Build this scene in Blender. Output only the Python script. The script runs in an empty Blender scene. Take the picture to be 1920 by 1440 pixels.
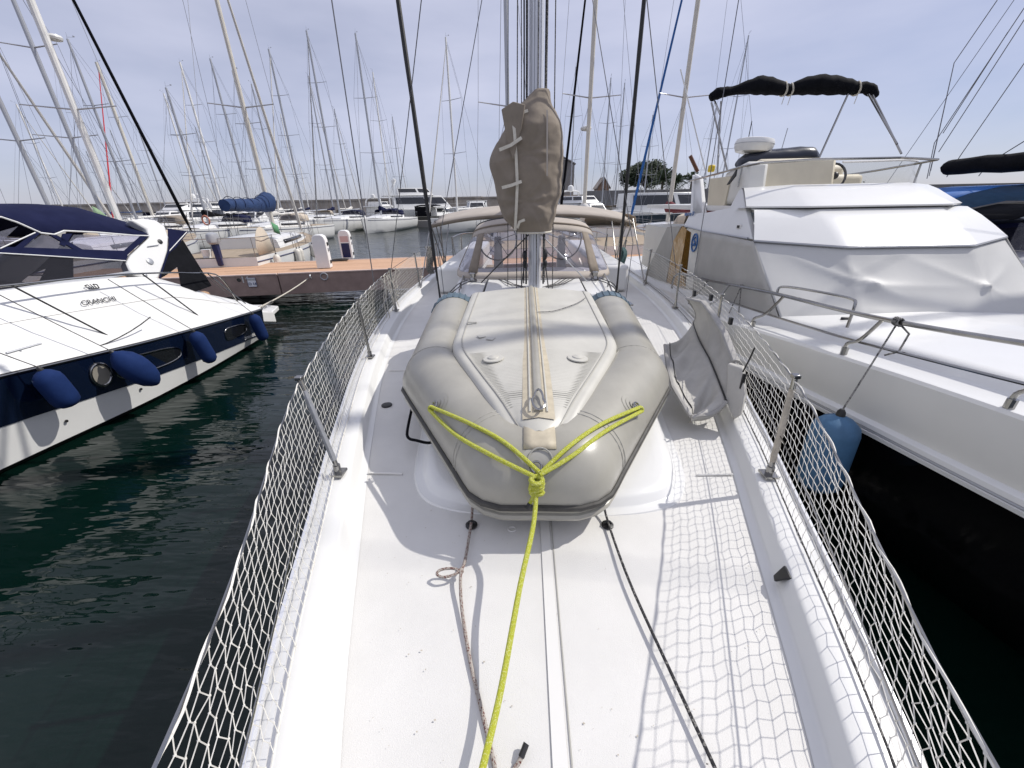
import bpy, math, random
from mathutils import Vector, Matrix, Euler, noise
random.seed(7)
sc = bpy.context.scene
COL = sc.collection
R = math.radians
V = Vector

# ---------------------------------------------------------------- camera
FPX = 735.0
TILT, YAW, ROLL = R(24.76), R(2.0), R(-1.03)
CAMP = V((-0.13, 0.0, 2.75))
CROT = (Matrix.Rotation(YAW, 3, 'Z') @ Matrix.Rotation(math.pi/2 - TILT, 3, 'X') @ Matrix.Rotation(ROLL, 3, 'Z'))
cam_d = bpy.data.cameras.new('camera')
cam_d.sensor_width = 36.0
cam_d.lens = FPX/1920*36.0
cam_d.clip_start = 0.02
cam_d.clip_end = 6000
cam = bpy.data.objects.new('camera', cam_d)
COL.objects.link(cam)
cam.matrix_world = Matrix.Translation(CAMP) @ CROT.to_4x4()
sc.camera = cam

# ---------------------------------------------------------------- light, sky, exposure
TO_SUN = V((0.66, 0.19, 0.73)).normalized()
sun_d = bpy.data.lights.new('sun', 'SUN')
sun_d.energy = 3.75
sun_d.angle = R(0.6)
sun_d.color = (1.0, 0.96, 0.90)
sun = bpy.data.objects.new('sun', sun_d)
COL.objects.link(sun)
sun.rotation_euler = TO_SUN.to_track_quat('Z', 'Y').to_euler()
sun.location = (20, 6, 24)
world = bpy.data.worlds.new('World')
sc.world = world
world.use_nodes = True
wn, wl = world.node_tree.nodes, world.node_tree.links
wn.clear()
w_out = wn.new('ShaderNodeOutputWorld')
w_bg = wn.new('ShaderNodeBackground')
w_sky = wn.new('ShaderNodeTexSky')
w_sky.sky_type = 'NISHITA'
w_sky.sun_disc = False
w_sky.sun_elevation = math.asin(TO_SUN.z)
w_sky.sun_rotation = math.atan2(TO_SUN.x, TO_SUN.y)
w_sky.air_density = 1.0
w_sky.dust_density = 0.4
w_tc = wn.new('ShaderNodeTexCoord')
w_sep = wn.new('ShaderNodeSeparateXYZ')
w_map = wn.new('ShaderNodeMapping')
w_map.inputs['Scale'].default_value = (1.2, 1.2, 4.0)
w_nz = wn.new('ShaderNodeTexNoise')
w_nz.inputs['Scale'].default_value = 1.7
w_nz.inputs['Detail'].default_value = 5
w_nz.inputs['Roughness'].default_value = 0.5
w_ramp = wn.new('ShaderNodeValToRGB')          # thin cloud veil: how much of it by elevation
w_ramp.color_ramp.elements[0].position = 0.0
w_ramp.color_ramp.elements[0].color = (0.50, 0.50, 0.50, 1)
w_ramp.color_ramp.elements[1].position = 0.55
w_ramp.color_ramp.elements[1].color = (0.86, 0.86, 0.86, 1)
w_ma = wn.new('ShaderNodeMath'); w_ma.operation = 'MULTIPLY_ADD'
w_ma.inputs[1].default_value = 0.9; w_ma.inputs[2].default_value = -0.45
w_ad = wn.new('ShaderNodeMath'); w_ad.operation = 'ADD'; w_ad.use_clamp = True
w_mul = wn.new('ShaderNodeMixRGB'); w_mul.blend_type = 'MULTIPLY'; w_mul.inputs['Fac'].default_value = 1
w_mul.inputs['Color2'].default_value = (0.055, 0.058, 0.075, 1)
w_mix = wn.new('ShaderNodeMixRGB')
w_mix.inputs['Color2'].default_value = (0.75, 0.77, 0.94, 1)
wl.new(w_tc.outputs['Generated'], w_map.inputs['Vector'])
wl.new(w_map.outputs['Vector'], w_nz.inputs['Vector'])
wl.new(w_tc.outputs['Generated'], w_sep.inputs['Vector'])
wl.new(w_sep.outputs['Z'], w_ramp.inputs['Fac'])
wl.new(w_nz.outputs['Fac'], w_ma.inputs[0])
wl.new(w_ramp.outputs['Color'], w_ad.inputs[0])
wl.new(w_ma.outputs[0], w_ad.inputs[1])
wl.new(w_sky.outputs['Color'], w_mul.inputs['Color1'])
wl.new(w_mul.outputs['Color'], w_mix.inputs['Color1'])
wl.new(w_ad.outputs[0], w_mix.inputs['Fac'])
wl.new(w_mix.outputs['Color'], w_bg.inputs['Color'])
w_bg.inputs['Strength'].default_value = 1.0
wl.new(w_bg.outputs['Background'], w_out.inputs['Surface'])
sc.view_settings.view_transform = 'Standard'
sc.view_settings.look = 'None'
sc.view_settings.exposure = 0.0
sc.view_settings.gamma = 1.0
sc.cycles.max_bounces = 8
sc.cycles.transparent_max_bounces = 12
sc.cycles.use_denoising = True

# ---------------------------------------------------------------- pixel -> place helpers (a pixel gives a direction only)
def ray(x, y): return CROT @ V(((x-960)/FPX, -(y-720)/FPX, -1.0))
def pz(x, y, z): d = ray(x, y); return CAMP + d*((z-CAMP.z)/d.z)
def py(x, y, Y): d = ray(x, y); return CAMP + d*((Y-CAMP.y)/d.y)
def px(x, y, X): d = ray(x, y); return CAMP + d*((X-CAMP.x)/d.x)
def ppl(x, y, p0, n): d = ray(x, y); return CAMP + d*((p0-CAMP).dot(n)/d.dot(n))

def proj(p):
    q = CROT.transposed() @ (V(p)-CAMP); return (960+FPX*q.x/-q.z, 720-FPX*q.y/-q.z)
def lerp(a, b, t): return a + (b-a)*t
def tab(T, y):
    if y <= T[0][0]: return T[0][1]
    for (a, va), (b, vb) in zip(T, T[1:]):
        if y <= b:
            t = (y-a)/(b-a)
            return lerp(va, vb, t)
    return T[-1][1]
def smooth_tab(T, y):            # Catmull-Rom through a table
    n = len(T)
    if y <= T[0][0]: return T[0][1]
    if y >= T[-1][0]: return T[-1][1]
    for i in range(n-1):
        if y <= T[i+1][0]:
            break
    x0, p0 = T[max(i-1, 0)]; x1, p1 = T[i]; x2, p2 = T[i+1]; x3, p3 = T[min(i+2, n-1)]
    m1 = (p2-p0)/(x2-x0) if x2 != x0 else 0
    m2 = (p3-p1)/(x3-x1) if x3 != x1 else 0
    h = x2-x1; t = (y-x1)/h
    return (2*t**3-3*t**2+1)*p1 + (t**3-2*t**2+t)*h*m1 + (-2*t**3+3*t**2)*p2 + (t**3-t**2)*h*m2
def spline(pts, n=6, closed=False):
    P = [V(p) for p in pts]; m = len(P); out = []
    segs = m if closed else m-1
    for i in range(segs):
        if closed: p0, p1, p2, p3 = P[(i-1) % m], P[i], P[(i+1) % m], P[(i+2) % m]
        else: p0, p1, p2, p3 = P[max(i-1, 0)], P[i], P[i+1], P[min(i+2, m-1)]
        for k in range(n):
            t = k/n
            out.append(0.5*((2*p1)+(p2-p0)*t+(2*p0-5*p1+4*p2-p3)*t*t+(3*p1-p0-3*p2+p3)*t**3))
    if not closed: out.append(P[-1])
    return out
def sag(a, b, s, n=10):
    a, b = V(a), V(b)
    return [a.lerp(b, i/n) - V((0, 0, s*4*(i/n)*(1-i/n))) for i in range(n+1)]

# ---------------------------------------------------------------- mesh builder
class MB:
    def __init__(s): s.v = []; s.f = []; s.mi = []
    def add(s, vs, fs, m=0):
        o = len(s.v); s.v += [tuple(v) for v in vs]
        for f in fs: s.f.append(tuple(i+o for i in f)); s.mi.append(m)
        return s
    def box(s, c, d, rot=None, m=0, top=None):
        x, y, z = d[0]/2, d[1]/2, d[2]/2
        tx, ty = (x, y) if top is None else (x*top, y*top)
        vs = [V(p) for p in ((-x,-y,-z),(x,-y,-z),(x,y,-z),(-x,y,-z),(-tx,-ty,z),(tx,-ty,z),(tx,ty,z),(-tx,ty,z))]
        if rot is not None: vs = [rot @ v for v in vs]
        return s.add([v+V(c) for v in vs], [(0,3,2,1),(4,5,6,7),(0,1,5,4),(1,2,6,5),(2,3,7,6),(3,0,4,7)], m)
    def tube(s, pts, r, n=6, closed=False, caps=True, m=0, flat=None):
        P = [V(p) for p in pts]; k = len(P)
        rr = r if isinstance(r, (list, tuple)) else [r]*k
        T = []
        for i in range(k):
            a = P[(i-1) % k] if (closed or i > 0) else P[i]
            b = P[(i+1) % k] if (closed or i < k-1) else P[i]
            t = (b-a); T.append(t.normalized() if t.length > 1e-9 else V((0,0,1)))
        u = T[0].cross(V((0,0,1)))
        if u.length < 1e-3: u = T[0].cross(V((0,1,0)))
        u.normalize(); rings = []
        for i in range(k):
            u = u - T[i]*u.dot(T[i])
            if u.length < 1e-6: u = T[i].orthogonal()
            u.normalize(); w = T[i].cross(u)
            fl = 1.0 if flat is None else flat
            rings.append([P[i]+(u*math.cos(2*math.pi*j/n)+w*math.sin(2*math.pi*j/n)*fl)*rr[i] for j in range(n)])
        return s.loft(rings, True, caps and not closed, caps and not closed, m, closed)
    def loft(s, rings, ring_closed=True, cap0=False, cap1=False, m=0, loop=False, flip=False):
        n = len(rings[0]); vs = [p for r in rings for p in r]; fs = []
        K = len(rings); span = n if ring_closed else n-1
        for i in range(K if loop else K-1):
            i2 = (i+1) % K
            for j in range(span):
                j2 = (j+1) % n
                q = (i*n+j, i*n+j2, i2*n+j2, i2*n+j)
                fs.append(q[::-1] if flip else q)
        if cap0: fs.append(tuple(range(n)) if flip else tuple(range(n-1, -1, -1)))
        if cap1: fs.append(tuple(((K-1)*n+j) for j in (range(n-1, -1, -1) if flip else range(n))))
        return s.add(vs, fs, m)
    def lathe(s, prof, n=16, M=None, m=0, cap=True):
        rings = []
        for (r, z) in prof:
            ring = [V((r*math.cos(2*math.pi*j/n), r*math.sin(2*math.pi*j/n), z)) for j in range(n)]
            rings.append([(M @ p) if M is not None else p for p in ring])
        return s.loft(rings, True, cap, cap, m)
    def grid(s, G, m=0, flip=False): return s.loft(G, False, False, False, m, False, flip)
    def slab(s, poly, off, m=0):
        """closed polygon in 3-D, given thickness along vector off"""
        n = len(poly); P = [V(p) for p in poly]; Q = [p+V(off) for p in P]
        fs = [tuple(range(n)), tuple(range(2*n-1, n-1, -1))]
        for i in range(n):
            j = (i+1) % n; fs.append((i, i+n, j+n, j))
        return s.add(P+Q, fs, m)
    def blob(s, c, r, n=8, k=6, m=0, rot=None):
        rings = []
        r = (r, r, r) if not isinstance(r, (tuple, list)) else r
        for i in range(k+1):
            a = -math.pi/2 + math.pi*i/k
            rr = max(math.cos(a), 1e-3)
            ring = [V((r[0]*rr*math.cos(2*math.pi*j/n), r[1]*rr*math.sin(2*math.pi*j/n), r[2]*math.sin(a))) for j in range(n)]
            if rot is not None: ring = [rot @ p for p in ring]
            rings.append([p+V(c) for p in ring])
        return s.loft(rings, True, True, True, m)
    def build(s, name, mats, parent=None, smooth=35, world=True, bevel=0, sub=0, solid=0, fixn=True):
        me = bpy.data.meshes.new(name)
        off = V((0, 0, 0))
        if parent is not None and world:
            q = parent
            while q is not None: off += q.location; q = q.parent
        vs = [(a[0]-off.x, a[1]-off.y, a[2]-off.z) for a in s.v]
        me.from_pydata(vs, [], s.f)
        ms = mats if isinstance(mats, (list, tuple)) else [mats]
        for m_ in ms: me.materials.append(m_)
        if len(ms) > 1: me.polygons.foreach_set('material_index', s.mi)
        me.validate()
        if fixn:
            import bmesh
            bm = bmesh.new(); bm.from_mesh(me)
            bmesh.ops.recalc_face_normals(bm, faces=bm.faces)
            bm.to_mesh(me); bm.free()
        if smooth is not None:
            me.polygons.foreach_set('use_smooth', [True]*len(me.polygons))
            me.set_sharp_from_angle(angle=R(smooth))
        me.update()
        o = bpy.data.objects.new(name, me)
        COL.objects.link(o)
        if parent is not None: o.parent = parent
        if solid:
            md = o.modifiers.new('thick', 'SOLIDIFY'); md.thickness = solid; md.offset = 0
        if bevel:
            md = o.modifiers.new('bevel', 'BEVEL'); md.width = bevel; md.segments = 2; md.limit_method = 'ANGLE'; md.angle_limit = R(40)
        if sub:
            md = o.modifiers.new('sub', 'SUBSURF'); md.levels = sub; md.render_levels = sub
        return o

def thing(name, label, cat, loc=(0, 0, 0), rotz=0, group=None):
    o = bpy.data.objects.new(name, None); COL.objects.link(o)
    o.empty_display_size = 0.2
    o.location = loc; o.rotation_euler = (0, 0, rotz); o['label'] = label; o['category'] = cat
    if group: o['group'] = group
    return o
def tag(o, label, cat, group=None):
    o['label'] = label; o['category'] = cat
    if group: o['group'] = group
    return o
def struct(o): o['kind'] = 'structure'; return o
def stuff(o): o['kind'] = 'stuff'; return o
def copy_tree(o, parent=None):
    c = o.copy(); COL.objects.link(c); c.parent = parent
    for ch in list(o.children): copy_tree(ch, c)
    return c
def text_mesh(txt, name, mat, parent, origin, ux, uy, size, shear=0.0, depth=0.002, bold=0.0):
    cu = bpy.data.curves.new('t', 'FONT'); cu.body = txt; cu.size = size; cu.extrude = depth; cu.shear = shear; cu.offset = bold
    to = bpy.data.objects.new('t', cu); COL.objects.link(to)
    bpy.context.view_layer.update()
    me = bpy.data.meshes.new_from_object(to.evaluated_get(bpy.context.evaluated_depsgraph_get()))
    bpy.data.objects.remove(to); bpy.data.curves.remove(cu)
    ux = V(ux).normalized(); uy = (V(uy)-ux*V(uy).dot(ux)).normalized(); un = ux.cross(uy)
    off = V((0, 0, 0)); q = parent
    while q is not None: off += q.location; q = q.parent
    for v in me.vertices:
        c = v.co; v.co = V(origin)+ux*c.x+uy*c.y+un*c.z - off
    me.materials.clear(); me.materials.append(mat); me.name = name
    o = bpy.data.objects.new(name, me); COL.objects.link(o); o.parent = parent
    return o

# ---------------------------------------------------------------- materials
def mat(name, col, rough=0.5, metal=0.0, var=0.0, vs=3.0, bump=0.0, bs=80.0, col2=None, spec=0.5, coat=0.0, wave=None, sheen=0.0, alpha=None, detail=4.0, stretch=None):
    m = bpy.data.materials.new(name); m.use_nodes = True
    n, l = m.node_tree.nodes, m.node_tree.links
    b = n['Principled BSDF']
    b.inputs['Base Color'].default_value = (*col, 1)
    b.inputs['Roughness'].default_value = rough
    b.inputs['Metallic'].default_value = metal
    b.inputs['Specular IOR Level'].default_value = spec
    if coat: b.inputs['Coat Weight'].default_value = coat; b.inputs['Coat Roughness'].default_value = 0.06
    if sheen: b.inputs['Sheen Weight'].default_value = sheen
    tc = n.new('ShaderNodeTexCoord')
    vec = tc.outputs['Object']
    if stretch:
        mp = n.new('ShaderNodeMapping'); mp.inputs['Scale'].default_value = stretch
        l.new(vec, mp.inputs['Vector']); vec = mp.outputs['Vector']
    if var or col2:
        nz = n.new('ShaderNodeTexNoise'); nz.inputs['Scale'].default_value = vs; nz.inputs['Detail'].default_value = detail; nz.inputs['Roughness'].default_value = 0.6
        l.new(vec, nz.inputs['Vector'])
        rp = n.new('ShaderNodeValToRGB')
        rp.color_ramp.elements[0].position = 0.35; rp.color_ramp.elements[1].position = 0.68
        c2 = col2 if col2 else tuple(c*(1-var) for c in col)
        rp.color_ramp.elements[0].color = (*c2, 1); rp.color_ramp.elements[1].color = (*col, 1)
        l.new(nz.outputs['Fac'], rp.inputs['Fac']); l.new(rp.outputs['Color'], b.inputs['Base Color'])
        mr = n.new('ShaderNodeMapRange'); mr.inputs['To Min'].default_value = min(1, rough*1.25); mr.inputs['To Max'].default_value = rough*0.85
        l.new(nz.outputs['Fac'], mr.inputs['Value']); l.new(mr.outputs['Result'], b.inputs['Roughness'])
    if bump:
        if wave:
            bz = n.new('ShaderNodeTexWave'); bz.bands_direction = wave; bz.inputs['Scale'].default_value = bs; bz.inputs['Distortion'].default_value = 0.4
        else:
            bz = n.new('ShaderNodeTexNoise'); bz.inputs['Scale'].default_value = bs; bz.inputs['Detail'].default_value = 3
        l.new(vec, bz.inputs['Vector'])
        bp = n.new('ShaderNodeBump'); bp.inputs['Strength'].default_value = bump; bp.inputs['Distance'].default_value = 0.01
        l.new(bz.outputs['Fac'], bp.inputs['Height']); l.new(bp.outputs['Normal'], b.inputs['Normal'])
    return m

def rope_mat(name, col, fleck=None, scale=60.0, amt=0.12, rough=0.8):
    m = mat(name, col, rough)
    n, l = m.node_tree.nodes, m.node_tree.links; b = n['Principled BSDF']
    tc = n.new('ShaderNodeTexCoord')
    wv = n.new('ShaderNodeTexWave'); wv.bands_direction = 'DIAGONAL'; wv.inputs['Scale'].default_value = scale; wv.inputs['Distortion'].default_value = 1.5
    l.new(tc.outputs['Object'], wv.inputs['Vector'])
    bp = n.new('ShaderNodeBump'); bp.inputs['Strength'].default_value = 0.7; bp.inputs['Distance'].default_value = 0.004
    l.new(wv.outputs['Fac'], bp.inputs['Height']); l.new(bp.outputs['Normal'], b.inputs['Normal'])
    vo = n.new('ShaderNodeTexVoronoi'); vo.inputs['Scale'].default_value = scale*1.3
    l.new(tc.outputs['Object'], vo.inputs['Vector'])
    rp = n.new('ShaderNodeValToRGB'); rp.color_ramp.interpolation = 'CONSTANT'
    c2 = fleck if fleck else tuple(c*0.72 for c in col)
    rp.color_ramp.elements[0].color = (*c2, 1); rp.color_ramp.elements[1].position = amt; rp.color_ramp.elements[1].color = (*col, 1)
    sx = n.new('ShaderNodeSeparateColor'); l.new(vo.outputs['Color'], sx.inputs['Color'])
    l.new(sx.outputs[0], rp.inputs['Fac']); l.new(rp.outputs['Color'], b.inputs['Base Color'])
    return m

def clear_mat(name, tint, fac=0.35, rough=0.06, bump=0.35, bs=5.0, stretch=(1, 1, 1), haze=(0.6, 0.62, 0.68)):
    m = bpy.data.materials.new(name); m.use_nodes = True
    n, l = m.node_tree.nodes, m.node_tree.links; n.clear()
    out = n.new('ShaderNodeOutputMaterial')
    tr = n.new('ShaderNodeBsdfTransparent'); tr.inputs['Color'].default_value = (*tint, 1)
    pb = n.new('ShaderNodeBsdfPrincipled'); pb.inputs['Base Color'].default_value = (*haze, 1); pb.inputs['Roughness'].default_value = rough; pb.inputs['Specular IOR Level'].default_value = 1.0
    fr = n.new('ShaderNodeLayerWeight'); fr.inputs['Blend'].default_value = 0.5
    pw = n.new('ShaderNodeMath'); pw.operation = 'POWER'; pw.inputs[1].default_value = 4.0
    ml = n.new('ShaderNodeMath'); ml.operation = 'MULTIPLY'; ml.inputs[1].default_value = 0.7
    ad = n.new('ShaderNodeMath'); ad.operation = 'ADD'; ad.inputs[1].default_value = fac; ad.use_clamp = True
    tc = n.new('ShaderNodeTexCoord'); mp = n.new('ShaderNodeMapping'); mp.inputs['Scale'].default_value = stretch
    nz = n.new('ShaderNodeTexNoise'); nz.inputs['Scale'].default_value = bs; nz.inputs['Detail'].default_value = 2
    bp = n.new('ShaderNodeBump'); bp.inputs['Strength'].default_value = bump; bp.inputs['Distance'].default_value = 0.1
    mx = n.new('ShaderNodeMixShader')
    l.new(tc.outputs['Object'], mp.inputs['Vector']); l.new(mp.outputs['Vector'], nz.inputs['Vector'])
    l.new(nz.outputs['Fac'], bp.inputs['Height'])
    l.new(bp.outputs['Normal'], pb.inputs['Normal']); l.new(bp.outputs['Normal'], fr.inputs['Normal'])
    l.new(fr.outputs['Facing'], pw.inputs[0]); l.new(pw.outputs[0], ml.inputs[0]); l.new(ml.outputs[0], ad.inputs[0]); l.new(ad.outputs[0], mx.inputs['Fac'])
    l.new(tr.outputs['BSDF'], mx.inputs[1]); l.new(pb.outputs['BSDF'], mx.inputs[2]); l.new(mx.outputs['Shader'], out.inputs['Surface'])
    return m

M = {}
M['gel'] = mat('white_gelcoat', (0.71, 0.71, 0.69), 0.30, var=0.05, vs=2.0, coat=0.2)
M['gel_grey'] = mat('aged_gelcoat', (0.70, 0.69, 0.64), 0.34, var=0.06, vs=1.5, coat=0.15)
M['nonskid'] = mat('nonskid_deck', (0.66, 0.65, 0.62), 0.62, var=0.06, vs=4.0, bump=0.25, bs=420)
M['seam'] = mat('moulded_seam', (0.67, 0.66, 0.63), 0.45)
M['alu'] = mat('anodised_mast', (0.72, 0.73, 0.76), 0.34, metal=0.45, var=0.05, vs=6)
M['alu_white'] = mat('painted_mast', (0.74, 0.73, 0.70), 0.4, var=0.08, vs=3)
M['alu_beige'] = mat('buff_mast', (0.60, 0.57, 0.50), 0.45, var=0.1, vs=3)
M['alu_grey'] = mat('grey_mast', (0.40, 0.41, 0.43), 0.4, metal=0.5)
M['steel'] = mat('stainless_steel', (0.36, 0.355, 0.34), 0.16, metal=1.0, var=0.15, vs=14)
M['wire'] = mat('rigging_wire', (0.16, 0.16, 0.17), 0.45, metal=0.6)
M['wire_far'] = mat('far_rigging_wire', (0.18, 0.19, 0.22), 0.6)
M['black'] = mat('black_plastic', (0.012, 0.012, 0.013), 0.45)
M['black_cloth'] = mat('black_canvas', (0.006, 0.0065, 0.009), 0.85, spec=0.12, var=0.3, vs=6, bump=0.3, bs=9)
M['black_shroud'] = mat('shroud_sleeve', (0.018, 0.017, 0.016), 0.55, var=0.3, vs=20)
M['taupe'] = mat('taupe_canvas', (0.245, 0.205, 0.160), 0.85, var=0.14, vs=5, bump=0.5, bs=9, detail=6)
M['taupe_lt'] = mat('faded_taupe_canvas', (0.42, 0.375, 0.325), 0.85, var=0.10, vs=4, bump=0.2, bs=12)
M['strap'] = mat('cream_webbing', (0.66, 0.62, 0.53), 0.8, var=0.15, vs=30)
M['pvc'] = mat('grey_dinghy_fabric', (0.365, 0.35, 0.30), 0.29, var=0.22, vs=2.6, bump=0.05, bs=240, detail=7)
M['pvc_hull'] = mat('dinghy_bottom', (0.53, 0.515, 0.455), 0.42, var=0.12, vs=5, detail=7)
M['pvc_dark'] = mat('dark_rubber', (0.055, 0.052, 0.046), 0.6, var=0.3, vs=20)
M['keel'] = mat('keel_tape', (0.52, 0.46, 0.34), 0.6, var=0.2, vs=18)
M['cone'] = mat('slate_cone', (0.09, 0.14, 0.18), 0.5, var=0.15, vs=8)
M['patch'] = mat('dinghy_patch', (0.37, 0.36, 0.32), 0.5, var=0.1, vs=8)
M['net'] = mat('net_cord', (0.74, 0.72, 0.66), 0.85, var=0.2, vs=40)
M['lace'] = mat('stanchion_wrap', (0.50, 0.45, 0.37), 0.7, var=0.3, vs=25)
M['yellow'] = rope_mat('yellow_rope', (0.60, 0.63, 0.05), (0.80, 0.82, 0.30), 330, 0.22)
M['rope_white'] = rope_mat('white_red_rope', (0.50, 0.45, 0.40), (0.16, 0.05, 0.04), 230, 0.25)
M['rope_black'] = rope_mat('black_fleck_rope', (0.035, 0.035, 0.037), (0.25, 0.24, 0.22), 150, 0.22)
M['rope_grey'] = rope_mat('grey_rope', (0.30, 0.29, 0.27), (0.06, 0.06, 0.06), 110, 0.3)
M['rope_cream'] = rope_mat('cream_rope', (0.62, 0.58, 0.49), None, 90, 0.2)
M['bag'] = mat('grey_bag_cloth', (0.50, 0.485, 0.445), 0.85, var=0.16, vs=5, bump=0.3, bs=14, detail=7)
M['bag_trim'] = mat('grey_bag_binding', (0.36, 0.35, 0.33), 0.85, var=0.15, vs=14)
M['navy_gel'] = mat('navy_gelcoat', (0.0035, 0.0075, 0.022), 0.10, spec=0.45, coat=0.3)
M['black_gel'] = mat('black_gelcoat', (0.0035, 0.0035, 0.004), 0.09, spec=0.35)
M['antifoul'] = mat('black_boot_top', (0.012, 0.012, 0.012), 0.6)
M['navy'] = mat('navy_canvas', (0.007, 0.010, 0.042), 0.85, spec=0.15, var=0.2, vs=4, bump=0.25, bs=6)
M['navy_vinyl'] = mat('navy_vinyl', (0.008, 0.013, 0.028), 0.28, var=0.2, vs=5, bump=0.25, bs=5)
M['blue_cover'] = mat('blue_sail_cover', (0.009, 0.036, 0.12), 0.8, var=0.25, vs=4, bump=0.5, bs=6)
M['blue_bright'] = mat('bright_blue_canvas', (0.02, 0.13, 0.42), 0.7, var=0.2, vs=4, bump=0.3, bs=6)
M['burgundy'] = mat('burgundy_sail_cover', (0.14, 0.012, 0.018), 0.75, var=0.25, vs=4, bump=0.4, bs=6)
M['fender'] = mat('blue_fender_sock', (0.007, 0.024, 0.10), 0.8, spec=0.2, var=0.15, vs=10, bump=0.25, bs=130)
M['fender_teal'] = mat('faded_blue_fender', (0.06, 0.155, 0.28), 0.6, var=0.25, vs=7, bump=0.1, bs=60)
M['fender_white'] = mat('white_fender', (0.68, 0.65, 0.58), 0.5, var=0.15, vs=8)
M['cover_white'] = mat('white_mesh_cover', (0.47, 0.47, 0.455), 0.5, var=0.08, vs=1.6, bump=0.12, bs=160, detail=6)
def crumple(m, scale, dist):
    n, l = m.node_tree.nodes, m.node_tree.links; b = n['Principled BSDF']; tc = n.new('ShaderNodeTexCoord')
    nz = n.new('ShaderNodeTexNoise'); nz.noise_type = 'RIDGED_MULTIFRACTAL'; nz.inputs['Scale'].default_value = scale; nz.inputs['Detail'].default_value = 2.0; nz.inputs['Roughness'].default_value = 0.45
    bp = n.new('ShaderNodeBump'); bp.inputs['Strength'].default_value = 0.55; bp.inputs['Distance'].default_value = dist
    l.new(tc.outputs['Object'], nz.inputs['Vector']); l.new(nz.outputs['Fac'], bp.inputs['Height'])
    for lk in list(b.inputs['Normal'].links): l.new(lk.from_socket, bp.inputs['Normal'])
    l.new(bp.outputs['Normal'], b.inputs['Normal']); return m
crumple(M['cover_white'], 1.25, 0.10)
M['cover_side'] = mat('grey_mesh_cover', (0.44, 0.43, 0.40), 0.6, var=0.12, vs=3, bump=0.12, bs=4)
M['cream'] = mat('cream_vinyl', (0.66, 0.60, 0.46), 0.55, var=0.1, vs=4)
M['tan'] = mat('tan_interior', (0.42, 0.26, 0.15), 0.6, var=0.15, vs=4)
M['glass_dark'] = mat('dark_glass', (0.010, 0.011, 0.013), 0.05, spec=0.8)
M['glass_clear'] = clear_mat('clear_window', (0.84, 0.83, 0.79), 0.06, 0.04, 0.03, 2.0)
M['vinyl'] = clear_mat('crinkled_clear_vinyl', (0.78, 0.77, 0.83), 0.15, 0.05, 0.95, 3.4, (1.6, 1.0, 0.6), (0.35, 0.36, 0.42))
M['vinyl_dark'] = clear_mat('smoked_clear_vinyl', (0.46, 0.47, 0.51), 0.10, 0.08, 0.30, 3.0, (1, 1, 1), (0.16, 0.16, 0.19))
M['vinyl_amber'] = clear_mat('amber_vinyl', (0.62, 0.38, 0.12), 0.62, 0.12, 0.3, 5.0, (1, 1, 1), (0.62, 0.40, 0.16))
M['concrete'] = mat('rose_concrete', (0.36, 0.26, 0.225), 0.85, var=0.25, vs=2.5, bump=0.5, bs=25, detail=8)
M['concrete_lip'] = mat('pale_concrete_lip', (0.62, 0.48, 0.42), 0.8, var=0.15, vs=6)
M['pile'] = mat('weedy_pile', (0.05, 0.05, 0.04), 0.9, var=0.4, vs=5)
M['wood_deck'] = mat('pier_boards', (0.60, 0.37, 0.23), 0.75, var=0.25, vs=6.0, bump=0.3, bs=3.0, stretch=(0.25, 8, 1), detail=6)
M['stone'] = mat('breakwater_stone', (0.52, 0.45, 0.37), 0.9, var=0.45, vs=0.25, bump=0.5, bs=1.2, detail=8)
M['quay'] = mat('grey_quay', (0.24, 0.23, 0.22), 0.9, var=0.3, vs=0.4, detail=7)
M['plaster'] = mat('grey_plaster', (0.22, 0.21, 0.20), 0.9, var=0.2, vs=0.3)
M['roof'] = mat('brown_roof', (0.25, 0.16, 0.11), 0.9, var=0.2, vs=1)
M['white_plastic'] = mat('white_plastic', (0.76, 0.76, 0.75), 0.4, var=0.04, vs=6)
M['blue_panel'] = mat('dark_blue_panel', (0.01, 0.015, 0.07), 0.25)
M['pink_panel'] = mat('faded_pink_panel', (0.55, 0.38, 0.36), 0.6)
M['sign_white'] = mat('white_sign', (0.75, 0.76, 0.78), 0.4)
M['sign_blue'] = mat('sign_blue_ink', (0.03, 0.04, 0.14), 0.5)
M['logo_blue'] = mat('logo_blue', (0.03, 0.12, 0.33), 0.5)
M['paint_grey'] = mat('worn_stencil_paint', (0.62, 0.62, 0.60), 0.8, var=0.3, vs=30)
M['brown'] = mat('brown_varnished_tube', (0.12, 0.045, 0.02), 0.35)
M['orange'] = mat('orange_plastic', (0.50, 0.19, 0.12), 0.6)
M['yellow_pl'] = mat('yellow_plastic', (0.75, 0.55, 0.04), 0.5)
M['green_flag'] = mat('green_flag_cloth', (0.10, 0.28, 0.14), 0.8, var=0.15, vs=5)
M['pale_green'] = mat('faded_flag_cloth', (0.36, 0.52, 0.30), 0.8, var=0.2, vs=5)
M['red_cloth'] = mat('red_flag_cloth', (0.55, 0.03, 0.04), 0.8)
M['grey_hull'] = mat('slate_hull_paint', (0.055, 0.075, 0.090), 0.35, var=0.1, vs=1)
M['teak'] = mat('weathered_teak', (0.36, 0.29, 0.21), 0.8, var=0.2, vs=6)
M['leaf'] = mat('evergreen_leaf', (0.040, 0.060, 0.028), 0.7, var=0.45, vs=1.2)
M['leaf2'] = mat('palm_leaf', (0.055, 0.085, 0.035), 0.65, var=0.35, vs=2)
M['bark'] = mat('bark', (0.09, 0.065, 0.045), 0.9, var=0.3, vs=3)
M['motor_grey'] = mat('outboard_cowl', (0.30, 0.31, 0.33), 0.3)
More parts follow.
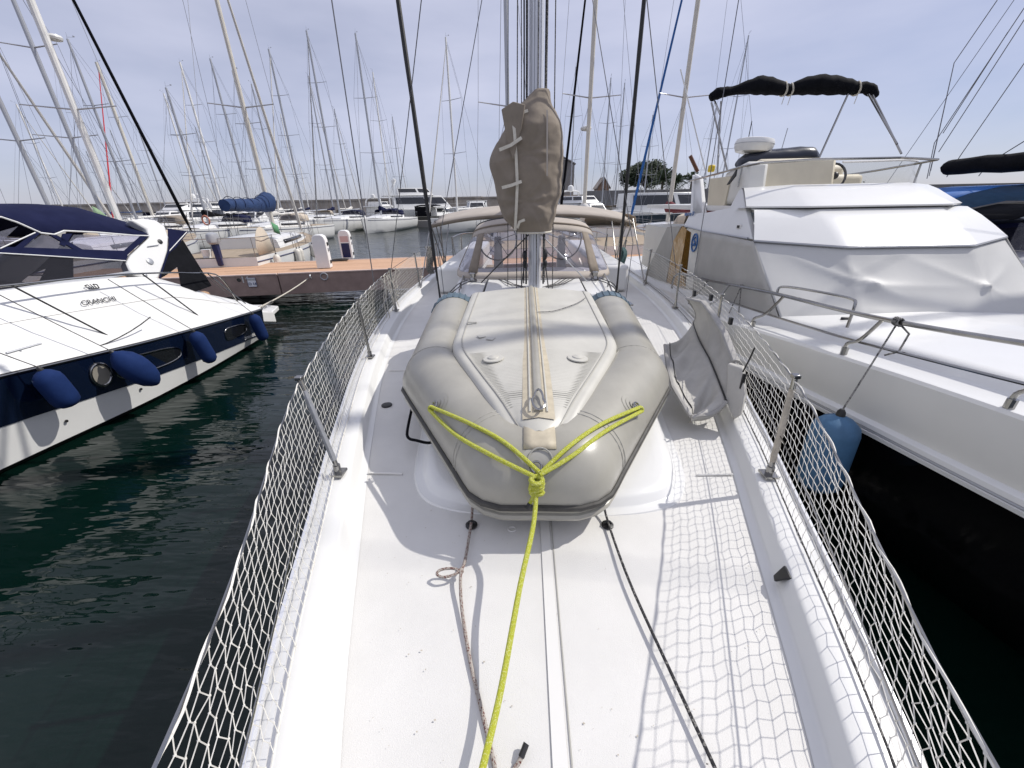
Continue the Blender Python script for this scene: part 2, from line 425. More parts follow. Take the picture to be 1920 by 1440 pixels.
M['sail'] = mat('rolled_sailcloth', (0.62, 0.60, 0.56), 0.7, var=0.15, vs=3)
M['beige_cloth'] = mat('beige_weather_cloth', (0.52, 0.45, 0.36), 0.85, var=0.1, vs=4)

# spiral two-tone furled sail
def spiral_mat(name, a, b, sc_=3.0):
    m = mat(name, a, 0.7); n, l = m.node_tree.nodes, m.node_tree.links
    tc = n.new('ShaderNodeTexCoord'); w = n.new('ShaderNodeTexWave'); w.bands_direction = 'Z'; w.inputs['Scale'].default_value = sc_; w.inputs['Distortion'].default_value = 3
    rp = n.new('ShaderNodeValToRGB'); rp.color_ramp.elements[0].position = 0.80; rp.color_ramp.elements[1].position = 0.86
    rp.color_ramp.elements[0].color = (*a, 1); rp.color_ramp.elements[1].color = (*b, 1)
    l.new(tc.outputs['Object'], w.inputs['Vector']); l.new(w.outputs['Fac'], rp.inputs['Fac']); l.new(rp.outputs['Color'], n['Principled BSDF'].inputs['Base Color'])
    return m
M['spiral'] = spiral_mat('black_white_furled_sail', (0.02, 0.02, 0.025), (0.6, 0.6, 0.6))

# water
def water_mat():
    m = bpy.data.materials.new('harbour_water'); m.use_nodes = True
    n, l = m.node_tree.nodes, m.node_tree.links; b = n['Principled BSDF']
    b.inputs['Base Color'].default_value = (0.0014, 0.0085, 0.0062, 1)
    b.inputs['Roughness'].default_value = 0.03
    b.inputs['IOR'].default_value = 1.333
    b.inputs['Specular IOR Level'].default_value = 0.5
    tc = n.new('ShaderNodeTexCoord')
    def layer(scale, stretch, rot, det):
        mp = n.new('ShaderNodeMapping'); mp.inputs['Scale'].default_value = stretch; mp.inputs['Rotation'].default_value = (0, 0, R(rot))
        nz = n.new('ShaderNodeTexNoise'); nz.inputs['Scale'].default_value = scale; nz.inputs['Detail'].default_value = det; nz.inputs['Roughness'].default_value = 0.5
        l.new(tc.outputs['Object'], mp.inputs['Vector']); l.new(mp.outputs['Vector'], nz.inputs['Vector'])
        return nz.outputs['Fac']
    a = layer(0.9, (0.7, 2.1, 1), -16, 1.5)
    c = layer(3.6, (0.6, 2.2, 1), 6, 2.0)
    mx = n.new('ShaderNodeMath'); mx.operation = 'MULTIPLY_ADD'; mx.inputs[1].default_value = 0.30
    l.new(c, mx.inputs[0]); l.new(a, mx.inputs[2])
    bp = n.new('ShaderNodeBump'); bp.inputs['Strength'].default_value = 1.0; bp.inputs['Distance'].default_value = 0.060
    l.new(mx.outputs[0], bp.inputs['Height']); l.new(bp.outputs['Normal'], b.inputs['Normal'])
    return m
M['water'] = water_mat()

# ---------------------------------------------------------------- the sea
w = MB()
w.add([(-4000, -200, 0), (4000, -200, 0), (4000, 4000, 0), (-4000, 4000, 0)], [(0, 1, 2, 3)])
struct(w.build('water', M['water'], None, smooth=None))
# ================================================================ the yacht we stand on
yacht = thing('sailing_yacht', 'white sailing yacht carrying an upturned grey dinghy on its foredeck', 'sailboat', (0, 6, 0))
BT = [(-1.4, 0.05), (-1.0, 0.30), (0, 0.68), (0.49, 0.86), (0.82, 0.97), (1.29, 1.11), (1.64, 1.215), (1.96, 1.31), (3.37, 1.67), (5.1, 1.95), (7, 2.06), (10, 2.02), (12.2, 1.84)]
def hb(y): return smooth_tab(BT, y)
DZ = 1.36
YS = [-1.4, -1.2, -1, -.7, -.4] + [i*0.2 for i in range(0, 40)] + [8, 8.5, 9, 9.5, 10, 10.5, 11, 11.6, 12.2]
# hull
h = MB(); rings = []
for y in YS:
    b = hb(y)
    side = [(b, DZ+0.075), (b*0.995, 1.15), (b*0.96, 0.7), (b*0.88, 0.25), (b*0.74, -0.12), (b*0.4, -0.4)]
    ring = [V((x, y, z)) for x, z in side] + [V((0, y, -0.5))] + [V((-x, y, z)) for x, z in reversed(side)]
    rings.append(ring)
h.loft(rings, False)
tr0 = [p for p in rings[-1] if p.z < 0.75]; h.add(tr0, [tuple(range(len(tr0)))])
h.build('hull', M['gel'], yacht)
# deck with moulded bulwark
prof = [(0.0, 0.075), (0.012, 0.088), (0.155, 0.092), (0.172, 0.082), (0.190, 0.014), (0.205, 0.003), (0.235, 0.0)]
d = MB(); G = []
for y in YS:
    b = max(hb(y), 0.27)
    half = [(b-o, DZ+z) for o, z in prof] + ([((b-0.235)*0.6, DZ+0.009), ((b-0.235)*0.3, DZ+0.016), (0.0, DZ+0.02)] if y < 6.5 else [(1.09, DZ), (1.07, 0.85), (0.0, 0.85)])
    row = [V((-x, y, z)) for x, z in half] + [V((x, y, z)) for x, z in reversed(half[:-1])]
    G.append(row)
d.grid(G)
d.build('deck', M['nonskid'], yacht, smooth=60)
for s in (-1, 1):
    t = MB(); G = []
    for y in YS:
        b = max(hb(y), 0.27)
        G.append([V((s*(b-o), y, DZ+z+0.003)) for o, z in prof])
    t.grid(G); t.build('toe_rail', M['gel'], yacht, smooth=60)
    al = MB(); al.tube([V((s*(hb(y)-0.012), y, DZ+0.10)) for y in YS[3:]], 0.012, 6)
    al.build('rail_track', M['alu'], yacht)
# moulded seams on the foredeck
sm = MB()
sm.grid([[V((x0, y, DZ+0.0245-0.0003)) for x0 in (-0.058, -0.045, -0.030, -0.017)] for y in (-0.3, 0.5, 1.0, 1.5)])
sm.build('deck_seam', M['seam'], yacht)
sm = MB(); sm.grid([[V((x0, y, DZ+0.0235)) for x0 in (-0.008, -0.004)] for y in (-0.3, 0.5, 1.0, 1.5)]); sm.build('deck_seam', M['patch'], yacht)
for s in (-1, 1):
    sm = MB(); sm.tube([V((s*x, 1.78+0.05*(x-0.8), DZ+0.012-0.008*(x-0.8))) for x in (0.82, 0.95, 1.02)], 0.006, 5); sm.build('deck_seam', M['seam'], yacht)
    sm = MB(); sm.tube([V((s*x, 3.3, DZ+0.008)) for x in (0.98, 1.2, 1.38)], 0.006, 5); sm.build('deck_seam', M['seam'], yacht)
# moulded feet under the stanchions
ST_Y = [1.66, 3.40, 5.15, 6.9, 8.7, 10.5]
# coachroof trunk
def zt(y): return smooth_tab([(1.4, 1.425), (2.6, 1.48), (3.8, 1.535), (4.3, 1.62), (5.0, 1.72), (5.7, 1.775), (6.4, 1.81)], y)
half = [(0, 1.44), (0.30, 1.455), (0.50, 1.49), (0.64, 1.56), (0.72, 1.68), (0.77, 1.85), (0.83, 2.3), (0.92, 3.0), (1.05, 4.0), (1.13, 4.8), (1.18, 5.6), (1.20, 6.4)]
hs = spline([(x, y, 0) for x, y in half], 4)
outl = [(p.x, p.y) for p in hs] + [(-p.x, p.y) for p in reversed(hs[1:])]
def inset(o, dd):
    n = len(o); out = []
    for i in range(n):
        x, y = o[i]
        if y > 6.39: out.append((x - math.copysign(dd, x), y)); continue
        (ax, ay), (bx, by) = o[i-1], o[(i+1) % n]
        tx, ty = bx-ax, by-ay; L = math.hypot(tx, ty) or 1
        out.append((x - ty/L*dd, y + tx/L*dd))
    return out
cr = MB(); rings = []
for dd, f, a in [(0, 0, 0.0), (0.008, 0, 0.014), (0.045, 0, 0.017), (0.055, 0.10, 0.017), (0.075, 0.62, 0.006), (0.095, 0.86, 0.002), (0.13, 0.97, 0), (0.17, 1.0, 0)]:
    o = inset(outl, dd)
    if o[1][0] > 0 and inset(outl, dd)[0][1] < outl[0][1]: o = inset(outl, -dd)
    rings.append([V((x, y, lerp(DZ+0.004, zt(y), f)+a)) for x, y in o])
cr.loft(rings, True, False, False)
top = rings[-1]; n = len(top); mid = len(hs)
# cap rows straight across
for i in range(1, mid-1):
    pass
capG = [[top[i], top[(n-i) % n]] for i in range(0, mid)]
for r_ in capG:
    a, b2 = r_; r_[1:1] = [a.lerp(b2, 0.25)+V((0, 0, 0.01)), a.lerp(b2, 0.5)+V((0, 0, 0.016)), a.lerp(b2, 0.75)+V((0, 0, 0.01))]
cr.grid(capG)
cr.build('coachroof', M['gel'], yacht, smooth=50)
# dark hatch band, raised garage panel, coachroof windows, grab rails
hb_ = MB(); hb_.box((0.02, 4.35, zt(4.35)+0.034), (1.16, 0.34, 0.02), Matrix.Rotation(0.076, 3, 'X')); hb_.build('hatch_window', M['glass_dark'], yacht, bevel=0.006)
gp = MB(); gp.box((0.0, 5.05, zt(5.05)+0.03), (1.24, 0.92, 0.045), Matrix.Rotation(0.076, 3, 'X')); gp.build('sliding_hatch_garage', M['gel'], yacht, bevel=0.012)
for s in (-1, 1):
    wn_ = MB(); G = []
    for k in range(9):
        y = 3.7+k*0.24; x = smooth_tab([(a[1], a[0]) for a in half[5:]], y)-0.069
        G.append([V((s*(x+0.004), y, lerp(DZ, zt(y), 0.28+(0.1 if k in (0, 8) else 0))+0.014)), V((s*(x-0.010), y, lerp(DZ, zt(y), 0.66-(0.1 if k in (0, 8) else 0))+0.014))])
    wn_.grid(G); wn_.build('cabin_window', M['glass_dark'], yacht, solid=0.012)
    gr = MB(); pts = []
    for k in range(9):
        y = 4.0+k*0.2; x = smooth_tab([(a[1], a[0]) for a in half[5:]], y)-0.2
        pts.append(V((s*x, y, zt(y)+0.07)))
    gr.tube([pts[0]-V((0, .03, .06))]+pts+[pts[-1]+V((0, .03, -.06))], 0.012, 6)
    for k in (2, 4, 6): gr.tube([pts[k], pts[k]-V((0, 0, 0.07))], 0.010, 5)
    gr.build('grab_rail', M['steel'], yacht)
    tk = MB(); tk.tube([V((s*0.66, 4.45, zt(4.45)+0.03)), V((s*0.62, 5.5, zt(5.5)+0.035))], 0.018, 4); tk.build('deck_track', M['black'], yacht)
    # low winch near the dodger
    wi = MB(); wi.lathe([(0.06, 0), (0.055, 0.02), (0.038, 0.05), (0.045, 0.09), (0.05, 0.1), (0.03, 0.115)], 14, Matrix.Translation((s*0.84, 5.55, zt(5.55)+0.01)))
    wi.build('winch', M['steel'], yacht)
# lines led aft from the mast over the coachroof
for k, (x0, x1) in enumerate([(-0.10, -0.42), (-0.14, -0.50), (0.10, 0.40), (0.14, 0.46), (0.16, 0.52), (0.18, 0.58)]):
    l_ = MB(); l_.tube([V((x0, 4.93, zt(4.9)+0.09)), V(((x0+x1)/2, 5.1, zt(5.1)+0.075)), V((x1, 5.5, zt(5.5)+0.05))], 0.006, 5)
    l_.build('control_line', M['rope_black'] if k % 2 else M['rope_grey'], yacht)
# deck filler cap and vents on the left side deck, dorade cap
fc = MB(); fc.lathe([(0.04, 0), (0.04, 0.008), (0.03, 0.012)], 14, Matrix.Translation(V((-1.18, 2.62, DZ+0.004)))); fc.build('filler_cap', M['black'], yacht)
# black scupper clip on the right bulwark
p = pz(1418, 1085, DZ+0.05); xs_ = hb(p.y)-0.182; sc_ = MB(); sc_.slab([(xs_+0.012, p.y-0.03, DZ+0.085), (xs_+0.022, p.y+0.03, DZ+0.085), (xs_-0.005, p.y+0.03, DZ+0.025), (xs_-0.030, p.y-0.01, DZ+0.045)], (-0.012, 0, 0.006)); sc_.build('scupper_clip', M['black'], yacht, bevel=0.004)

# ---------------- stanchions, lifelines
def topline(s):
    if s < 0: T = [(-0.9, -0.40), (0.28, -0.69), (0.59, -0.79), (1.69, -1.21), (3.36, -1.60), (5.1, -1.86), (6.9, -1.99), (8.7, -2.0), (10.5, -1.95)]
    else: T = [(-0.9, 0.28), (0.31, 0.56), (0.55, 0.655), (1.69, 1.12), (3.36, 1.56), (5.1, 1.84), (6.9, 1.99), (8.7, 2.0), (10.5, 1.95)]
    return T
def tl(s, y): return smooth_tab(topline(s), y)
for s in (-1, 1):
    for y in ST_Y:
        b = s*(hb(y)-0.105); tx = tl(s, y+0.03)
        st = MB(); st.tube([V((b, y, DZ+0.09)), V((b, y, DZ+0.16))], 0.019, 10); st.tube([V((b, y, DZ+0.15)), V((tx, y+0.03, 2.0))], 0.0125, 10)
        st.box((b, y, DZ+0.112), (0.07, 0.07, 0.012))
        o = st.build('stanchion', M['steel'], yacht)
        if s > 0 and y < 3 or s < 0 and y < 2:
            wr = MB(); A, B = V((b, y, DZ+0.15)), V((tx, y+0.03, 2.0))
            pts = []; rr = []
            for k in range(25):
                t = 0.08+0.80*k/24; pts.append(A.lerp(B, t)); rr.append(0.0132+0.0022*((k*7) % 5)/4)
            wr.tube(pts, rr, 8); wr.build('stanchion_wrap', M['lace'] if s > 0 else M['alu_grey'], yacht)
        cp = MB(); cp.box((tx, y+0.03, 2.005), (0.035, 0.03, 0.02)); cp.build('stanchion_cap', M['steel'], yacht, bevel=0.004)
    for z, rad in ((1.985, 0.0035), (1.70, 0.003)):
        pts = []
        for k in range(60):
            y = -0.9+11.4*k/59
            f = (z-1.45)/(1.985-1.45)
            pts.append(V((lerp(s*(hb(y)-0.105), tl(s, y), f), y, z)))
        lf = MB(); lf.tube(pts, rad, 5); lf.build('lifeline', M['steel'], yacht)
    # bow pulpit, behind where the picture is taken
    pb = MB(); y0 = -0.9
    pb.tube(spline([V((tl(s, y0), y0, 1.985)), V((s*0.2, -1.35, 2.02)), V((0, -1.5, 2.03))], 6), 0.014, 8)
    pb.tube([V((tl(s, y0), y0, 1.985)), V((s*0.22, -0.85, DZ+0.08))], 0.014, 8)
    pb.build('pulpit', M['steel'], yacht)

# ---------------- mast, rigging
MX, MY = 0.0, 5.02
ms = MB(); rings = []
for z in (zt(5.0), 3, 6, 10, 14, 17.6):
    rings.append([V((MX+0.078*math.cos(a), MY+0.125*math.sin(a), z)) for a in [2*math.pi*j/20 for j in range(20)]])
ms.loft(rings, True, True, True); mast = ms.build('mast', M['alu'], yacht)
for xg in (-0.022, 0.022):
    gv = MB(); gv.box((xg, MY-0.1245, 9.0), (0.006, 0.012, 14.4)); gv.build('mast_track', M['alu_grey'], mast)
gv = MB(); gv.lathe([(0.20, 0), (0.20, 0.02), (0.13, 0.05)], 20, Matrix.Translation((MX, MY, zt(5.0)+0.01))); gv.build('mast_collar', M['gel'], mast)
for s in (-1, 1):
    for z, w_ in ((6.2, 1.42), (10.6, 1.15), (14.4, 0.8)):
        sp = MB(); sp.tube([V((0, MY, z)), V((s*w_, MY+0.25, z+0.08))], [0.035, 0.02], 8, flat=0.5); sp.build('spreader', M['alu'], mast)
    # padded cap shroud, lower shroud, turnbuckle
    base = V((-1.13, 4.66, zt(4.66)-0.02)) if s < 0 else V((1.02, 4.95, zt(4.95)+0.0)); tip = V((-1.48, MY+0.2, 6.28)) if s < 0 else V((1.06, MY+0.1, 6.28))
    sh = MB(); a = base+(tip-base)*0.06
    pts = [a.lerp(tip, k/14) for k in range(15)]
    rr = [0.012]+[0.019]*2+[0.023+0.0015*((k*5) % 3) for k in range(12)]
    sh.tube(pts, rr if s < 0 else [r_*0.85 for r_ in rr], 8); sh.build('shroud', M['black_shroud'], yacht)
    sh = MB(); sh.tube([base, a+V((0, 0, 0.02))], [0.014, 0.010], 8); sh.blob(base, 0.035); sh.build('turnbuckle', M['black'], yacht)
    sh = MB(); sh.tube([tip, V((s*1.15, MY+0.25, 10.7)), V((s*0.8, MY+0.25, 14.5)), V((0, MY, 17.4))], 0.006, 5); sh.build('shroud', M['wire'], yacht)
    sh = MB(); sh.tube([V((s*1.12, 4.85, zt(4.8)-0.02)), V((s*1.16, 4.95, 2.3)), V((s*0.09, MY, 6.1))], 0.0045, 5); sh.build('shroud', M['wire'], yacht)
    ch = MB(); ch.box((s*1.13, 4.68, zt(4.68)-0.04), (0.05, 0.14, 0.02)); ch.build('chainplate', M['steel'], yacht, bevel=0.004)
    # sheet lines on the coachroof beside the shroud foot
    for k in range(2):
        cl = MB(); cl.tube(spline([base+V((0, 0.02*k, 0.03)), V((s*(0.98-0.06*k), 5.0, zt(5)+0.10)), V((s*(0.92-0.1*k), 5.5, zt(5.5)+0.03))], 5), 0.006, 5); cl.build('sheet_line', M['rope_black'], yacht)
# two thin lines each side from the rail up to the rig
for s, foot1, top1, foot2, top2 in ((-1, (702, 536), (622, 0), (733, 508), (790, 0)), (1, (1300, 523), (1385, 0), (1268, 515), (1213, 0))):
    for (f, t) in ((foot1, top1), (foot2, top2)):
        A = px(f[0], f[1], s*1.93); B = py(t[0], t[1], A.y if (f, t) == (foot1, top1) else A.y-1.2)
        e = A+(B-A)*2.6
        l_ = MB(); l_.tube([A, e], 0.0065 if s < 0 and (f, t) == (foot1, top1) else 0.0045, 5); l_.build('flag_halyard' if (f, t) == (foot1, top1) else 'runner', M['wire'], yacht)
# halyards up the mast face and sides
for x, yy, rad, mt, z1 in ((-0.105, MY-0.10, 0.013, 'rope_black', 17), (0.105, MY-0.09, 0.012, 'rope_black', 17), (-0.135, MY-0.05, 0.009, 'black', 17), (0.125, MY+0.02, 0.007, 'rope_grey', 17), (-0.165, MY-0.08, 0.006, 'rope_grey', 17), (0.02, MY-0.15, 0.006, 'rope_grey', 12)):
    hl = MB(); hl.tube([V((x, yy, zt(5)+0.12)), V((x*0.9, yy, 4.0)), V((x*0.75, yy, z1))], rad, 6); hl.build('halyard', M[mt], mast)
for x, yy, rad in ((0.22, MY-0.1, 0.006), (-0.34, MY+0.1, 0.005), (-0.22, MY-0.3, 0.006)):
    hl = MB(); hl.tube([V((x, yy, zt(5)+0.05)), V((x*0.2, MY, 14))], rad, 5); hl.build('halyard', M['rope_black'], mast)
for s in (-1, 1):
    bl = MB(); c = V((s*0.125, MY-0.10, 2.18)); bl.blob(c, (0.028, 0.045, 0.055), 10, 6); bl.blob(c-V((0, 0.01, 0.10)), (0.026, 0.04, 0.05), 10, 6); bl.build('pulley_block', M['black'], mast)
    hl = MB(); hl.tube([c-V((0, 0, 0.1)), V((s*0.17, MY-0.16, zt(5)+0.06))], 0.008, 5); hl.build('halyard', M['rope_black'], mast)
    st_ = MB(); st_.tube([V((s*0.06, MY-0.05, 2.42)), V((s*0.70, 5.28, zt(5.3)+0.05))], 0.008, 5); st_.build('rod_kicker', M['alu_grey'] if s > 0 else M['black'], yacht)
# boom
bo = MB(); bo.tube([V((0, MY+0.12, 2.88)), V((0, 9.6, 2.98))], 0.085, 12); bo.build('boom', M['alu'], yacht)

# ---------------- dodger
dod = [(-1.0, (-1.15, 6.25, 1.84), (-0.98, 6.95, 2.26)), (-0.74, (-1.04, 5.72, 1.83), (-0.87, 6.45, 2.37)), (-0.56, (-0.74, 5.52, 1.84), (-0.68, 6.28, 2.43)), (-0.28, (-0.37, 5.45, 1.85), (-0.34, 6.20, 2.47)), (0, (0, 5.43, 1.86), (0, 6.18, 2.485))]
dod = dod + [(-s, (-b[0], b[1], b[2]), (-t[0], t[1], t[2])) for s, b, t in reversed(dod[:-1])]
def dp(s, t, out=0.0):
    b = V((smooth_tab([(q[0], q[1][0]) for q in dod], s), smooth_tab([(q[0], q[1][1]) for q in dod], s), smooth_tab([(q[0], q[1][2]) for q in dod], s)))
    e = V((smooth_tab([(q[0], q[2][0]) for q in dod], s), smooth_tab([(q[0], q[2][1]) for q in dod], s), smooth_tab([(q[0], q[2][2]) for q in dod], s)))
    p = b.lerp(e, t); p += V((0, -0.05*math.sin(math.pi*t), 0.0))
    p += V((0, -out, out*0.5))
    return p
def patch(name, s0, s1, t0, t1, mt, out=0.0, ns=10, nt=5, par=None, **k):
    g = MB(); g.grid([[dp(lerp(s0, s1, i/ns), lerp(t0, t1, j/nt), out) for j in range(nt+1)] for i in range(ns+1)])
    return g.build(name, mt, par or yacht, **k)
dodger = patch('dodger', -1, 1, 0.86, 1.0, M['taupe_lt'], 0.004, 30, 2, solid=0.006)
patch('lower_band', -1, 1, -0.05, 0.075, M['taupe_lt'], 0.004, 30, 2, par=dodger, solid=0.006)
for s0, s1 in ((-1.0, -0.96), (-0.66, -0.585), (0.585, 0.66), (0.96, 1.0)):
    patch('window_post', s0, s1, 0.06, 0.88, M['taupe'], 0.006, 3, 5, par=dodger, solid=0.008)
patch('window', -0.585, 0.585, 0.075, 0.86, M['vinyl'], 0, 16, 6, par=dodger, fixn=False)
patch('window', -0.96, -0.66, 0.075, 0.86, M['vinyl'], 0, 8, 6, par=dodger, fixn=False)
patch('window', 0.66, 0.96, 0.075, 0.86, M['vinyl'], 0, 8, 6, par=dodger, fixn=False)
rf = MB(); G = []
for i in range(31):
    s = -1+2*i/30; e = dp(s, 1.0); row = []
    for j in range(5):
        t = j/4; row.append(V((e.x*(1+0.02*t), e.y+t*(0.95-0.35*abs(s)**2), e.z+0.05*math.sin(t*math.pi*0.6)+0.01*t)))
    G.append(row)
rf.grid(G); rf.build('roof', M['taupe_lt'], dodger, solid=0.006)
for t in (1.0,):
    fr = MB(); fr.tube([dp(-1+2*i/30, 1.0, 0.012) for i in range(31)], 0.014, 6); fr.build('piping', M['taupe'], dodger)
ed = MB(); ed.tube([g[-1]+V((0, 0, 0.0)) for g in G], 0.022, 6); ed.build('grab_edge', M['black'], dodger)

# ---------------- bimini
G = []
for i in range(25):
    x = -1.86+3.72*i/24; u = abs(x)/1.86; row = []
    for j in range(7):
        t = j/6
        z = 2.575 - 0.17*u**2.6 + 0.135*math.sin(min(1, t*1.15)*math.pi*0.62) - 0.010*math.cos(t*math.pi*4)*(1-u)
        row.append(V((x, lerp(7.65, 10.0, t)+0.18*u*u*(1 if t < .5 else -1), z)))
    G.append(row)
bm_ = MB(); bm_.grid(G); bimini = bm_.build('bimini', M['taupe_lt'], yacht, solid=0.008)
va = MB(); va.grid([[g[0], g[0]+V((0, 0.01, -0.055))] for g in G]); va.build('valance', M['taupe'], bimini, solid=0.006)
for t in (0, 3, 6):
    fr = MB(); pts = [g[t]-V((0, -0.02, 0.022)) for g in G]
    pts = [V((-1.88, 8.9, 1.5))]+pts+[V((1.88, 8.9, 1.5))]
    fr.tube(pts, 0.013, 8); fr.build('bimini_frame', M['steel'], bimini)
for s in (-1, 1):
    fr = MB(); fr.tube([V((s*1.84, 7.75, 2.46)), V((s*1.90, 6.75, DZ+0.1))], 0.011, 8); fr.tube([V((s*1.80, 7.9, 2.48)), V((s*1.92, 9.4, 1.45))], 0.011, 8); fr.build('bimini_strut', M['steel'], bimini)
# ---------------- cockpit behind the dodger: coamings, wheels, stern rail, hanging coil and small fender
cs_ = MB(); cs_.slab([(-1.06, 6.7, 0.856), (1.06, 6.7, 0.856), (1.06, 12.15, 0.856), (-1.06, 12.15, 0.856)], (0, 0, 0.012)); cs_.build('cockpit_sole', M['teak'], yacht)
for s in (-1, 1):
    cs_ = MB(); cs_.box((s*0.86, 8.6, 1.12), (0.40, 3.0, 0.5)); cs_.build('cockpit_seat', M['teak'], yacht, bevel=0.03)
ck = MB()
for s in (-1, 1): ck.box((s*1.35, 9.2, 1.58), (0.5, 5.0, 0.42))
ck.build('cockpit_coaming', M['gel'], yacht, bevel=0.05)
for x in (-0.72, 0.72):
    wh = MB(); c = V((x, 9.3, 2.0)); wh.tube([c+V((0.42*math.cos(a), 0.04*math.sin(a), 0.42*math.sin(a))) for a in [2*math.pi*k/28 for k in range(28)]], 0.016, 7, closed=True)
    for k in range(5):
        a = 2*math.pi*k/5+0.3; wh.tube([c, c+V((0.42*math.cos(a), 0.04*math.sin(a), 0.42*math.sin(a)))], 0.008, 5)
    wh.build('steering_wheel', M['steel'], yacht)
    pd = MB(); pd.box((x, 9.42, 1.7), (0.22, 0.2, 0.75), top=0.7); pd.build('steering_pedestal', M['gel'], yacht, bevel=0.02)
for s in (-1, 1):
    pp = MB(); pp.tube(spline([V((s*1.95, 10.5, 1.985)), V((s*1.88, 11.6, 2.0)), V((s*1.55, 12.1, 2.0)), V((s*0.6, 12.15, 2.0))], 6), 0.014, 8)
    for y, x in ((10.5, 1.95), (11.6, 1.88), (12.1, 1.5)): pp.tube([V((s*x, y, 1.985)), V((s*x, y, 1.42))], 0.013, 7)
    pp.build('stern_rail', M['steel'], yacht)
coil = MB()
for k in range(4):
    c = V((-1.93+0.02*k, 7.6+0.02*k, 1.80)); coil.tube([c+V((0.02*math.sin(3*a), 0.10*math.cos(a), 0.24*math.sin(a))) for a in [2*math.pi*j/16 for j in range(16)]], 0.012, 6, closed=True)
tag(coil.build('rope_coil', M['rope_grey']), 'dark rope coil hung on the lifeline beside the dodger', 'rope')
coil = MB()
for k in range(4):
    c = V((1.72+0.02*k, 7.8+0.02*k, 1.75)); coil.tube([c+V((0.02*math.sin(3*a), 0.10*math.cos(a), 0.2*math.sin(a))) for a in [2*math.pi*j/16 for j in range(16)]], 0.014, 6, closed=True)
tag(coil.build('rope_coil', mat('teal_rope', (0.10, 0.18, 0.18), 0.8, var=0.3, vs=30)), 'teal rope coil hung below the bimini corner', 'rope')
# ================================================================ upturned dinghy
dinghy = thing('inflatable_dinghy', 'upturned grey inflatable dinghy lashed on the white foredeck', 'dinghy', (0, 2.5, 1.40))
TR = 0.225
def dz(y): return 1.605 + 0.0644*(y-1.52)
hp_ = [(0.735, 3.78), (0.73, 3.4), (0.71, 2.9), (0.675, 2.58), (0.645, 2.42), (0.60, 2.27), (0.50, 2.09), (0.36, 1.86), (0.235, 1.66), (0.175, 1.565), (0.10, 1.525)]
path = [(-x, y) for x, y in hp_]+[(x, y) for x, y in reversed(hp_)]
CX = -0.065
def leg(a, b, d0, d1, step):
    a, b = V((*a, 0)), V((*b, 0)); L_ = (b-a).length; k = max(1, int((L_-d0-d1)/step)); return [a.lerp(b, (d0+(L_-d0-d1)*q/k)/L_) for q in range(k+1)]
C1, C2, C3 = (0.135, 1.52), (0.652, 2.40), (0.735, 3.78)
q0_, q1_, q2_ = V((C1[0]-0.045, C1[1], 0)), V((*C1, 0)), leg(C1, C2, 0.045, 0.06, 9)[0]
hr_ = [(V((0, 1.52, 0)), 1.0)] + [(q0_*(1-t)**2+q1_*2*t*(1-t)+q2_*t*t, 1.012+0.05*math.sin(math.pi*t)) for t in (0, .25, .5, .75, 1)] + [(p, 1.0) for p in leg(C1, C2, 0.13, 0.06, 0.09)] + [(V((*C2, 0)), 1.02)] + [(p, 1.0) for p in leg(C2, C3, 0.06, 0.0, 0.12)]
half_i = len(hr_)-1
full_ = [(V((-p.x, p.y, 0)), k) for p, k in reversed(hr_)]+hr_[1:]
sp_ = [V((p.x+CX, p.y, dz(p.y))) for p, k in full_]; SCL = [k for p, k in full_]; n_ = len(sp_)
IC1 = (half_i-5, half_i+5); IC2 = [i for i in range(n_) if SCL[i] == 1.02]
def frame_at(i):
    p = sp_[i]; a = (sp_[i]-sp_[i-1]).normalized() if i > 0 else None; b = (sp_[i+1]-sp_[i]).normalized() if i < n_-1 else None
    t = ((a or b)+(b or a)).normalized(); o = V((t.y, -t.x, 0)).normalized(); o = -o if o.dot(V((p.x-CX, p.y-3.2, 0))) < 0 else o
    return p, t, o
tb = MB(); rings = []
for i in range(n_):
    p, t, o = frame_at(i); rings.append([p+o*math.cos(a)*TR*SCL[i]+V((0, 0, math.sin(a)*TR)) for a in [2*math.pi*j/32 for j in range(32)]])
tb.loft(rings, True, True, True); tube_o = tb.build('buoyancy_tube', M['pvc'], dinghy, smooth=75)
# cone ends with ribs
for s, p, q in ((-1, sp_[0], sp_[2]), (1, sp_[-1], sp_[-3])):
    ax = (p-q).normalized()
    cn = MB(); Mx = Matrix.Translation(p) @ ax.to_track_quat('Z', 'Y').to_matrix().to_4x4()
    cn.lathe([(TR+0.004, -0.14), (TR+0.006, -0.02), (TR-0.01, 0.06), (TR*0.78, 0.17), (TR*0.35, 0.26), (0.03, 0.28)], 28, Mx); co = cn.build('tube_end_cone', M['cone'], dinghy)
    for k in range(14):
        a = 2*math.pi*k/28*1.0 + (0 if s < 0 else 0)
        a = math.pi*(k-0.5)/13
        rb = MB(); pts = [Mx @ V((r_*math.cos(a), r_*math.sin(a), z)) for r_, z in ((TR+0.006, -0.135), (TR+0.009, -0.02), (TR-0.006, 0.06), (TR*0.79, 0.17))]
        rb.tube(pts, 0.005, 4); rb.build('cone_rib', M['cone'], co)
# rubbing strake along the outer side (dark with a pale lower lip)
def side_path(ang, rad):
    out = []
    for i in range(n_):
        p, t, o = frame_at(i); out.append(p+o*math.cos(ang)*rad*SCL[i]+V((0, 0, math.sin(ang)*rad)))
    return out
st = MB(); st.tube(side_path(R(-8), TR+0.004), 0.014, 8); st.build('rubbing_strake', M['pvc_dark'], dinghy)
st = MB(); st.tube(side_path(R(-24), TR+0.002), 0.020, 8); st.build('strake_lip', M['pvc'], dinghy)
st = MB(); st.tube(side_path(R(-36), TR-0.004), 0.012, 8); st.build('strake_lip', M['keel'], dinghy)
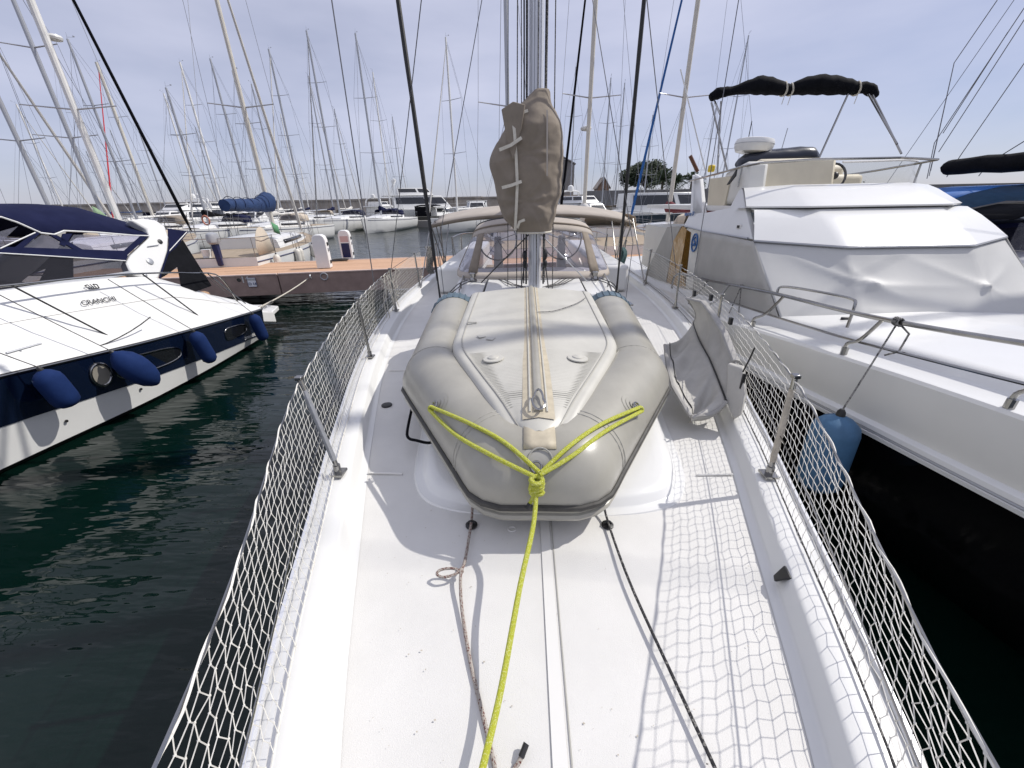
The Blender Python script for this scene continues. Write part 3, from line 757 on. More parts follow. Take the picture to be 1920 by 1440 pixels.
# glued seams across the tube
for i, dd in [(IC1[0]-1, 0), (IC1[0]-1, -0.03), (IC1[1]+1, 0), (IC1[1]+1, 0.03), (IC2[0]-1, 0), (IC2[1]+1, 0)]:
    p, t, o = frame_at(i); p = p+t*dd
    sm = MB(); sm.tube([p+o*math.cos(a)*(TR+0.0005)+V((0, 0, math.sin(a)*(TR+0.0005))) for a in [R(-5)+R(150)*k/18 for k in range(19)]], 0.0025, 4); sm.build('tube_seam', M['patch'], dinghy)
sm = MB(); sm.tube(side_path(R(118), TR+0.0005)[6:-6], 0.003, 4); sm.build('tube_seam', M['patch'], dinghy)
# hull bottom, a shallow V with a rolled rim
HP = [(1.49, 0.088), (1.505, 0.103), (1.55, 0.135), (1.7, 0.205), (1.9, 0.295), (2.2, 0.425), (2.38, 0.495), (2.52, 0.528), (2.8, 0.54), (3.2, 0.545), (3.6, 0.55), (3.9, 0.55)]
def hw(y): return smooth_tab(HP, y)
ys = [1.49, 1.495, 1.505, 1.53, 1.56, 1.60, 1.65, 1.7, 1.8, 1.9, 2.0, 2.1, 2.2, 2.3, 2.38, 2.45, 2.52, 2.6, 2.8, 3.0, 3.2, 3.4, 3.6, 3.88]
def keel_z(y): return dz(y)+TR + 0.055*min(1, max(0, y-1.47)/0.28)**0.7 - 0.022*max(0, y-2.2)
G = []
for y in ys:
    w_ = hw(y); zk = keel_z(y); row = []
    rimz = dz(y)+TR*0.74
    edge = zk - 0.022 - 0.035*w_
    half = [(w_+0.024, rimz-0.03), (w_+0.026, lerp(rimz, edge, 0.55)), (w_+0.012, edge-0.012), (w_-0.012, edge-0.002), (w_-0.035, edge-0.004), (w_*0.62, lerp(edge, zk, 0.42)), (w_*0.3, lerp(edge, zk, 0.74)), (0.001, zk)]
    row = [V((CX-x, y, z)) for x, z in half] + [V((CX+x, y, z)) for x, z in reversed(half[:-1])]
    G.append(row)
hl_ = MB(); hl_.grid(G); e = G[-1]; hl_.add(e, [tuple(range(len(e)))])
e = G[0]; hl_.add(e, [tuple(range(len(e)))])
hull_o = hl_.build('hull_bottom', M['pvc_hull'], dinghy, smooth=40)
# moulded edge groove and dark tubes standing in for shade between hull and tube
gv = MB()
for s in (-1, 1):
    pts = [V((CX+s*(hw(y)+0.030), y, dz(y)+TR*0.74-0.0)) for y in ys[3:]]
    gv.tube(pts, 0.012, 6)
gv.build('hull_gap_shade', M['pvc_dark'], dinghy)
rg_ = MB()
for s in (-1, 1):
    rg_.tube([V((CX+s*(hw(y)-0.040), y, keel_z(y)-0.022-0.035*hw(y)-0.0005)) for y in ys[2:]], 0.0042, 5)
rg_.build('rim_groove', M['patch'], dinghy)
# fine non-slip ribs across the forward panels
rib = MB()
y = 1.66
while y < 2.30:
    for s in (-1, 1):
        w_ = hw(y)-0.05; zk = keel_z(y); ed_ = zk-0.022-0.035*hw(y)
        a, b = 0.075, w_
        if b > a+0.02:
            P = [V((CX+s*lerp(a, b, t), y+0.02*lerp(a, b, t), lerp(zk, ed_, (lerp(a, b, t)/hw(y)))+0.0005)) for t in (0, 0.5, 1)]
            rib.tube(P, 0.0016, 4, caps=False)
    y += 0.017
stuff(rib.build('nonslip_ribs', M['pvc_hull'], dinghy))
# keel tape and tube
kt = MB(); kt.grid([[V((CX+x, y, keel_z(y)+0.006-abs(x)*0.16)) for x in (-0.075, -0.05, -0.028, 0, 0.028, 0.05, 0.075)] for y in ys[4:]]); kt.build('keel_tape', M['keel'], dinghy)
kt = MB(); kt.tube([V((CX, y, keel_z(y)+0.006)) for y in ys[5:]], 0.022, 10, flat=0.6); kt.build('keel_guard', M['pvc'], dinghy)
for s in (-1, 1):
    kt = MB(); kt.tube([V((CX+s*0.040, y, keel_z(y)+0.002)) for y in ys[5:]], 0.0055, 6); kt.build('keel_edge', M['pvc_hull'], dinghy)
# lower end of the keel tape glued over the bow tube
pts = []
kb = MB(); G2 = []
for k in range(7):
    a = R(100-k*7); y0 = 1.52
    G2.append([V((CX+x, y0 - TR*1.005*math.cos(a), dz(1.52)+TR*1.005*math.sin(a)+0.002)) for x in (-0.07, -0.03, 0.0, 0.03, 0.07)])
kb.grid(G2); kb.build('keel_tape', M['keel'], dinghy, solid=0.004)
# bow towing eye on the keel
ey = MB(); c = V((CX+0.002, 1.64, keel_z(1.64)+0.028)); ey.tube([c+V((0.026*math.sin(a)*(1.2 if math.cos(a) < 0 else 0.8), 0.065*math.cos(a), 0.02*math.cos(a)+0.01)) for a in [2*math.pi*k/20 for k in range(20)]], 0.006, 6, closed=True); ey.build('towing_eye', M['steel'], dinghy)
# drain rosettes and small plates on the bottom
def on_hull(x, y, up=0.004):
    w_ = hw(y); zk = keel_z(y); ed_ = zk-0.022-0.035*w_; f = min(abs(x)/w_, 1); return V((CX+x, y, lerp(zk, ed_, f)+up))
for s in (-1, 1):
    c = on_hull(s*0.25, 2.18, 0.006); nx = V((s*0.09, 0, 1)).normalized()
    rs = MB(); Mx = Matrix.Translation(c) @ nx.to_track_quat('Z', 'Y').to_matrix().to_4x4(); rs.lathe([(0.062, -0.002), (0.06, 0.004), (0.034, 0.006), (0.03, 0.012), (0.012, 0.017), (0.004, 0.019)], 22, Mx); rs.build('drain_rosette', M['pvc_hull'], dinghy)
for x, y, a in ((-0.36, 2.58, 0.5), (-0.29, 2.52, -0.4)):
    pl = MB(); c = on_hull(x, y, 0.0055); pl.box(c, (0.05, 0.055, 0.004), Matrix.Rotation(a, 3, 'Z')); pl.build('maker_plate', M['pvc_hull'], dinghy, bevel=0.003)
pl = MB(); c = on_hull(-0.46, 2.9, 0.007); pl.box(c, (0.07, 0.022, 0.004)); pl.build('maker_plate', M['patch'], dinghy, bevel=0.002)
# D-ring patches with rings
def tube_pt(i, ang, rad=TR):
    """i may be fractional: a point on the tube between two rings"""
    a = int(min(i, n_-2)); f = i-a; (p0, t0, o0), (p1, t1, o1) = frame_at(a), frame_at(a+1)
    q0 = p0+o0*math.cos(ang)*rad*SCL[a]+V((0, 0, math.sin(ang)*rad)); q1 = p1+o1*math.cos(ang)*rad*SCL[a+1]+V((0, 0, math.sin(ang)*rad))
    o = o0.lerp(o1, f).normalized(); return q0.lerp(q1, f), o*math.cos(ang)+V((0, 0, math.sin(ang))), t0.lerp(t1, f).normalized()
DR = {}
def find_tube(x, y):
    best = None
    for i4 in range(8*6, (n_-8)*6):
        i = i4/6
        for a in range(0, 100, 2):
            q = proj(tube_pt(i, R(a))[0]); e_ = (q[0]-x)**2+(q[1]-y)**2
            if best is None or e_ < best[0]: best = (e_, i, R(a))
    return best[1], best[2]
for nm, pxy in (('l', (822, 758)), ('r', (1187, 762)), ('b', (1006, 872))):
    i, ang = find_tube(*pxy)
    c, nrm, t = tube_pt(i, ang)
    pt = MB()
    # round patch wrapped on the tube
    for rad, up, m_ in ((0.072, 0.0015, 0), (0.05, 0.004, 0), (0.028, 0.009, 0)):
        ring = []
        p0 = c-nrm*TR
        tt = t; side = nrm.cross(tt).normalized()
        rows = []
        for q in range(4):
            r_ = rad*(q+0.02)/3
            rows.append([])
            for k in range(20):
                a = 2*math.pi*k/20; along = r_*math.cos(a)*1.0; ar = r_*math.sin(a)/TR
                nn = (nrm*math.cos(ar)+side*math.sin(ar)); rows[-1].append(p0+tt*along+nn*(TR+up))
        pt.loft(rows, True)
    pt.build('ring_patch', M['pvc'] if nm != 'b' else M['patch'], dinghy)
    rg = MB(); cc = c+nrm*0.014; dn = (V((0, 0, -1))-nrm*nrm.dot(V((0, 0, -1)))).normalized(); sd = nrm.cross(dn)
    cc = cc+dn*0.012
    rg.tube([cc+sd*0.022*math.cos(a)+dn*0.022*math.sin(a)+nrm*0.004 for a in [2*math.pi*k/16 for k in range(16)]], 0.0045, 6, closed=True); rg.build('lashing_ring', M['steel'], dinghy)
    DR[nm] = cc+dn*0.02+nrm*0.008
# bow grab handle (oval patch with a stiff strap) below the tape
c, nrm, t = tube_pt(*find_tube(1010, 868))
hd = MB(); hd.tube([c+t*0.058*math.cos(a)*0.9+(nrm.cross(t))*0.06*math.sin(a)+nrm*(0.004) for a in [2*math.pi*k/24 for k in range(24)]], 0.004, 5, closed=True); hd.build('bow_handle_patch', M['patch'], dinghy)

# ---------------- yellow lashing
yr = MB()
L, Rr, B = DR['l'], DR['r'], DR['b']
def over(a, b, lift, dx=0.0, k=12):
    out = []
    for i in range(k+1):
        t = i/k; p = V(a).lerp(V(b), t)
        # keep outside the tube: nearest path point
        q = min(sp_, key=lambda s_: (s_-p).length)
        dlt = p-q
        if dlt.length < TR+lift: p = q+dlt.normalized()*(TR+lift)
        out.append(p+V((dx, 0, 0)))
    return out
_i, _a = find_tube(1005, 905); _c, _n, _t = tube_pt(_i, _a); KN = _c+_n*0.022
RADY = 0.0098
def rope_on(pix, ends):
    P = [V(ends[0])]
    for x, y in pix: _a = tube_pt(*find_tube(x, y)); P.append(_a[0]+_a[1]*0.012)
    return spline(P+[V(ends[1])], 6)
yr.tube(rope_on([(880, 795), (945, 832)], (L+V((0, 0, 0.006)), B+V((0.012, -0.006, 0.0)))), RADY, 8)
yr.tube(rope_on([(858, 815), (920, 853)], (L+V((-0.012, -0.006, -0.008)), KN+V((-0.014, 0, 0.045)))), RADY, 8)
yr.tube(rope_on([(1130, 797), (1070, 836)], (Rr+V((0, 0, 0.01)), B+V((0.02, -0.006, 0.0)))), RADY, 8)
yr.tube(rope_on([(1135, 808), (1070, 855)], (Rr+V((0.012, -0.006, -0.008)), KN+V((0.014, 0, 0.05)))), RADY, 8)
for p in (L, Rr):
    yr.tube([p+V((0.0, 0.0, 0.012*math.cos(a)))+V((0.012*math.sin(a), -0.006, 0)) for a in [2*math.pi*k/10 for k in range(10)]], 0.0085, 6, closed=True)
for k in range(4):                                   # the knot
    c = KN+V((0.002*(k % 2), -0.014, 0.035-0.021*k))
    yr.tube([c+V((0.024*math.cos(a), 0.018*math.sin(a), 0.006*math.sin(a+k))) for a in [2*math.pi*j/12 for j in range(12)]], 0.0105, 7, closed=True)
yr.tube([KN+V((-0.016, -0.02, 0.04)), KN+V((-0.026, -0.026, 0.0)), KN+V((-0.012, -0.028, -0.04))], 0.0095, 7)
end = V(pz(905, 1440, DZ+0.085))
m1 = pz(975, 1100, DZ+0.19); m2 = pz(940, 1290, DZ+0.105)
ext = end+(end-m2)*0.8; ext.z = DZ+0.08
yr.tube(spline([KN+V((0, -0.012, -0.02)), pz(1000, 985, DZ+0.25), m1, m2, end, ext], 8), RADY, 9)
yr.tube([KN+V((-0.01, -0.02, -0.04)), KN+V((-0.028, -0.03, -0.075))], 0.009, 7)
yo = yr.build('mooring_rope', M['yellow'], None, smooth=80)
tag(yo, 'yellow rope tied in a knot over the dinghy bow and running along the deck', 'rope')
be = MB(); a = KN+V((-0.026, -0.03, -0.07)); be.tube([a, a+V((-0.012, -0.006, -0.022))], 0.0098, 7); be.build('whipped_end', M['black'], yo)

# ---------------- deck ropes under the dinghy's bow
def eye(p, nm='pad_eye'):
    e_ = MB(); e_.lathe([(0.028, 0), (0.028, 0.006), (0.014, 0.012)], 14, Matrix.Translation(p)); e_.tube([p+V((0.016*math.cos(a), 0, 0.016*math.sin(a)+0.01)) for a in [math.pi*k/8 for k in range(9)]], 0.005, 6)
    return e_.build(nm, M['black'], yacht)
E1 = V(pz(884, 985, DZ+0.02)); E2 = V(pz(1139, 985, DZ+0.02)); eye(E1); eye(E2)
zr = DZ+0.022
rw = MB()
rw.tube(spline([E1+V((0.0, 0.09, 0.09)), E1+V((0, 0.01, 0.02)), pz(872, 1050, zr+0.02), pz(864, 1075, zr+0.03), pz(866, 1140, zr+0.01), pz(882, 1240, zr), pz(903, 1330, zr), pz(925, 1425, zr), pz(940, 1520, zr)], 8), 0.0065, 7)
lp = [pz(864, 1072, zr+0.035), pz(850, 1066, zr+0.035), pz(828, 1068, zr+0.03), pz(819, 1076, zr+0.025), pz(830, 1082, zr+0.025), pz(850, 1078, zr+0.03), pz(862, 1070, zr+0.035)]
rw.tube(spline(lp, 5), 0.0055, 7)
rw.blob(pz(864, 1071, zr+0.03), 0.013)
tag(rw.build('control_rope', M['rope_white'], None, smooth=80), 'thin white rope with red flecks and a small loop on the deck', 'rope')
rb = MB(); rb.tube(spline([E2+V((-0.01, 0.14, 0.08)), E2+V((0, 0.01, 0.022)), pz(1180, 1090, zr+0.02), pz(1262, 1270, zr+0.015), pz(1345, 1450, zr+0.01), pz(1375, 1515, zr)], 8), 0.0055, 7)
tag(rb.build('control_rope', M['rope_black'], None, smooth=80), 'thin black rope running straight along the deck from under the dinghy', 'rope')
re_ = MB(); re_.tube(spline([pz(986, 1396, zr+0.02), pz(975, 1425, zr+0.01), pz(960, 1450, zr), pz(940, 1500, zr)], 6), 0.0065, 7)
ro = re_.build('rope_end', M['rope_white'], None, smooth=80); tag(ro, 'loose rope end with a black taped tip on the white deck', 'rope')
tp = MB(); tp.tube([pz(987, 1394, zr+0.022), pz(977, 1420, zr+0.012)], 0.0085, 8); tp.build('taped_tip', M['black'], ro)
dl = MB(); dl.tube([pz(960, 992, DZ+0.018)+V((0.018*math.cos(a), 0.014*math.sin(a), 0)) for a in [2*math.pi*k/16 for k in range(16)]], 0.003, 5, closed=True); dl.build('deck_plug', M['seam'], yacht)
# black strap looping out from under the dinghy on the left
bs = MB(); bs.tube(spline([pz(776, 752, 1.55), pz(768, 785, 1.50), pz(764, 818, 1.475), pz(782, 826, 1.475), pz(806, 830, 1.475), pz(815, 820, 1.48)], 6), 0.009, 7)
tag(bs.build('lashing_strap', M['black_cloth'], None), 'black strap end looped on the deck below the dinghy side', 'strap')
# line lying across the dinghy bottom from the right cone to the left panel
ln = MB(); P = []
for x, y in ((1098, 552), (1080, 565), (1040, 582), (1008, 587), (960, 620), (915, 665)):
    q = pz(x, y, keel_z(3.2)+0.01); yy = min(max(q.y, 1.9), 3.95); q = pz(x, y, on_hull(0, yy).z); xx = q.x-CX
    yy = min(max(q.y, 1.9), 3.95); o = on_hull(max(min(xx, hw(yy)), -hw(yy)), yy, 0.012); P.append(o)
ln.tube(spline(P[:4], 6), 0.004, 5)
tag(ln.build('light_line', M['rope_grey'], None), 'thin grey line lying across the pale dinghy bottom', 'rope')

# specks of dirt on the foredeck
fk = MB(); rnd = random.Random(21)
for k in range(90):
    y = rnd.uniform(0.45, 1.5); x = rnd.uniform(-0.62, 0.62)*(hb(y)-0.28)/0.62; r_ = rnd.choice((0.0012, 0.0015, 0.002, 0.003)); z_ = DZ+0.02-abs(x)*0.016+0.0035; a0 = rnd.uniform(0, 6)
    fk.add([V((x+r_*rnd.uniform(.5, 1.6)*math.cos(a0+a), y+r_*rnd.uniform(.5, 1.2)*math.sin(a0+a), z_)) for a in (0, 1.2, 2.4, 3.6, 4.9)], [(0, 1, 2, 3, 4)])
stuff(fk.build('dirt_specks', M['lace'], yacht, smooth=None))
# ================================================================ safety nets, laced to the lifelines
def make_net(s, y0, y1, label):
    rnd = random.Random(3 if s < 0 else 11)
    cell = 0.045; nc = int((y1-y0)/cell); nr = 13
    N = MB(); P = {}
    def edge_pt(y, f):
        b = s*(hb(y)-0.085); t = tl(s, y)
        p = V((lerp(b, t, f), y, lerp(DZ+0.105, 1.982, f)))
        bulge = 0.018*math.sin(math.pi*f)*(0.6+0.4*math.sin(y*2.1))
        p.x += s*bulge
        # top edge sags a little between stanchions
        return p
    for i in range(nc+1):
        for j in range(nr+1):
            f = j/nr; y = y0+i*cell
            zig = 0.13*cell*(1 if j % 2 else -1) if 0 < j < nr else 0
            zz = 0.05*cell*(1 if i % 2 else -1) if 0 < j < nr else 0
            p = edge_pt(y+zig, f)
            jt = 0.07*cell
            p += V((rnd.uniform(-jt, jt), rnd.uniform(-jt, jt), zz+rnd.uniform(-jt, jt) if 0 < j < nr else 0))
            if 4.3 < y < 6.6 and 0 < j <= nr: p.z -= 0.05*f*math.sin((y-4.3)/2.3*math.pi)
            P[i, j] = p
    r = 0.0013
    def strand(a, b):
        d_ = (b-a); L = d_.length
        if L < 1e-6: return
        d_ /= L; u = d_.orthogonal().normalized(); w_ = d_.cross(u)
        v = []
        for q in (a, b):
            for k in range(3):
                an = 2*math.pi*k/3; v.append(q+(u*math.cos(an)+w_*math.sin(an))*r)
        N.add(v, [(0, 1, 4, 3), (1, 2, 5, 4), (2, 0, 3, 5)])
    for i in range(nc+1):
        for j in range(nr+1):
            if j < nr: strand(P[i, j], P[i, j+1])
            if i < nc: strand(P[i, j], P[i+1, j])
            if i % 1 == 0 and P[i, j].y < 4.0:
                c = P[i, j]; k = 0.0036
                N.add([c+V((k, 0, 0)), c+V((-k, 0, 0)), c+V((0, k, 0)), c+V((0, -k, 0)), c+V((0, 0, k)), c+V((0, 0, -k))], [(0, 2, 4), (2, 1, 4), (1, 3, 4), (3, 0, 4), (2, 0, 5), (1, 2, 5), (3, 1, 5), (0, 3, 5)])
    o = N.build('safety_net', M['net'], None, smooth=None, fixn=False)
    tag(o, label, 'net')
    # lacing cord spiralled round the top wire
    lc = MB(); pts = []
    k = 0; y = y0
    while y < min(y1, 5.0):
        a = (y-y0)*31+2.5*noise.noise(V((y*2.3, s, 0))); am_ = 0.0042+0.003*noise.noise(V((y*5, s*3, 1))); pts.append(V((tl(s, y)+am_*math.cos(a), y, 1.985+am_*math.sin(a)))); y += 0.03
    lc.tube(pts, 0.0032, 4); lc.build('lacing_cord', M['net'], o)
    lc = MB(); lc.tube([V((s*(hb(y0+i*0.2)-0.083), y0+i*0.2, DZ+0.108)) for i in range(int((y1-y0)/0.2))], 0.0035, 5); lc.build('bottom_cord', M['net'] if s < 0 else M['rope_black'], o)
    return o
make_net(-1, -0.85, 7.4, 'white square-mesh safety net on the lifelines facing the navy striped cruiser')
make_net(1, -0.85, 7.4, 'white square-mesh safety net on the lifelines facing the black hulled cruiser')
# loose cord ends tied up on the left net near the shrouds
lc = MB()
rnd = random.Random(5)
for k in range(9):
    y = 4.55+0.12*k; x = tl(-1, y)
    p = V((x, y, 1.97)); lc.tube(spline([p, p+V((rnd.uniform(-.03, .05), rnd.uniform(-.05, .05), rnd.uniform(-.12, .03))), p+V((rnd.uniform(-.04, .06), rnd.uniform(-.08, .08), rnd.uniform(-.3, -.12))), p+V((rnd.uniform(-.02, .04), rnd.uniform(-.06, .06), rnd.uniform(-.5, -.3)))], 5), 0.006, 5)
tag(lc.build('cord_bundle', M['rope_cream'], None), 'bunched cream cords knotted to the net near the shroud', 'rope')
# ================================================================ grey canvas bag hung on the right lifeline
bag = thing('canvas_bag', 'open grey canvas bag slumped against the safety net', 'bag', (1.2, 2.5, DZ))
def pts_to(L): return [V(p) for p in L]
# floor of the bag: left rim -> spine
left = [pz(1247, 648, 1.60), pz(1252, 690, 1.58), pz(1262, 728, 1.56), pz(1288, 772, 1.52), pz(1296, 782, 1.515)]
mid = [pz(1300, 606, 1.66), pz(1312, 640, 1.64), pz(1330, 672, 1.62), pz(1344, 705, 1.60), pz(1362, 752, 1.575)]
def wob(p, k): return p+V((0, 0, 0.012*math.sin(k*2.1)+0.010*noise.noise(p*9)))
fl = MB(); G = []
for i in range(0, 41):
    i = i/2
    t = i/20*4; a = int(min(t, 3)); f = t-a
    A = left[a].lerp(left[a+1], f); B = mid[a].lerp(mid[a+1], f); row = []
    for j in range(11):
        u = j/10; p = A.lerp(B, u); p.z += -0.075*math.sin(math.pi*u)*(0.8+0.3*math.sin(i*0.9)) + 0.055*(0.55-abs(math.sin(i*0.62+u*1.3)))*math.sin(math.pi*u)**0.7
        row.append(p)
    G.append(row)
fl.grid(G); fl.build('bag_floor', M['bag'], bag, solid=0.008, smooth=80)
rim = MB(); rim.tube([g[0]+V((0, 0, 0.006)) for g in G], 0.016, 7, flat=0.7); rim.build('floor_binding', M['bag_trim'], bag)
rim = MB(); rim.tube([g[1].lerp(g[2], 0.6)+V((0, 0, 0.008)) for g in G], 0.0045, 5); rim.build('zip', M['black'], bag)
rim = MB(); rim.tube([g[-1]+V((-0.004, 0, 0.006)) for g in G], 0.006, 5); rim.build('zip', M['black'], bag)
rim = MB(); rim.tube([p+V((0, -0.004, 0)) for p in G[-1]], 0.012, 6); rim.build('floor_binding', M['bag_trim'], bag)
# under side of the front edge
un = MB(); un.grid([[p, p+V((0.03, 0.05, -0.06)), p+V((0.05, 0.12, -0.11))] for p in G[-1]]); un.build('bag_skirt', M['bag'], bag, solid=0.006)
# back panel, standing against the net
topl = [px(1290, 560, 1.36), px(1318, 566, 1.36), px(1338, 590, 1.37), px(1358, 622, 1.35), px(1380, 678, 1.29)]
bk = MB(); G = []
for i in range(21):
    t = i/20*4; a = int(min(t, 3)); f = t-a
    A = mid[a].lerp(mid[a+1], f); B = topl[a].lerp(topl[a+1], f); row = []
    for j in range(9):
        u = j/8; p = A.lerp(B, u); p.x += 0.05*math.sin(math.pi*u)+0.045*(0.5-abs(math.sin(i*0.5+u*1.2)))*math.sin(math.pi*u)**0.7
        row.append(p)
    G.append(row)
bk.grid(G); bk.build('bag_back', M['bag'], bag, solid=0.008, smooth=80)
rim = MB(); rim.tube([g[-1] for g in G], 0.026, 8, flat=0.5); rim.build('back_binding', M['bag_trim'], bag)
rim = MB(); rim.tube([p for p in G[0]], 0.014, 6); rim.build('back_binding', M['bag_trim'], bag)
# front end pocket
ep = [px(1363, 682, 1.22), px(1392, 690, 1.24), px(1396, 740, 1.23), px(1388, 780, 1.22), px(1374, 788, 1.20), px(1364, 752, 1.18)]
en = MB(); en.slab(ep, (0.05, 0.06, -0.01)); en.build('bag_end_flap', M['bag'], bag, bevel=0.012)
hk = MB(); hk.box(px(1393, 715, 1.235), (0.02, 0.012, 0.10)); hk.tube([px(1393, 697, 1.235), px(1408, 668, 1.215), px(1415, 652, 1.20)], 0.005, 5); hk.build('hook_strap', M['black'], bag)
for (x, y) in ((1333, 558), (1370, 602), (1302, 550)):
    p = px(x, y, 1.38); t_ = MB(); t_.box(p, (0.02, 0.03, 0.05)); t_.build('tie_strap', M['black'], bag)
# ================================================================ taupe cover round the mast foot of the mainsail
CV = [(2.44, -0.22, 0.19), (2.50, -0.28, 0.205), (2.60, -0.36, 0.235), (2.75, -0.42, 0.265), (2.90, -0.455, 0.285), (3.05, -0.48, 0.30), (3.18, -0.495, 0.305), (3.27, -0.47, 0.30), (3.38, -0.40, 0.29), (3.50, -0.31, 0.265), (3.60, -0.24, 0.225), (3.67, -0.19, 0.18), (3.72, -0.12, 0.165), (3.80, -0.02, 0.155)]
cv = MB(); rings = []
for k in range(91):
    z = lerp(2.44, 3.80, k/90)
    x0 = smooth_tab([(c[0], c[1]) for c in CV], z); x1 = smooth_tab([(c[0], c[2]) for c in CV], z)
    cx = (x0+x1)/2; hwid = (x1-x0)/2; dep = min(hwid*1.0, 0.30); ring = []
    for j in range(96):
        a = 2*math.pi*j/96; ca, sa = math.cos(a), math.sin(a)
        e_ = 0.85
        x = cx+hwid*math.copysign(abs(ca)**e_, ca); y = MY-0.02+(dep+0.06)*math.copysign(abs(sa)**e_, sa)*(1.0 if sa < 0 else 1.7)
        p = V((x, y, z))
        # gathered folds pulling towards the two toggles on the front
        fold = 0.0
        for tz in (2.76, 3.22):
            dx_ = x+0.10; dz_ = z-tz; rr_ = math.hypot(dx_, dz_); an = math.atan2(dz_, dx_)
            fold += 0.030*(0.5-abs(math.sin(an*4.5+tz*3+0.6*noise.noise(V((an*2, tz, 0))))))*math.exp(-rr_*2.6)*min(1, rr_*9)
            fold -= 0.045*math.exp(-(rr_/0.10)**2)
        w_ = noise.noise(p*4.0)*0.020 + (0.5-abs(noise.noise(V((p.x*9+p.z*5, p.y*6, p.z*4-p.x*6)))))*0.016 - (0.5-abs(noise.noise(V((p.x*5, p.y*5, p.z*13)))))*0.010*(1 if x > 0.02 else 0.4)
        p += V((ca*0.8, sa, 0))*(fold*(1 if sa < 0 else 0.3)+w_)
        ring.append(p)
    rings.append(ring)
cv.loft(rings, True, True, True)
cover = cv.build('sail_cover', M['taupe'], None, smooth=80)
tag(cover, 'brown canvas sail cover with cream straps wrapped around the mast', 'sail cover')
# flap folded up at the left shoulder, binding at the hem, straps and toggles
fl = MB(); fl.slab([py(940, 205, 4.68), py(962, 190, 4.66), py(985, 196, 4.66), py(978, 240, 4.62), py(962, 300, 4.60), py(950, 262, 4.64)], (0, 0.02, 0)); fl.build('cover_flap', M['taupe'], cover, bevel=0.008)
hm = MB(); hm.tube([p+V((0, 0, 0.0)) for p in rings[0]], 0.012, 6, closed=True); hm.build('hem_binding', M['strap'], cover)
def ribbon(name, pix, wd, Y, mt, par, th=0.006):
    P = [py(x, y, yy) for (x, y), yy in zip(pix, Y)]
    b_ = MB(); rows = []
    for i, p in enumerate(P):
        a = P[max(i-1, 0)]; c = P[min(i+1, len(P)-1)]; t_ = (c-a).normalized(); u = t_.cross(V((0, 1, 0))).normalized()*wd/2
        rows.append([p-u, p+u, p+u+V((0, th, 0)), p-u+V((0, th, 0))])
    b_.loft(rows, True, True, True); return b_.build(name, mt, par)
FY = 4.60
ribbon('vertical_strap', [(962, 222), (965, 252), (968, 300), (970, 345), (968, 390), (966, 432)], 0.030, [4.66, 4.62, 4.63, 4.62, 4.63, 4.70], M['strap'], cover)
ribbon('toggle_strap', [(936, 281), (958, 272), (978, 258)], 0.030, [4.62, 4.58, 4.60], M['strap'], cover)
ribbon('toggle_strap', [(941, 352), (960, 347), (978, 340)], 0.030, [4.62, 4.58, 4.60], M['strap'], cover)
ribbon('toggle_strap', [(970, 428), (974, 416), (984, 412)], 0.028, [4.68, 4.64, 4.64], M['strap'], cover)
ribbon('toggle_strap', [(965, 209), (976, 212), (990, 207)], 0.026, [4.68, 4.66, 4.68], M['strap'], cover)
ribbon('seam_strap', [(1026, 206), (1026, 260), (1026, 330)], 0.016, [4.70, 4.62, 4.63], M['taupe_lt'], cover)
# the cover goes on along the boom
bc = MB(); rings = []
for k in range(13):
    y = lerp(5.2, 9.5, k/12); hh = lerp(0.42, 0.16, k/12); wv = 0.02*math.sin(k*1.7)
    rings.append([V((0.17*math.cos(a)*lerp(1, .6, k/12)+wv, y, 2.93+hh*0.55+hh*0.62*math.sin(a))) for a in [2*math.pi*j/16 for j in range(16)]])
bc.loft(rings, True, True, True); bc.build('boom_section', M['taupe'], cover)
# ================================================================ navy striped cabin cruiser on the left
LCX = -7.75
lb = thing('cabin_cruiser', 'white cabin cruiser with navy hull stripe and navy canopy beside the pier', 'motorboat', (LCX, 4.5, 0))
LW = [(-2.2, 0.02), (-1.6, 0.45), (-0.6, 0.95), (0.6, 1.32), (2.0, 1.52), (3.5, 1.62), (4.6, 1.76), (5.4, 1.84), (6.6, 1.82), (8.2, 1.68), (8.5, 1.62)]   # half beam at the waterline
def lw(y): return smooth_tab(LW, y)
def zg(y): return 1.10 - 0.086*(y-3.86) if y > 1 else 1.346+0.03*(1-y)         # gunwale
def zb(y): return 0.55 - 0.080*(y-3.6) if y > 1 else 0.758+0.04*(1-y)           # stripe bottom
LYS = [-2.2, -1.9, -1.6, -1.1, -.6, 0, .6, 1.3, 2, 2.75, 3.5, 4, 4.6, 5, 5.4, 6, 6.6, 7.2, 7.7, 8.2, 8.5]
def lflare(y): return 0.13 if y > 2 else 0.13+0.12*(2-y)
def strip(name, zf0, zf1, of0, of1, mt, par, steps=3, ys=LYS):
    g = MB()
    for s in (-1, 1):
        G = []
        for y in ys:
            row = []
            for k in range(steps+1):
                t = k/steps; z = lerp(zf0(y), zf1(y), t); x = lw(y)+lerp(of0(y), of1(y), t)
                row.append(V((LCX+s*x, y, z)))
            G.append(row)
        g.grid(G)
    return g.build(name, mt, par)
c0 = lambda c: (lambda y: c)
strip('boot_stripe', c0(-0.35), c0(0.075), c0(-0.5), c0(0.0), M['antifoul'], lb)
strip('lower_hull', c0(0.075), zb, c0(0.0), lambda y: lflare(y)*0.45, M['gel'], lb)
strip('hull_stripe', zb, lambda y: zg(y)-0.02, lambda y: lflare(y)*0.45+0.012, lambda y: lflare(y)+0.012, M['navy_gel'], lb, 4)
rr_ = MB()
for s in (-1, 1): rr_.tube([V((LCX+s*(lw(y)+lflare(y)+0.012), y, zg(y)-0.005)) for y in LYS], 0.022, 8)
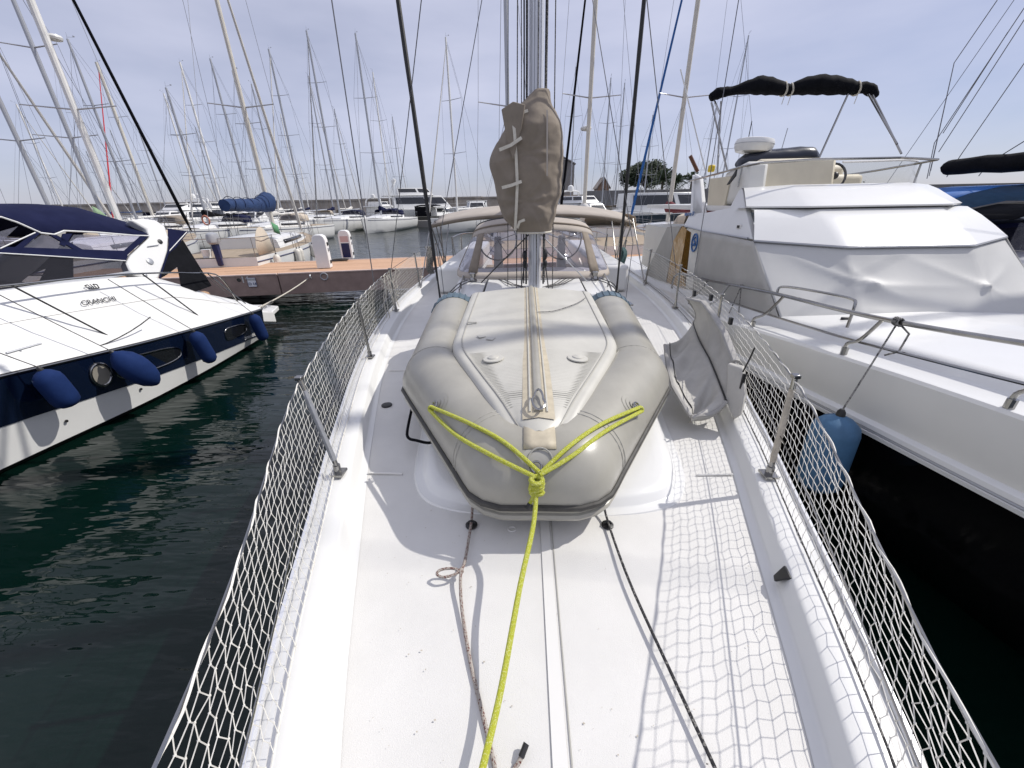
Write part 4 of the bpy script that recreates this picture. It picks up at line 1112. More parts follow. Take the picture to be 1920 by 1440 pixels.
rr_.build('rub_rail', M['black'], lb)
rr_ = MB()
for s in (-1, 1): rr_.tube([V((LCX+s*(lw(y)+lflare(y)+0.026), y, zg(y)-0.004)) for y in LYS], 0.011, 8)
rr_.build('rub_rail_insert', M['steel'], lb)
# deck and moulded topsides: from gunwale up to the coaming
def cabh(y): return smooth_tab([(-2.2, 1.40), (0, 1.55), (1.5, 1.74), (3.0, 1.86), (4.5, 1.88), (5.8, 1.82), (6.6, 1.72), (7.1, 1.50), (7.8, 1.14), (8.5, 0.88)], y)
def cabin_in(y): return smooth_tab([(-2.2, 0.02), (-1, 0.35), (0.5, 0.62), (2, 0.66), (4.0, 0.66), (6.0, 0.62), (7.4, 0.55), (8.5, 0.40)], y)
dk = MB()
for s in (-1, 1):
    G = []
    for y in LYS:
        e = lw(y)+lflare(y); ci = min(cabin_in(y), e*0.9); z0 = zg(y); z1 = cabh(y)
        row = [V((LCX+s*x, y, z)) for x, z in ((e, z0+0.005), (e-0.02, z0+0.035), (e-ci*0.45, lerp(z0, z1, 0.40)+0.02), (e-ci*0.60, lerp(z0, z1, 0.60)), (e-ci*0.82, lerp(z0, z1, 0.86)), (e-ci, z1), (max(e-ci-0.10, 0), z1+0.005))]
        G.append(row)
    dk.grid(G)
dk.build('deck_moulding', M['gel'], lb, smooth=40)
fd = MB(); fd.grid([[V((LCX+u*max(lw(y)+lflare(y)-min(cabin_in(y), (lw(y)+lflare(y))*0.9)-0.09, 0.0), y, cabh(y)+0.004+0.06*(1-u*u))) for u in (-1, -.6, -.2, .2, .6, 1)] for y in [q for q in LYS if q <= 2.8]]); fd.build('foredeck', M['gel'], lb)
ct = MB(); ct.box((LCX, 5.4, 0.75), (2.3, 5.6, 0.1)); ct.build('cockpit_floor', M['teak'], lb)
tr_ = MB(); y = 8.5; e = lw(y)+lflare(y); tr_.slab([(LCX-e, y, zg(y)), (LCX+e, y, zg(y)), (LCX+e-.12, y, -0.2), (LCX-e+.12, y, -0.2)], (0, -0.05, 0)); tr_.build('transom', M['gel'], lb)
qt = MB()   # swim platform
pl = [(LCX+x, yy, 0.36) for x, yy in ((-1.6, 8.45), (1.6, 8.45), (1.62, 8.9), (1.35, 9.75), (0.9, 9.9), (-0.9, 9.9), (-1.35, 9.75), (-1.62, 8.9))]
qt.slab(pl, (0, 0, 0.11)); qt.build('swim_platform', M['gel'], lb, bevel=0.02)
# sloped quarter between deck and platform
for s in (-1, 1):
    q = MB(); q.slab([(LCX+s*1.74, 8.3, 0.72), (LCX+s*1.0, 8.3, 0.90), (LCX+s*1.0, 9.0, 0.52), (LCX+s*1.60, 9.15, 0.47)], (0, 0, -0.28)); q.build('stern_quarter', M['gel'], lb, bevel=0.04)
# thin moulded line and vent hooks on the topside
for s in (-1, 1):
    ml = MB(); ml.tube([V((LCX+s*(lw(y)+lflare(y)-cabin_in(y)*0.60+0.004), y, lerp(zg(y), cabh(y), 0.60)+0.004)) for y in LYS if 2 <= y <= 8.2], 0.005, 4); ml.build('moulded_line', M['seam'], lb)
# near-side panels: slanted plane from coaming to canopy edge
NP0 = V((-6.50, 5, 1.80)); NPn = V((0.93, 0, 0.36)).normalized()
def LP(pix, off=0.0): return [ppl(x, y, NP0+NPn*off, NPn) for x, y in pix]
def mir(p): return V((2*LCX-p.x, p.y, p.z))
def both(name, pix, mt, th, off=0.0, par=None, bev=0.0):
    for s in (0, 1):
        P = LP(pix, off); 
        if s: P = [mir(p) for p in P]
        b_ = MB(); nn = NPn if not s else V((-NPn.x, 0, NPn.z)); b_.slab(P, -nn*th); b_.build(name, mt, par or lb, bevel=bev)
both('windscreen', [(-260, 590), (-10, 545), (244, 512), (236, 488), (60, 478), (-10, 474), (-260, 470)], M['vinyl_dark'], 0.012)
both('windscreen_base', [(-260, 600), (-10, 556), (120, 536), (246, 514), (244, 508), (-10, 545), (-260, 588)], M['alu_grey'], 0.05, 0.012)
both('side_curtain', [(-260, 470), (-10, 474), (60, 478), (236, 489), (240, 480), (232, 470), (-10, 462), (-260, 458)], M['navy'], 0.02, 0.006)
canvas_bits = [[(-260, 458), (-10, 462), (25, 476), (130, 395), (110, 385), (0, 460), (-260, 420)],
               [(12, 476), (30, 476), (75, 438), (66, 434)], [(90, 438), (100, 437), (188, 486), (170, 486)],
               [(118, 438), (136, 438), (122, 462), (112, 458)], [(266, 440), (282, 440), (230, 486), (214, 487)]]
for P in canvas_bits[1:]: both('curtain_strip', P, M['navy'], 0.02, 0.008)
both('side_window', [(28, 476), (78, 440), (92, 442), (165, 484)], M['vinyl'], 0.006)
both('side_window', [(138, 440), (264, 442), (216, 486), (188, 484), (126, 458)], M['vinyl'], 0.006)
both('side_window', [(-260, 440), (-20, 440), (34, 424), (4, 452), (-30, 460), (-260, 462)], M['vinyl'], 0.006)
for P in ([(0, 466), (66, 436)], [(-10, 474), (60, 478), (236, 489), (246, 508)]):
    for s in (0, 1):
        q = LP(P, 0.014); q = [mir(p) for p in q] if s else q
        t_ = MB(); t_.tube(q, 0.008, 5); t_.build('white_piping', M['gel'], lb)
# canopy roof
rim = [(-260, 420), (-100, 402), (0, 405), (30, 415), (75, 435), (100, 438), (118, 431), (180, 434), (250, 440), (284, 441)]
rp = LP(rim, 0.0)
G = []
for i, p in enumerate(rp):
    row = []
    topz = smooth_tab([(2, 2.72), (4.6, 2.82), (5.5, 2.86), (6.2, 2.83), (6.6, 2.74), (7.0, 2.56), (7.3, 2.46)], p.y)
    hwid = p.x-LCX
    for k in range(13):
        u = -1+2*k/12; z = lerp(p.z, topz, (1-abs(u)**3.0)); row.append(V((LCX+hwid*u, p.y+0.55*(1-u*u), z)))
    G.append(row)
cn = MB(); cn.grid(G); canopy = cn.build('canopy', M['navy'], lb, solid=0.012, smooth=60)
for s in (0, 1):
    t_ = MB(); q = [g[-1 if s == 0 else 0]+V((0.008 if s == 0 else -0.008, 0, -0.012)) for g in G]; t_.tube(q, 0.012, 6); t_.build('white_piping', M['gel'], canopy)
# radar arch
arch = [(245, 412), (268, 409), (292, 412), (310, 424), (317, 445), (316, 470), (309, 495), (298, 523), (272, 521), (246, 512), (238, 492), (246, 478), (282, 444), (276, 430)]
both('radar_arch', arch, M['gel'], 0.16, 0.03, bev=0.03)
for (x, y, r_) in ((300, 453, 0.04), (281, 490, 0.055), (272, 516, 0.03)):
    c = LP([(x, y)], 0.036)[0]; b_ = MB(); Mx = Matrix.Translation(c) @ NPn.to_track_quat('Z', 'Y').to_matrix().to_4x4(); b_.lathe([(r_, 0), (r_, 0.012), (r_*0.6, 0.02)], 16, Mx); b_.build('arch_badge', M['alu_grey'] if y != 453 else M['black'], lb)
hd = LP([(277, 462), (298, 459)], 0.05); b_ = MB(); b_.tube(hd, 0.008, 5); b_.build('arch_script', M['alu_grey'], lb)
# aft awning and black cockpit curtain
for s in (0, 1):
    P = LP([(314, 430), (352, 434), (330, 462), (316, 474)], 0.02); P = [mir(p) for p in P] if s else P
    b_ = MB(); b_.slab(P, (0, 0, -0.015)); b_.build('aft_awning', M['navy'], lb)
    P = LP([(316, 472), (342, 450), (396, 536), (352, 552), (340, 540), (332, 500), (312, 515), (300, 522)], 0.0); P = [mir(p) for p in P] if s else P
    b_ = MB(); b_.slab(P, (0.012, 0, 0)); b_.build('aft_curtain', M['black_cloth'], lb)
    P = LP([(316, 472), (350, 435)], 0.03); P = [mir(p) for p in P] if s else P
    b_ = MB(); b_.tube(P, 0.008, 5); b_.build('white_piping', M['gel'], lb)
    P = LP([(318, 446), (316, 470), (306, 500), (299, 521)], 0.045); P = [mir(p) for p in P] if s else P
    b_ = MB(); b_.tube(P, 0.014, 5); b_.build('white_piping', M['navy'], lb)
aw = MB(); A_ = LP([(314, 430)], 0.02)[0]; B_ = LP([(352, 434)], 0.02)[0]
aw.grid([[V((LCX+u*(q.x-LCX), q.y+0.1*(1-u*u), q.z+0.08*(1-u*u))) for u in (-1, -.6, -.2, .2, .6, 1)] for q in (A_, B_)]); aw.build('aft_awning', M['navy'], lb, solid=0.012)
# cockpit seat
se = MB(); se.box((LCX+0.55, 7.95, 1.0), (0.7, 0.7, 0.32)); se.build('cockpit_seat', M['tan'], lb, bevel=0.08)
se = MB(); se.box((LCX+0.6, 7.3, 1.25), (0.35, 0.12, 0.55)); se.build('seat_back', M['tan'], lb, bevel=0.05)
# side rail with raked posts and lines
for s in (1, -1):
    rail = MB()
    pts = [V((LCX+s*(lw(y)+lflare(y)-0.35), y, zg(y)+smooth_tab([(0, 0.84), (4.4, 0.92), (6, 0.95), (7.5, 0.84), (7.9, 0.76), (8.12, 0.45), (8.3, 0.05)], y))) for y in (-1.4, -.4, 0.6, 1.6, 2.6, 3.6, 4.6, 5.6, 6.6, 7.2, 7.8, 8.05, 8.2, 8.3)]
    rail.tube(spline(pts, 3), 0.0135, 8); rail.build('side_rail', M['steel'], lb)
    for y in (1.2, 2.9, 4.55, 6.15, 7.6):
        t_ = MB(); zr_ = zg(y)+smooth_tab([(0, 0.84), (4.4, 0.92), (6, 0.95), (7.5, 0.84), (7.9, 0.76)], y)
        t_.tube([V((LCX+s*(lw(y)+lflare(y)-0.35), y, zr_)), V((LCX+s*(lw(y+.5)+lflare(y)-0.14), y+0.55, zg(y+.55)+0.17))], 0.011, 7); t_.build('rail_post', M['black'] if y < 7 else M['steel'], lb)
# oval portlight with steel frame, round port, aft port
def on_stripe(y, f, o=0.016):
    z = lerp(zb(y), zg(y)-0.02, f); return V((LCX+lw(y)+lerp(lflare(y)*0.45, lflare(y), f)+o, y, z))
rp_ = MB(); c = on_stripe(4.72, 0.5, 0.02); ring = [on_stripe(4.72+0.115*math.cos(a), 0.5+0.29*math.sin(a), 0.022) for a in [2*math.pi*k/24 for k in range(24)]]
rp_.tube(ring, 0.018, 8, closed=True); po = rp_.build('round_port', M['steel'], lb)
g_ = MB(); g_.add(ring, [tuple(range(24))]); g_.build('port_glass', mat('port_glass', (0.30, 0.28, 0.24), 0.15), po)
def quad_port(y0, y1, f0, f1, nm='hull_window'):
    ring = []
    for k in range(28):
        a = 2*math.pi*k/28; ca, sa = math.cos(a), math.sin(a); e_ = 0.55
        ring.append(on_stripe((y0+y1)/2+(y1-y0)/2*math.copysign(abs(ca)**e_, ca), (f0+f1)/2+(f1-f0)/2*math.copysign(abs(sa)**e_, sa)*(1-0.25*ca), 0.018))
    w_ = MB(); w_.tube(ring, 0.010, 6, closed=True); o = w_.build(nm, M['steel'], lb)
    g_ = MB(); g_.add([p-V((0.004, 0, 0)) for p in ring], [tuple(range(28))]); g_.build('window_glass', M['glass_dark'], o); return o
quad_port(4.9, 5.95, 0.22, 0.72); quad_port(7.05, 7.75, 0.30, 0.72)
# name and crown emblem on the topside, small script on the stripe
def topside(y, f):
    e = lw(y)+lflare(y); return V((LCX+e-cabin_in(y)*lerp(0.6, 1.0, f), y, lerp(zg(y), cabh(y), lerp(0.6, 1.0, f))))
o_, ux_, uy_ = topside(5.17, 0.12), topside(5.9, 0.12)-topside(5.17, 0.12), topside(5.4, 0.9)-topside(5.4, 0.1)
un_ = ux_.normalized().cross(uy_.normalized())
text_mesh('CRANCHI', 'name_lettering', M['black'], lb, o_+un_*0.035, ux_, uy_, 0.105, 0.25, 0.002, 0.0)
cw = MB(); cc = topside(5.5, 0.62)+un_*0.035; ux_.normalize(); uy_.normalize()
for a, b in (((-0.06, 0), (0.06, 0)), ((-0.06, 0), (-0.08, 0.06)), ((0.06, 0), (0.08, 0.06)), ((-0.03, 0.01), (-0.035, 0.07)), ((0.03, 0.01), (0.035, 0.07)), ((0, 0.01), (0, 0.075)), ((-0.08, 0.06), (-0.035, 0.07)), ((0.08, 0.06), (0.035, 0.07))):
    cw.tube([cc+un_*0.02+ux_*a[0]+uy_*a[1], cc+un_*0.02+ux_*b[0]+uy_*b[1]], 0.007, 4)
cw.build('crown_emblem', M['black'], lb)
p = on_stripe(7.62, 0.06); text_mesh('Smeraldo', 'hull_script', M['gel'], lb, p+V((0.004, 0, 0)), on_stripe(8.2, 0.06)-p, V((0, 0, 1)), 0.11, 0.3)
# mooring cleat on the side deck
c = V((LCX+lw(4.2)+lflare(4.2)-0.16, 4.25, zg(4.2)+0.16)); cl = MB(); cl.tube([c+V((-.01, -0.17, 0.05)), c+V((.01, 0.17, 0.05))], 0.012, 7); cl.tube([c+V((0, -.05, 0)), c+V((0, -.05, .05))], 0.012, 6); cl.tube([c+V((0, .05, 0)), c+V((0, .05, .05))], 0.012, 6); cl.build('mooring_cleat', M['alu_grey'], lb)
# skin fittings on the lower hull
for y in (4.2, 5.15):
    f_ = MB(); c = V((LCX+lw(y)+0.045, y, 0.31)); f_.lathe([(0.018, 0), (0.018, 0.012), (0.01, 0.014)], 12, Matrix.Translation(c) @ Matrix.Rotation(R(90), 4, 'Y')); f_.build('skin_fitting', M['black'], lb)

# ---------------- fenders
def fender(p, ln, rad, mt, tilt, label, ropeto, group=None, ball=False, par_mat=None):
    """p = top eye"""
    t = thing('fender', label, 'fender', p, 0, group)
    ax = V(tilt).normalized(); Mx = Matrix.Translation(V(p)) @ (-ax).to_track_quat('Z', 'Y').to_matrix().to_4x4()
    f_ = MB(); prof = [(0.018, 0.0), (0.028, -0.03), (rad*0.6, -0.06), (rad*0.92, -0.11), (rad, -0.17)]
    if ball: prof = [(0.02, 0), (0.035, -0.03), (rad*0.5, -0.07), (rad*0.82, -0.15), (rad*0.98, -0.26), (rad, -0.34), (rad*0.93, -0.46), (rad*0.72, -0.56), (rad*0.4, -0.63), (0.03, -0.66)]
    else: prof += [(rad*1.0, -ln+0.14), (rad*0.93, -ln+0.07), (rad*0.6, -ln+0.02), (0.02, -ln)]
    f_.lathe(prof, 22, Mx); f_.build('body', mt, t)
    e_ = MB(); e_.lathe([(0.03, -0.035), (0.026, 0.0), (0.014, 0.02)], 12, Mx); e_.build('eye_end', M['black'], t)
    l_ = MB(); l_.tube(sag(V(p)+V((0, 0, 0.01)), ropeto, 0.01, 8), 0.006, 5); l_.build('lanyard', M['rope_black'] if par_mat is None else par_mat, t)
    return t
def lgun(y, o=0.10): return V((LCX+lw(y)+lflare(y)+o, y, zg(y)+0.02))
def railpt(y): return V((LCX+(lw(y)+lflare(y)-0.35), y, zg(y)+0.90))
fender(lgun(4.05, 0.18), 0.54, 0.135, M['fender'], (0.10, 0.12, -1), 'blue cylindrical fender hanging furthest from the stern on the navy stripe', railpt(3.5))
fender(lgun(4.78, 0.20), 0.6, 0.18, M['fender'], (0.35, 0.40, -1), 'fat blue ball fender hanging on the navy hull stripe beside the round port', railpt(4.35), ball=True)
fender(lgun(6.12, 0.16), 0.62, 0.115, M['fender'], (0.08, 0.16, -1), 'blue cylindrical fender hanging on the navy stripe over the long hull window', railpt(5.6))
fender(lgun(7.80, 0.16), 0.62, 0.115, M['fender'], (0.06, 0.14, -1), 'blue cylindrical fender hanging nearest the stern of the navy striped cruiser', railpt(7.4))
# lines along the side
ln = MB(); ln.tube(sag(railpt(3.1)+V((0.1, 0, -0.3)), lgun(5.6, 0.05)+V((0, 0, 0.32)), 0.42, 16), 0.008, 6); tag(ln.build('dock_line', M['rope_black']), 'dark rope drooping along the side of the navy striped cruiser', 'rope')
ln = MB(); A = V((LCX+1.2, 8.9, 0.55)); B = V(px(583, 518, -6.6)); B = V(pz(583, 518, 0.80)); ln.tube(sag(A, B, 0.06, 12), 0.016, 7); tag(ln.build('mooring_line', M['rope_cream']), 'cream mooring line running from the swim platform up to the pier', 'rope')
ln = MB(); ln.tube(spline([V((LCX+1.15, 9.3, 0.48)), V((LCX+1.3, 9.6, 0.62)), V((LCX+1.15, 9.8, 0.52)), V((LCX+0.9, 9.6, 0.48)), V((LCX+1.2, 9.5, 0.5))], 6), 0.012, 6); tag(ln.build('rope_tail', M['rope_grey']), 'loose rope tail lying on the swim platform', 'rope')
# ================================================================ black hulled flybridge cruiser on the right
RCX = 3.85
rb_ = thing('flybridge_cruiser', 'white flybridge cruiser with a black hull and mesh covered windows', 'motorboat', (RCX, 5.5, 0))
RE = [(-1.9, 3.85), (-1.5, 3.45), (-0.9, 3.14), (0, 2.88), (0.9, 2.71), (1.75, 2.56), (2.45, 2.42), (3.2, 2.27), (4.2, 2.18), (5.4, 2.15), (8, 2.15), (12.2, 2.22)]
def re(y): return RCX-smooth_tab(RE, y)          # half beam at deck edge
def rz(y): return smooth_tab([(-1.9, 1.86), (0, 1.74), (1.5, 1.68), (2.4, 1.655), (3.3, 1.61), (4.2, 1.52), (5.4, 1.42), (8, 1.22), (12.2, 1.12)], y)
def rr(y): return smooth_tab([(-1.9, 1.36), (0, 1.26), (1.7, 1.21), (3.2, 1.19), (5.4, 1.08), (8, 0.95), (12.2, 0.9)], y)
RYS = [-1.9, -1.7, -1.5, -1.2, -.9, -.5, 0, .45, .9, 1.3, 1.75, 2.1, 2.45, 2.8, 3.2, 3.7, 4.2, 4.8, 5.4, 6.5, 8, 9.5, 11, 12.2]
def rstrip(name, rows, mt, smooth=40):
    g = MB()
    for s in (-1, 1): g.grid([[V((RCX+s*x, y, z)) for x, z in rows(y)] for y in RYS])
    return g.build(name, mt, rb_, smooth=smooth)
def fl(y): return 1.0 if y > 0.5 else 1.0+0.25*(0.5-y)
rstrip('lower_hull', lambda y: [(max(re(y)-0.015, 0), rr(y)-0.04), (max(re(y)-0.10*fl(y), 0), 0.8), (max(re(y)-0.30*fl(y), 0), 0.35), (max(re(y)-0.55*fl(y), 0), 0.0), (max(re(y)-1.1, 0), -0.35)], M['black_gel'])
rstrip('topside_band', lambda y: [(re(y)-0.005, rr(y)+0.07), (re(y)+0.012, lerp(rr(y), rz(y), 0.55)), (re(y), rz(y)-0.02), (re(y)-0.02, rz(y))], M['gel_grey'])
rstrip('rub_rail', lambda y: [(re(y)-0.01, rr(y)-0.045), (re(y)+0.035, rr(y)-0.035), (re(y)+0.04, rr(y)-0.008), (re(y)+0.022, rr(y)), (re(y)+0.022, rr(y)+0.014), (re(y)+0.04, rr(y)+0.022), (re(y)+0.036, rr(y)+0.052), (re(y)+0.012, rr(y)+0.066), (re(y)-0.005, rr(y)+0.072)], M['gel'], 20)
for dz_ in (0.007,):
    t_ = MB()
    for s in (-1, 1): t_.tube([V((RCX+s*(re(y)+0.026), y, rr(y)+dz_)) for y in RYS], 0.011, 6)
    t_.build('rub_rail_insert', M['alu_grey'], rb_)
# side deck, rounded step and trunk top
def drow(y):
    e = re(y); z = rz(y); w_ = max(e-0.27, 0.0); st = 0.10*min(1, max(0, (y+1.2)/1.0))
    return [(max(e-0.02, 0), z), (max(e-0.06, 0), z+0.006), (max(e-0.23, 0), z+0.010), (max(e-0.255, 0), z+0.025), (max(e-0.285, 0), z+0.010+st*0.75), (max(e-0.32, 0), z+0.010+st*0.97), (max(e-0.38, 0), z+0.012+st), (max(e-0.38, 0)*0.5, z+0.05+st), (0, z+0.065+st)]
rstrip('deck', drow, M['gel'], 50)
tr_ = MB(); y = 12.2; tr_.slab([(RCX-re(y), y, rz(y)), (RCX+re(y), y, rz(y)), (RCX+re(y)-.3, y, -.2), (RCX-re(y)+.3, y, -.2)], (0, -.05, 0)); tr_.build('transom', M['black_gel'], rb_)
def fold_grid(C00, C10, C11, C01, nu, nv, amp, seed, pulls=()):
    """four corners bottom-left, bottom-right, top-right, top-left, with cloth folds"""
    C00, C10, C11, C01 = map(V, (C00, C10, C11, C01)); nrm = (C10-C00).cross(C01-C00).normalized(); G = []
    for i in range(nu+1):
        row = []
        for j in range(nv+1):
            u, v = i/nu, j/nv; p = C00.lerp(C10, u).lerp(C01.lerp(C11, u), v)
            b_ = math.sin(math.pi*u)*math.sin(math.pi*v)
            o = noise.noise(V((u*3.1+seed, v*2.3, seed)))*amp*b_
            for (pu, pv, am) in pulls:
                du, dv = (u-pu)*2.2, v-pv; r_ = math.hypot(du, dv); an = math.atan2(dv, du)
                o += am*math.exp(-r_*1.5)*(0.9-1.0*abs(math.sin(an*2.5+seed))**0.8)*min(1, b_*4)
            row.append(p+nrm*o)
        G.append(row)
    return G
# windscreen cover: three panels between the deck and the brow
BR = [(2.47, 4.78, 2.33), (3.22, 4.36, 2.29), (4.48, 4.36, 2.29), (5.23, 4.78, 2.33)]
WB = [(2.50, 3.97, 1.60), (3.20, 3.86, 1.66), (4.50, 3.86, 1.66), (5.20, 3.97, 1.60)]
FOLDS = [((1.15, .46), (0.15, .93), .030), ((1.15, .46), (0.35, .02), .018), ((1.15, .46), (0.8, .98), .022), ((1.15, .46), (1.65, .02), .020), ((1.15, .46), (2.0, .42), .016), ((1.15, .46), (0.9, .02), .012), ((2.0, .42), (1.35, .97), .020), ((2.0, .42), (2.25, .97), .020), ((2.0, .42), (2.9, .75), .022), ((2.0, .42), (2.7, .05), .022), ((2.0, .42), (1.95, .03), .016), ((0.1, .9), (0.05, .1), .012)]
def cover_h(u, v):
    o = -0.030*math.sin(math.pi*v)*math.sin(math.pi*u/3)
    for (a, b, am) in FOLDS:
        ax, ay, bx, by = a[0]*1.5, a[1], b[0]*1.5, b[1]; pxx, pyy = u*1.5, v
        L2 = (bx-ax)**2+(by-ay)**2; t = max(0, min(1, ((pxx-ax)*(bx-ax)+(pyy-ay)*(by-ay))/L2)); dd = math.hypot(pxx-ax-(bx-ax)*t, pyy-ay-(by-ay)*t)
        w_ = 0.035+0.10*t; o += am*math.exp(-dd/w_)*(1-0.75*t)
    return o
G = []
for i in range(91):
    u = i/30; k = min(int(u), 2); f = u-k; A_ = V(WB[k]).lerp(V(WB[k+1]), f); B_ = (V(BR[k]).lerp(V(BR[k+1]), f))-V((0, -.03, .02)); row = []
    for j in range(31):
        v = j/30; e = 0.75*min(1, 6*v, 6*(1-v), 2.2*u, 2.2*(3-u)); row.append(A_.lerp(B_, v)+V((0, -0.85, 0.5))*cover_h(u, v)*max(0, e))
    G.append(row)
ws = MB(); ws.grid(G); ws.build('windscreen_cover', M['cover_white'], rb_, solid=0.004, smooth=80)
hm = MB(); hm.tube([g[0]+V((0, -0.01, 0.012)) for g in G], 0.014, 5); hm.build('cover_hem', M['cover_white'], rb_)
for (x, y) in ((1580, 598), (1792, 600)):
    p = pz(x, y, 1.70); b_ = MB(); b_.box(p+V((0, -0.03, 0.0)), (0.075, 0.03, 0.05)); b_.build('cover_clip', M['black'], rb_, bevel=0.008)
# dark cabin inside, closed box under the covers
ib = MB(); ib.box((RCX, 7.2, 1.85), (2.55, 4.5, 0.85)); ib.build('cabin_core', M['gel_grey'], rb_)
# side covers, both sides
SX = RCX-2.50   # cabin half width
def sidep(pix, X=2.50): return [px(x, y, X) for x, y in pix]
def mirR(p): return V((2*RCX-p.x, p.y, p.z))
def bothR(name, P, mt, th, bev=0, sm=35):
    for s in (0, 1):
        Q = [mirR(p) for p in P] if s else P
        b_ = MB(); b_.slab(Q, (th if not s else -th, 0, 0)); b_.build(name, mt, rb_, bevel=bev, smooth=sm)
for s in (0, 1):
    C = sidep([(1312, 560), (1466, 606), (1418, 452), (1318, 436)])
    C[0] = V((2.46, 6.15, 1.40)); C[1] = V((2.50, 3.99, 1.59)); C[2] = V((2.47, 4.78, 2.31)); C[3] = V((2.48, 6.25, 2.33))
    if s: C = [mirR(p) for p in C]; C = [C[1], C[0], C[3], C[2]]
    g = fold_grid(*C, 14, 10, 0.05, 5.0+s); b_ = MB(); b_.grid(g); b_.build('side_cover', M['cover_side'], rb_, solid=0.004, smooth=80)
    e_ = MB(); e_.tube([r_[0]+V((0, 0, 0.008)) for r_ in g], 0.010, 5); e_.build('cover_hem', M['cover_side'], rb_)
# aft side: white panel with round emblem, amber window, end cover
bothR('side_panel', sidep([(1290, 552), (1314, 560), (1322, 434), (1288, 428), (1276, 500)]), M['gel_grey'], 0.05)
bothR('amber_window', sidep([(1246, 545), (1284, 553), (1296, 436), (1278, 424), (1262, 452)]), M['vinyl_amber'], 0.02)
bothR('amber_backing', sidep([(1246, 545), (1284, 553), (1296, 436), (1278, 424), (1262, 452)], 2.62), M['tan'], 0.02)
bothR('aft_cover', sidep([(1202, 533), (1248, 546), (1262, 452), (1280, 424), (1252, 426)]), M['cover_side'], 0.03)
aft = MB(); A_ = sidep([(1202, 533), (1252, 426)]); aft.slab([A_[0], A_[1], mirR(A_[1]), mirR(A_[0])], (0, 0.03, 0)); aft.build('aft_bulkhead_cover', M['cover_side'], rb_)
c = px(1302, 455, 2.485); em = MB(); em.tube([c+V((0, 0.10*math.cos(a), 0.125*math.sin(a))) for a in [2*math.pi*k/24 for k in range(24)]], 0.012, 6, closed=True)
em.tube(spline([c+V((-.004, 0.04, -0.05)), c+V((-.004, -0.03, 0.0)), c+V((-.004, 0.03, 0.04)), c+V((-.004, -0.02, 0.08))], 5), 0.012, 5); em.tube([c+V((-.004, 0.05, -.02)), c+V((-.004, -0.05, -.03))], 0.012, 5); em.build('round_emblem', M['logo_blue'], rb_)
# cabin side above the covers (flybridge moulding)
FS0 = V((2.50, 5, 2.32)); FSn = V((0.93, 0, -0.345)).normalized()
def fsp(pix, o=0.0): return [ppl(x, y, FS0-FSn*o, FSn) for x, y in pix]
sidepoly = fsp([(1282, 424), (1318, 434), (1411, 449), (1399, 398), (1391, 352), (1388, 352), (1368, 390), (1318, 400), (1312, 335), (1298, 328), (1294, 400)])
top_l = sidep([(1392, 350)])[0]
bothR('flybridge_side', sidepoly, M['gel'], 0.06, 0.006)
b0 = fsp([(1386, 425)], 0.004)[0]; vt = MB(); vt.box(b0, (0.02, 0.10, 0.055)); vt.build('side_vent', M['seam'], rb_, bevel=0.012); vt = MB(); vt.box(b0-V((0.008, 0, 0)), (0.014, 0.055, 0.03)); vt.build('vent_opening', M['black'], rb_)
tr2 = MB(); tr2.tube(fsp([(1284, 424), (1318, 433), (1402, 447)], 0.02), 0.012, 6); tr2.build('awning_track', M['alu_grey'], rb_)
p0 = px(1284, 401, 2.49); text_mesh('superior 37', 'model_lettering', M['logo_blue'], rb_, fsp([(1283, 404)], 0.008)[0], V((0, -1, 0.02)), V((0, 0, 1)), 0.085, 0.2, 0.002, 0.002)
# brow (lower tier) and flybridge front (upper tier)
B2 = [(2.62, 5.20, 2.63), (3.18, 4.92, 2.63), (4.52, 4.92, 2.63), (5.08, 5.20, 2.63)]
br = MB(); G = []
for k in range(3):
    for i in range(9 if k < 2 else 10):
        u = i/9; a = V(BR[k]).lerp(V(BR[k+1]), u); b = V(B2[k]).lerp(V(B2[k+1]), u)
        G.append([a+V((0, 0.05, -0.015)), a+V((0, 0.02, -0.012)), a, a.lerp(b, 0.33)+V((0, 0, 0.012)), a.lerp(b, 0.66)+V((0, 0, 0.016)), b, b+V((0, 0.15, 0.005))])
br.grid(G); br.build('brow', M['gel'], rb_, smooth=30)
br = MB(); br.tube([g[2]+V((0, 0.004, -0.012)) for g in G], 0.010, 5); br.build('brow_trim', M['alu_grey'], rb_)
U0 = [(2.58, 5.32, 2.655), (3.08, 4.90, 2.655), (4.62, 4.90, 2.655), (5.12, 5.32, 2.655)]
U1 = [(2.70, 5.72, 2.88), (3.16, 5.48, 2.90), (4.54, 5.48, 2.90), (5.00, 5.72, 2.88)]
up = MB(); G = []
for k in range(3):
    for i in range(9 if k < 2 else 10):
        u = i/9; a = V(U0[k]).lerp(V(U0[k+1]), u); b = V(U1[k]).lerp(V(U1[k+1]), u)
        G.append([a+V((0, 0.3, -0.01)), a+V((0, 0.01, -0.006)), a+V((0, 0, 0.012)), a.lerp(b, 0.35)+V((0, 0, 0.012)), a.lerp(b, 0.7)+V((0, 0, 0.016)), b, b+V((0, 0.10, -0.005)), b+V((0, 0.12, -0.25))])
up.grid(G); up.build('flybridge_front', M['gel'], rb_, smooth=30)
fdk = MB(); fdk.slab([(2.68, 5.3, 2.60), (5.02, 5.3, 2.60), (5.02, 9.9, 2.60), (2.68, 9.9, 2.60)], (0, 0, 0.07)); fdk.build('flybridge_deck', M['gel'], rb_)
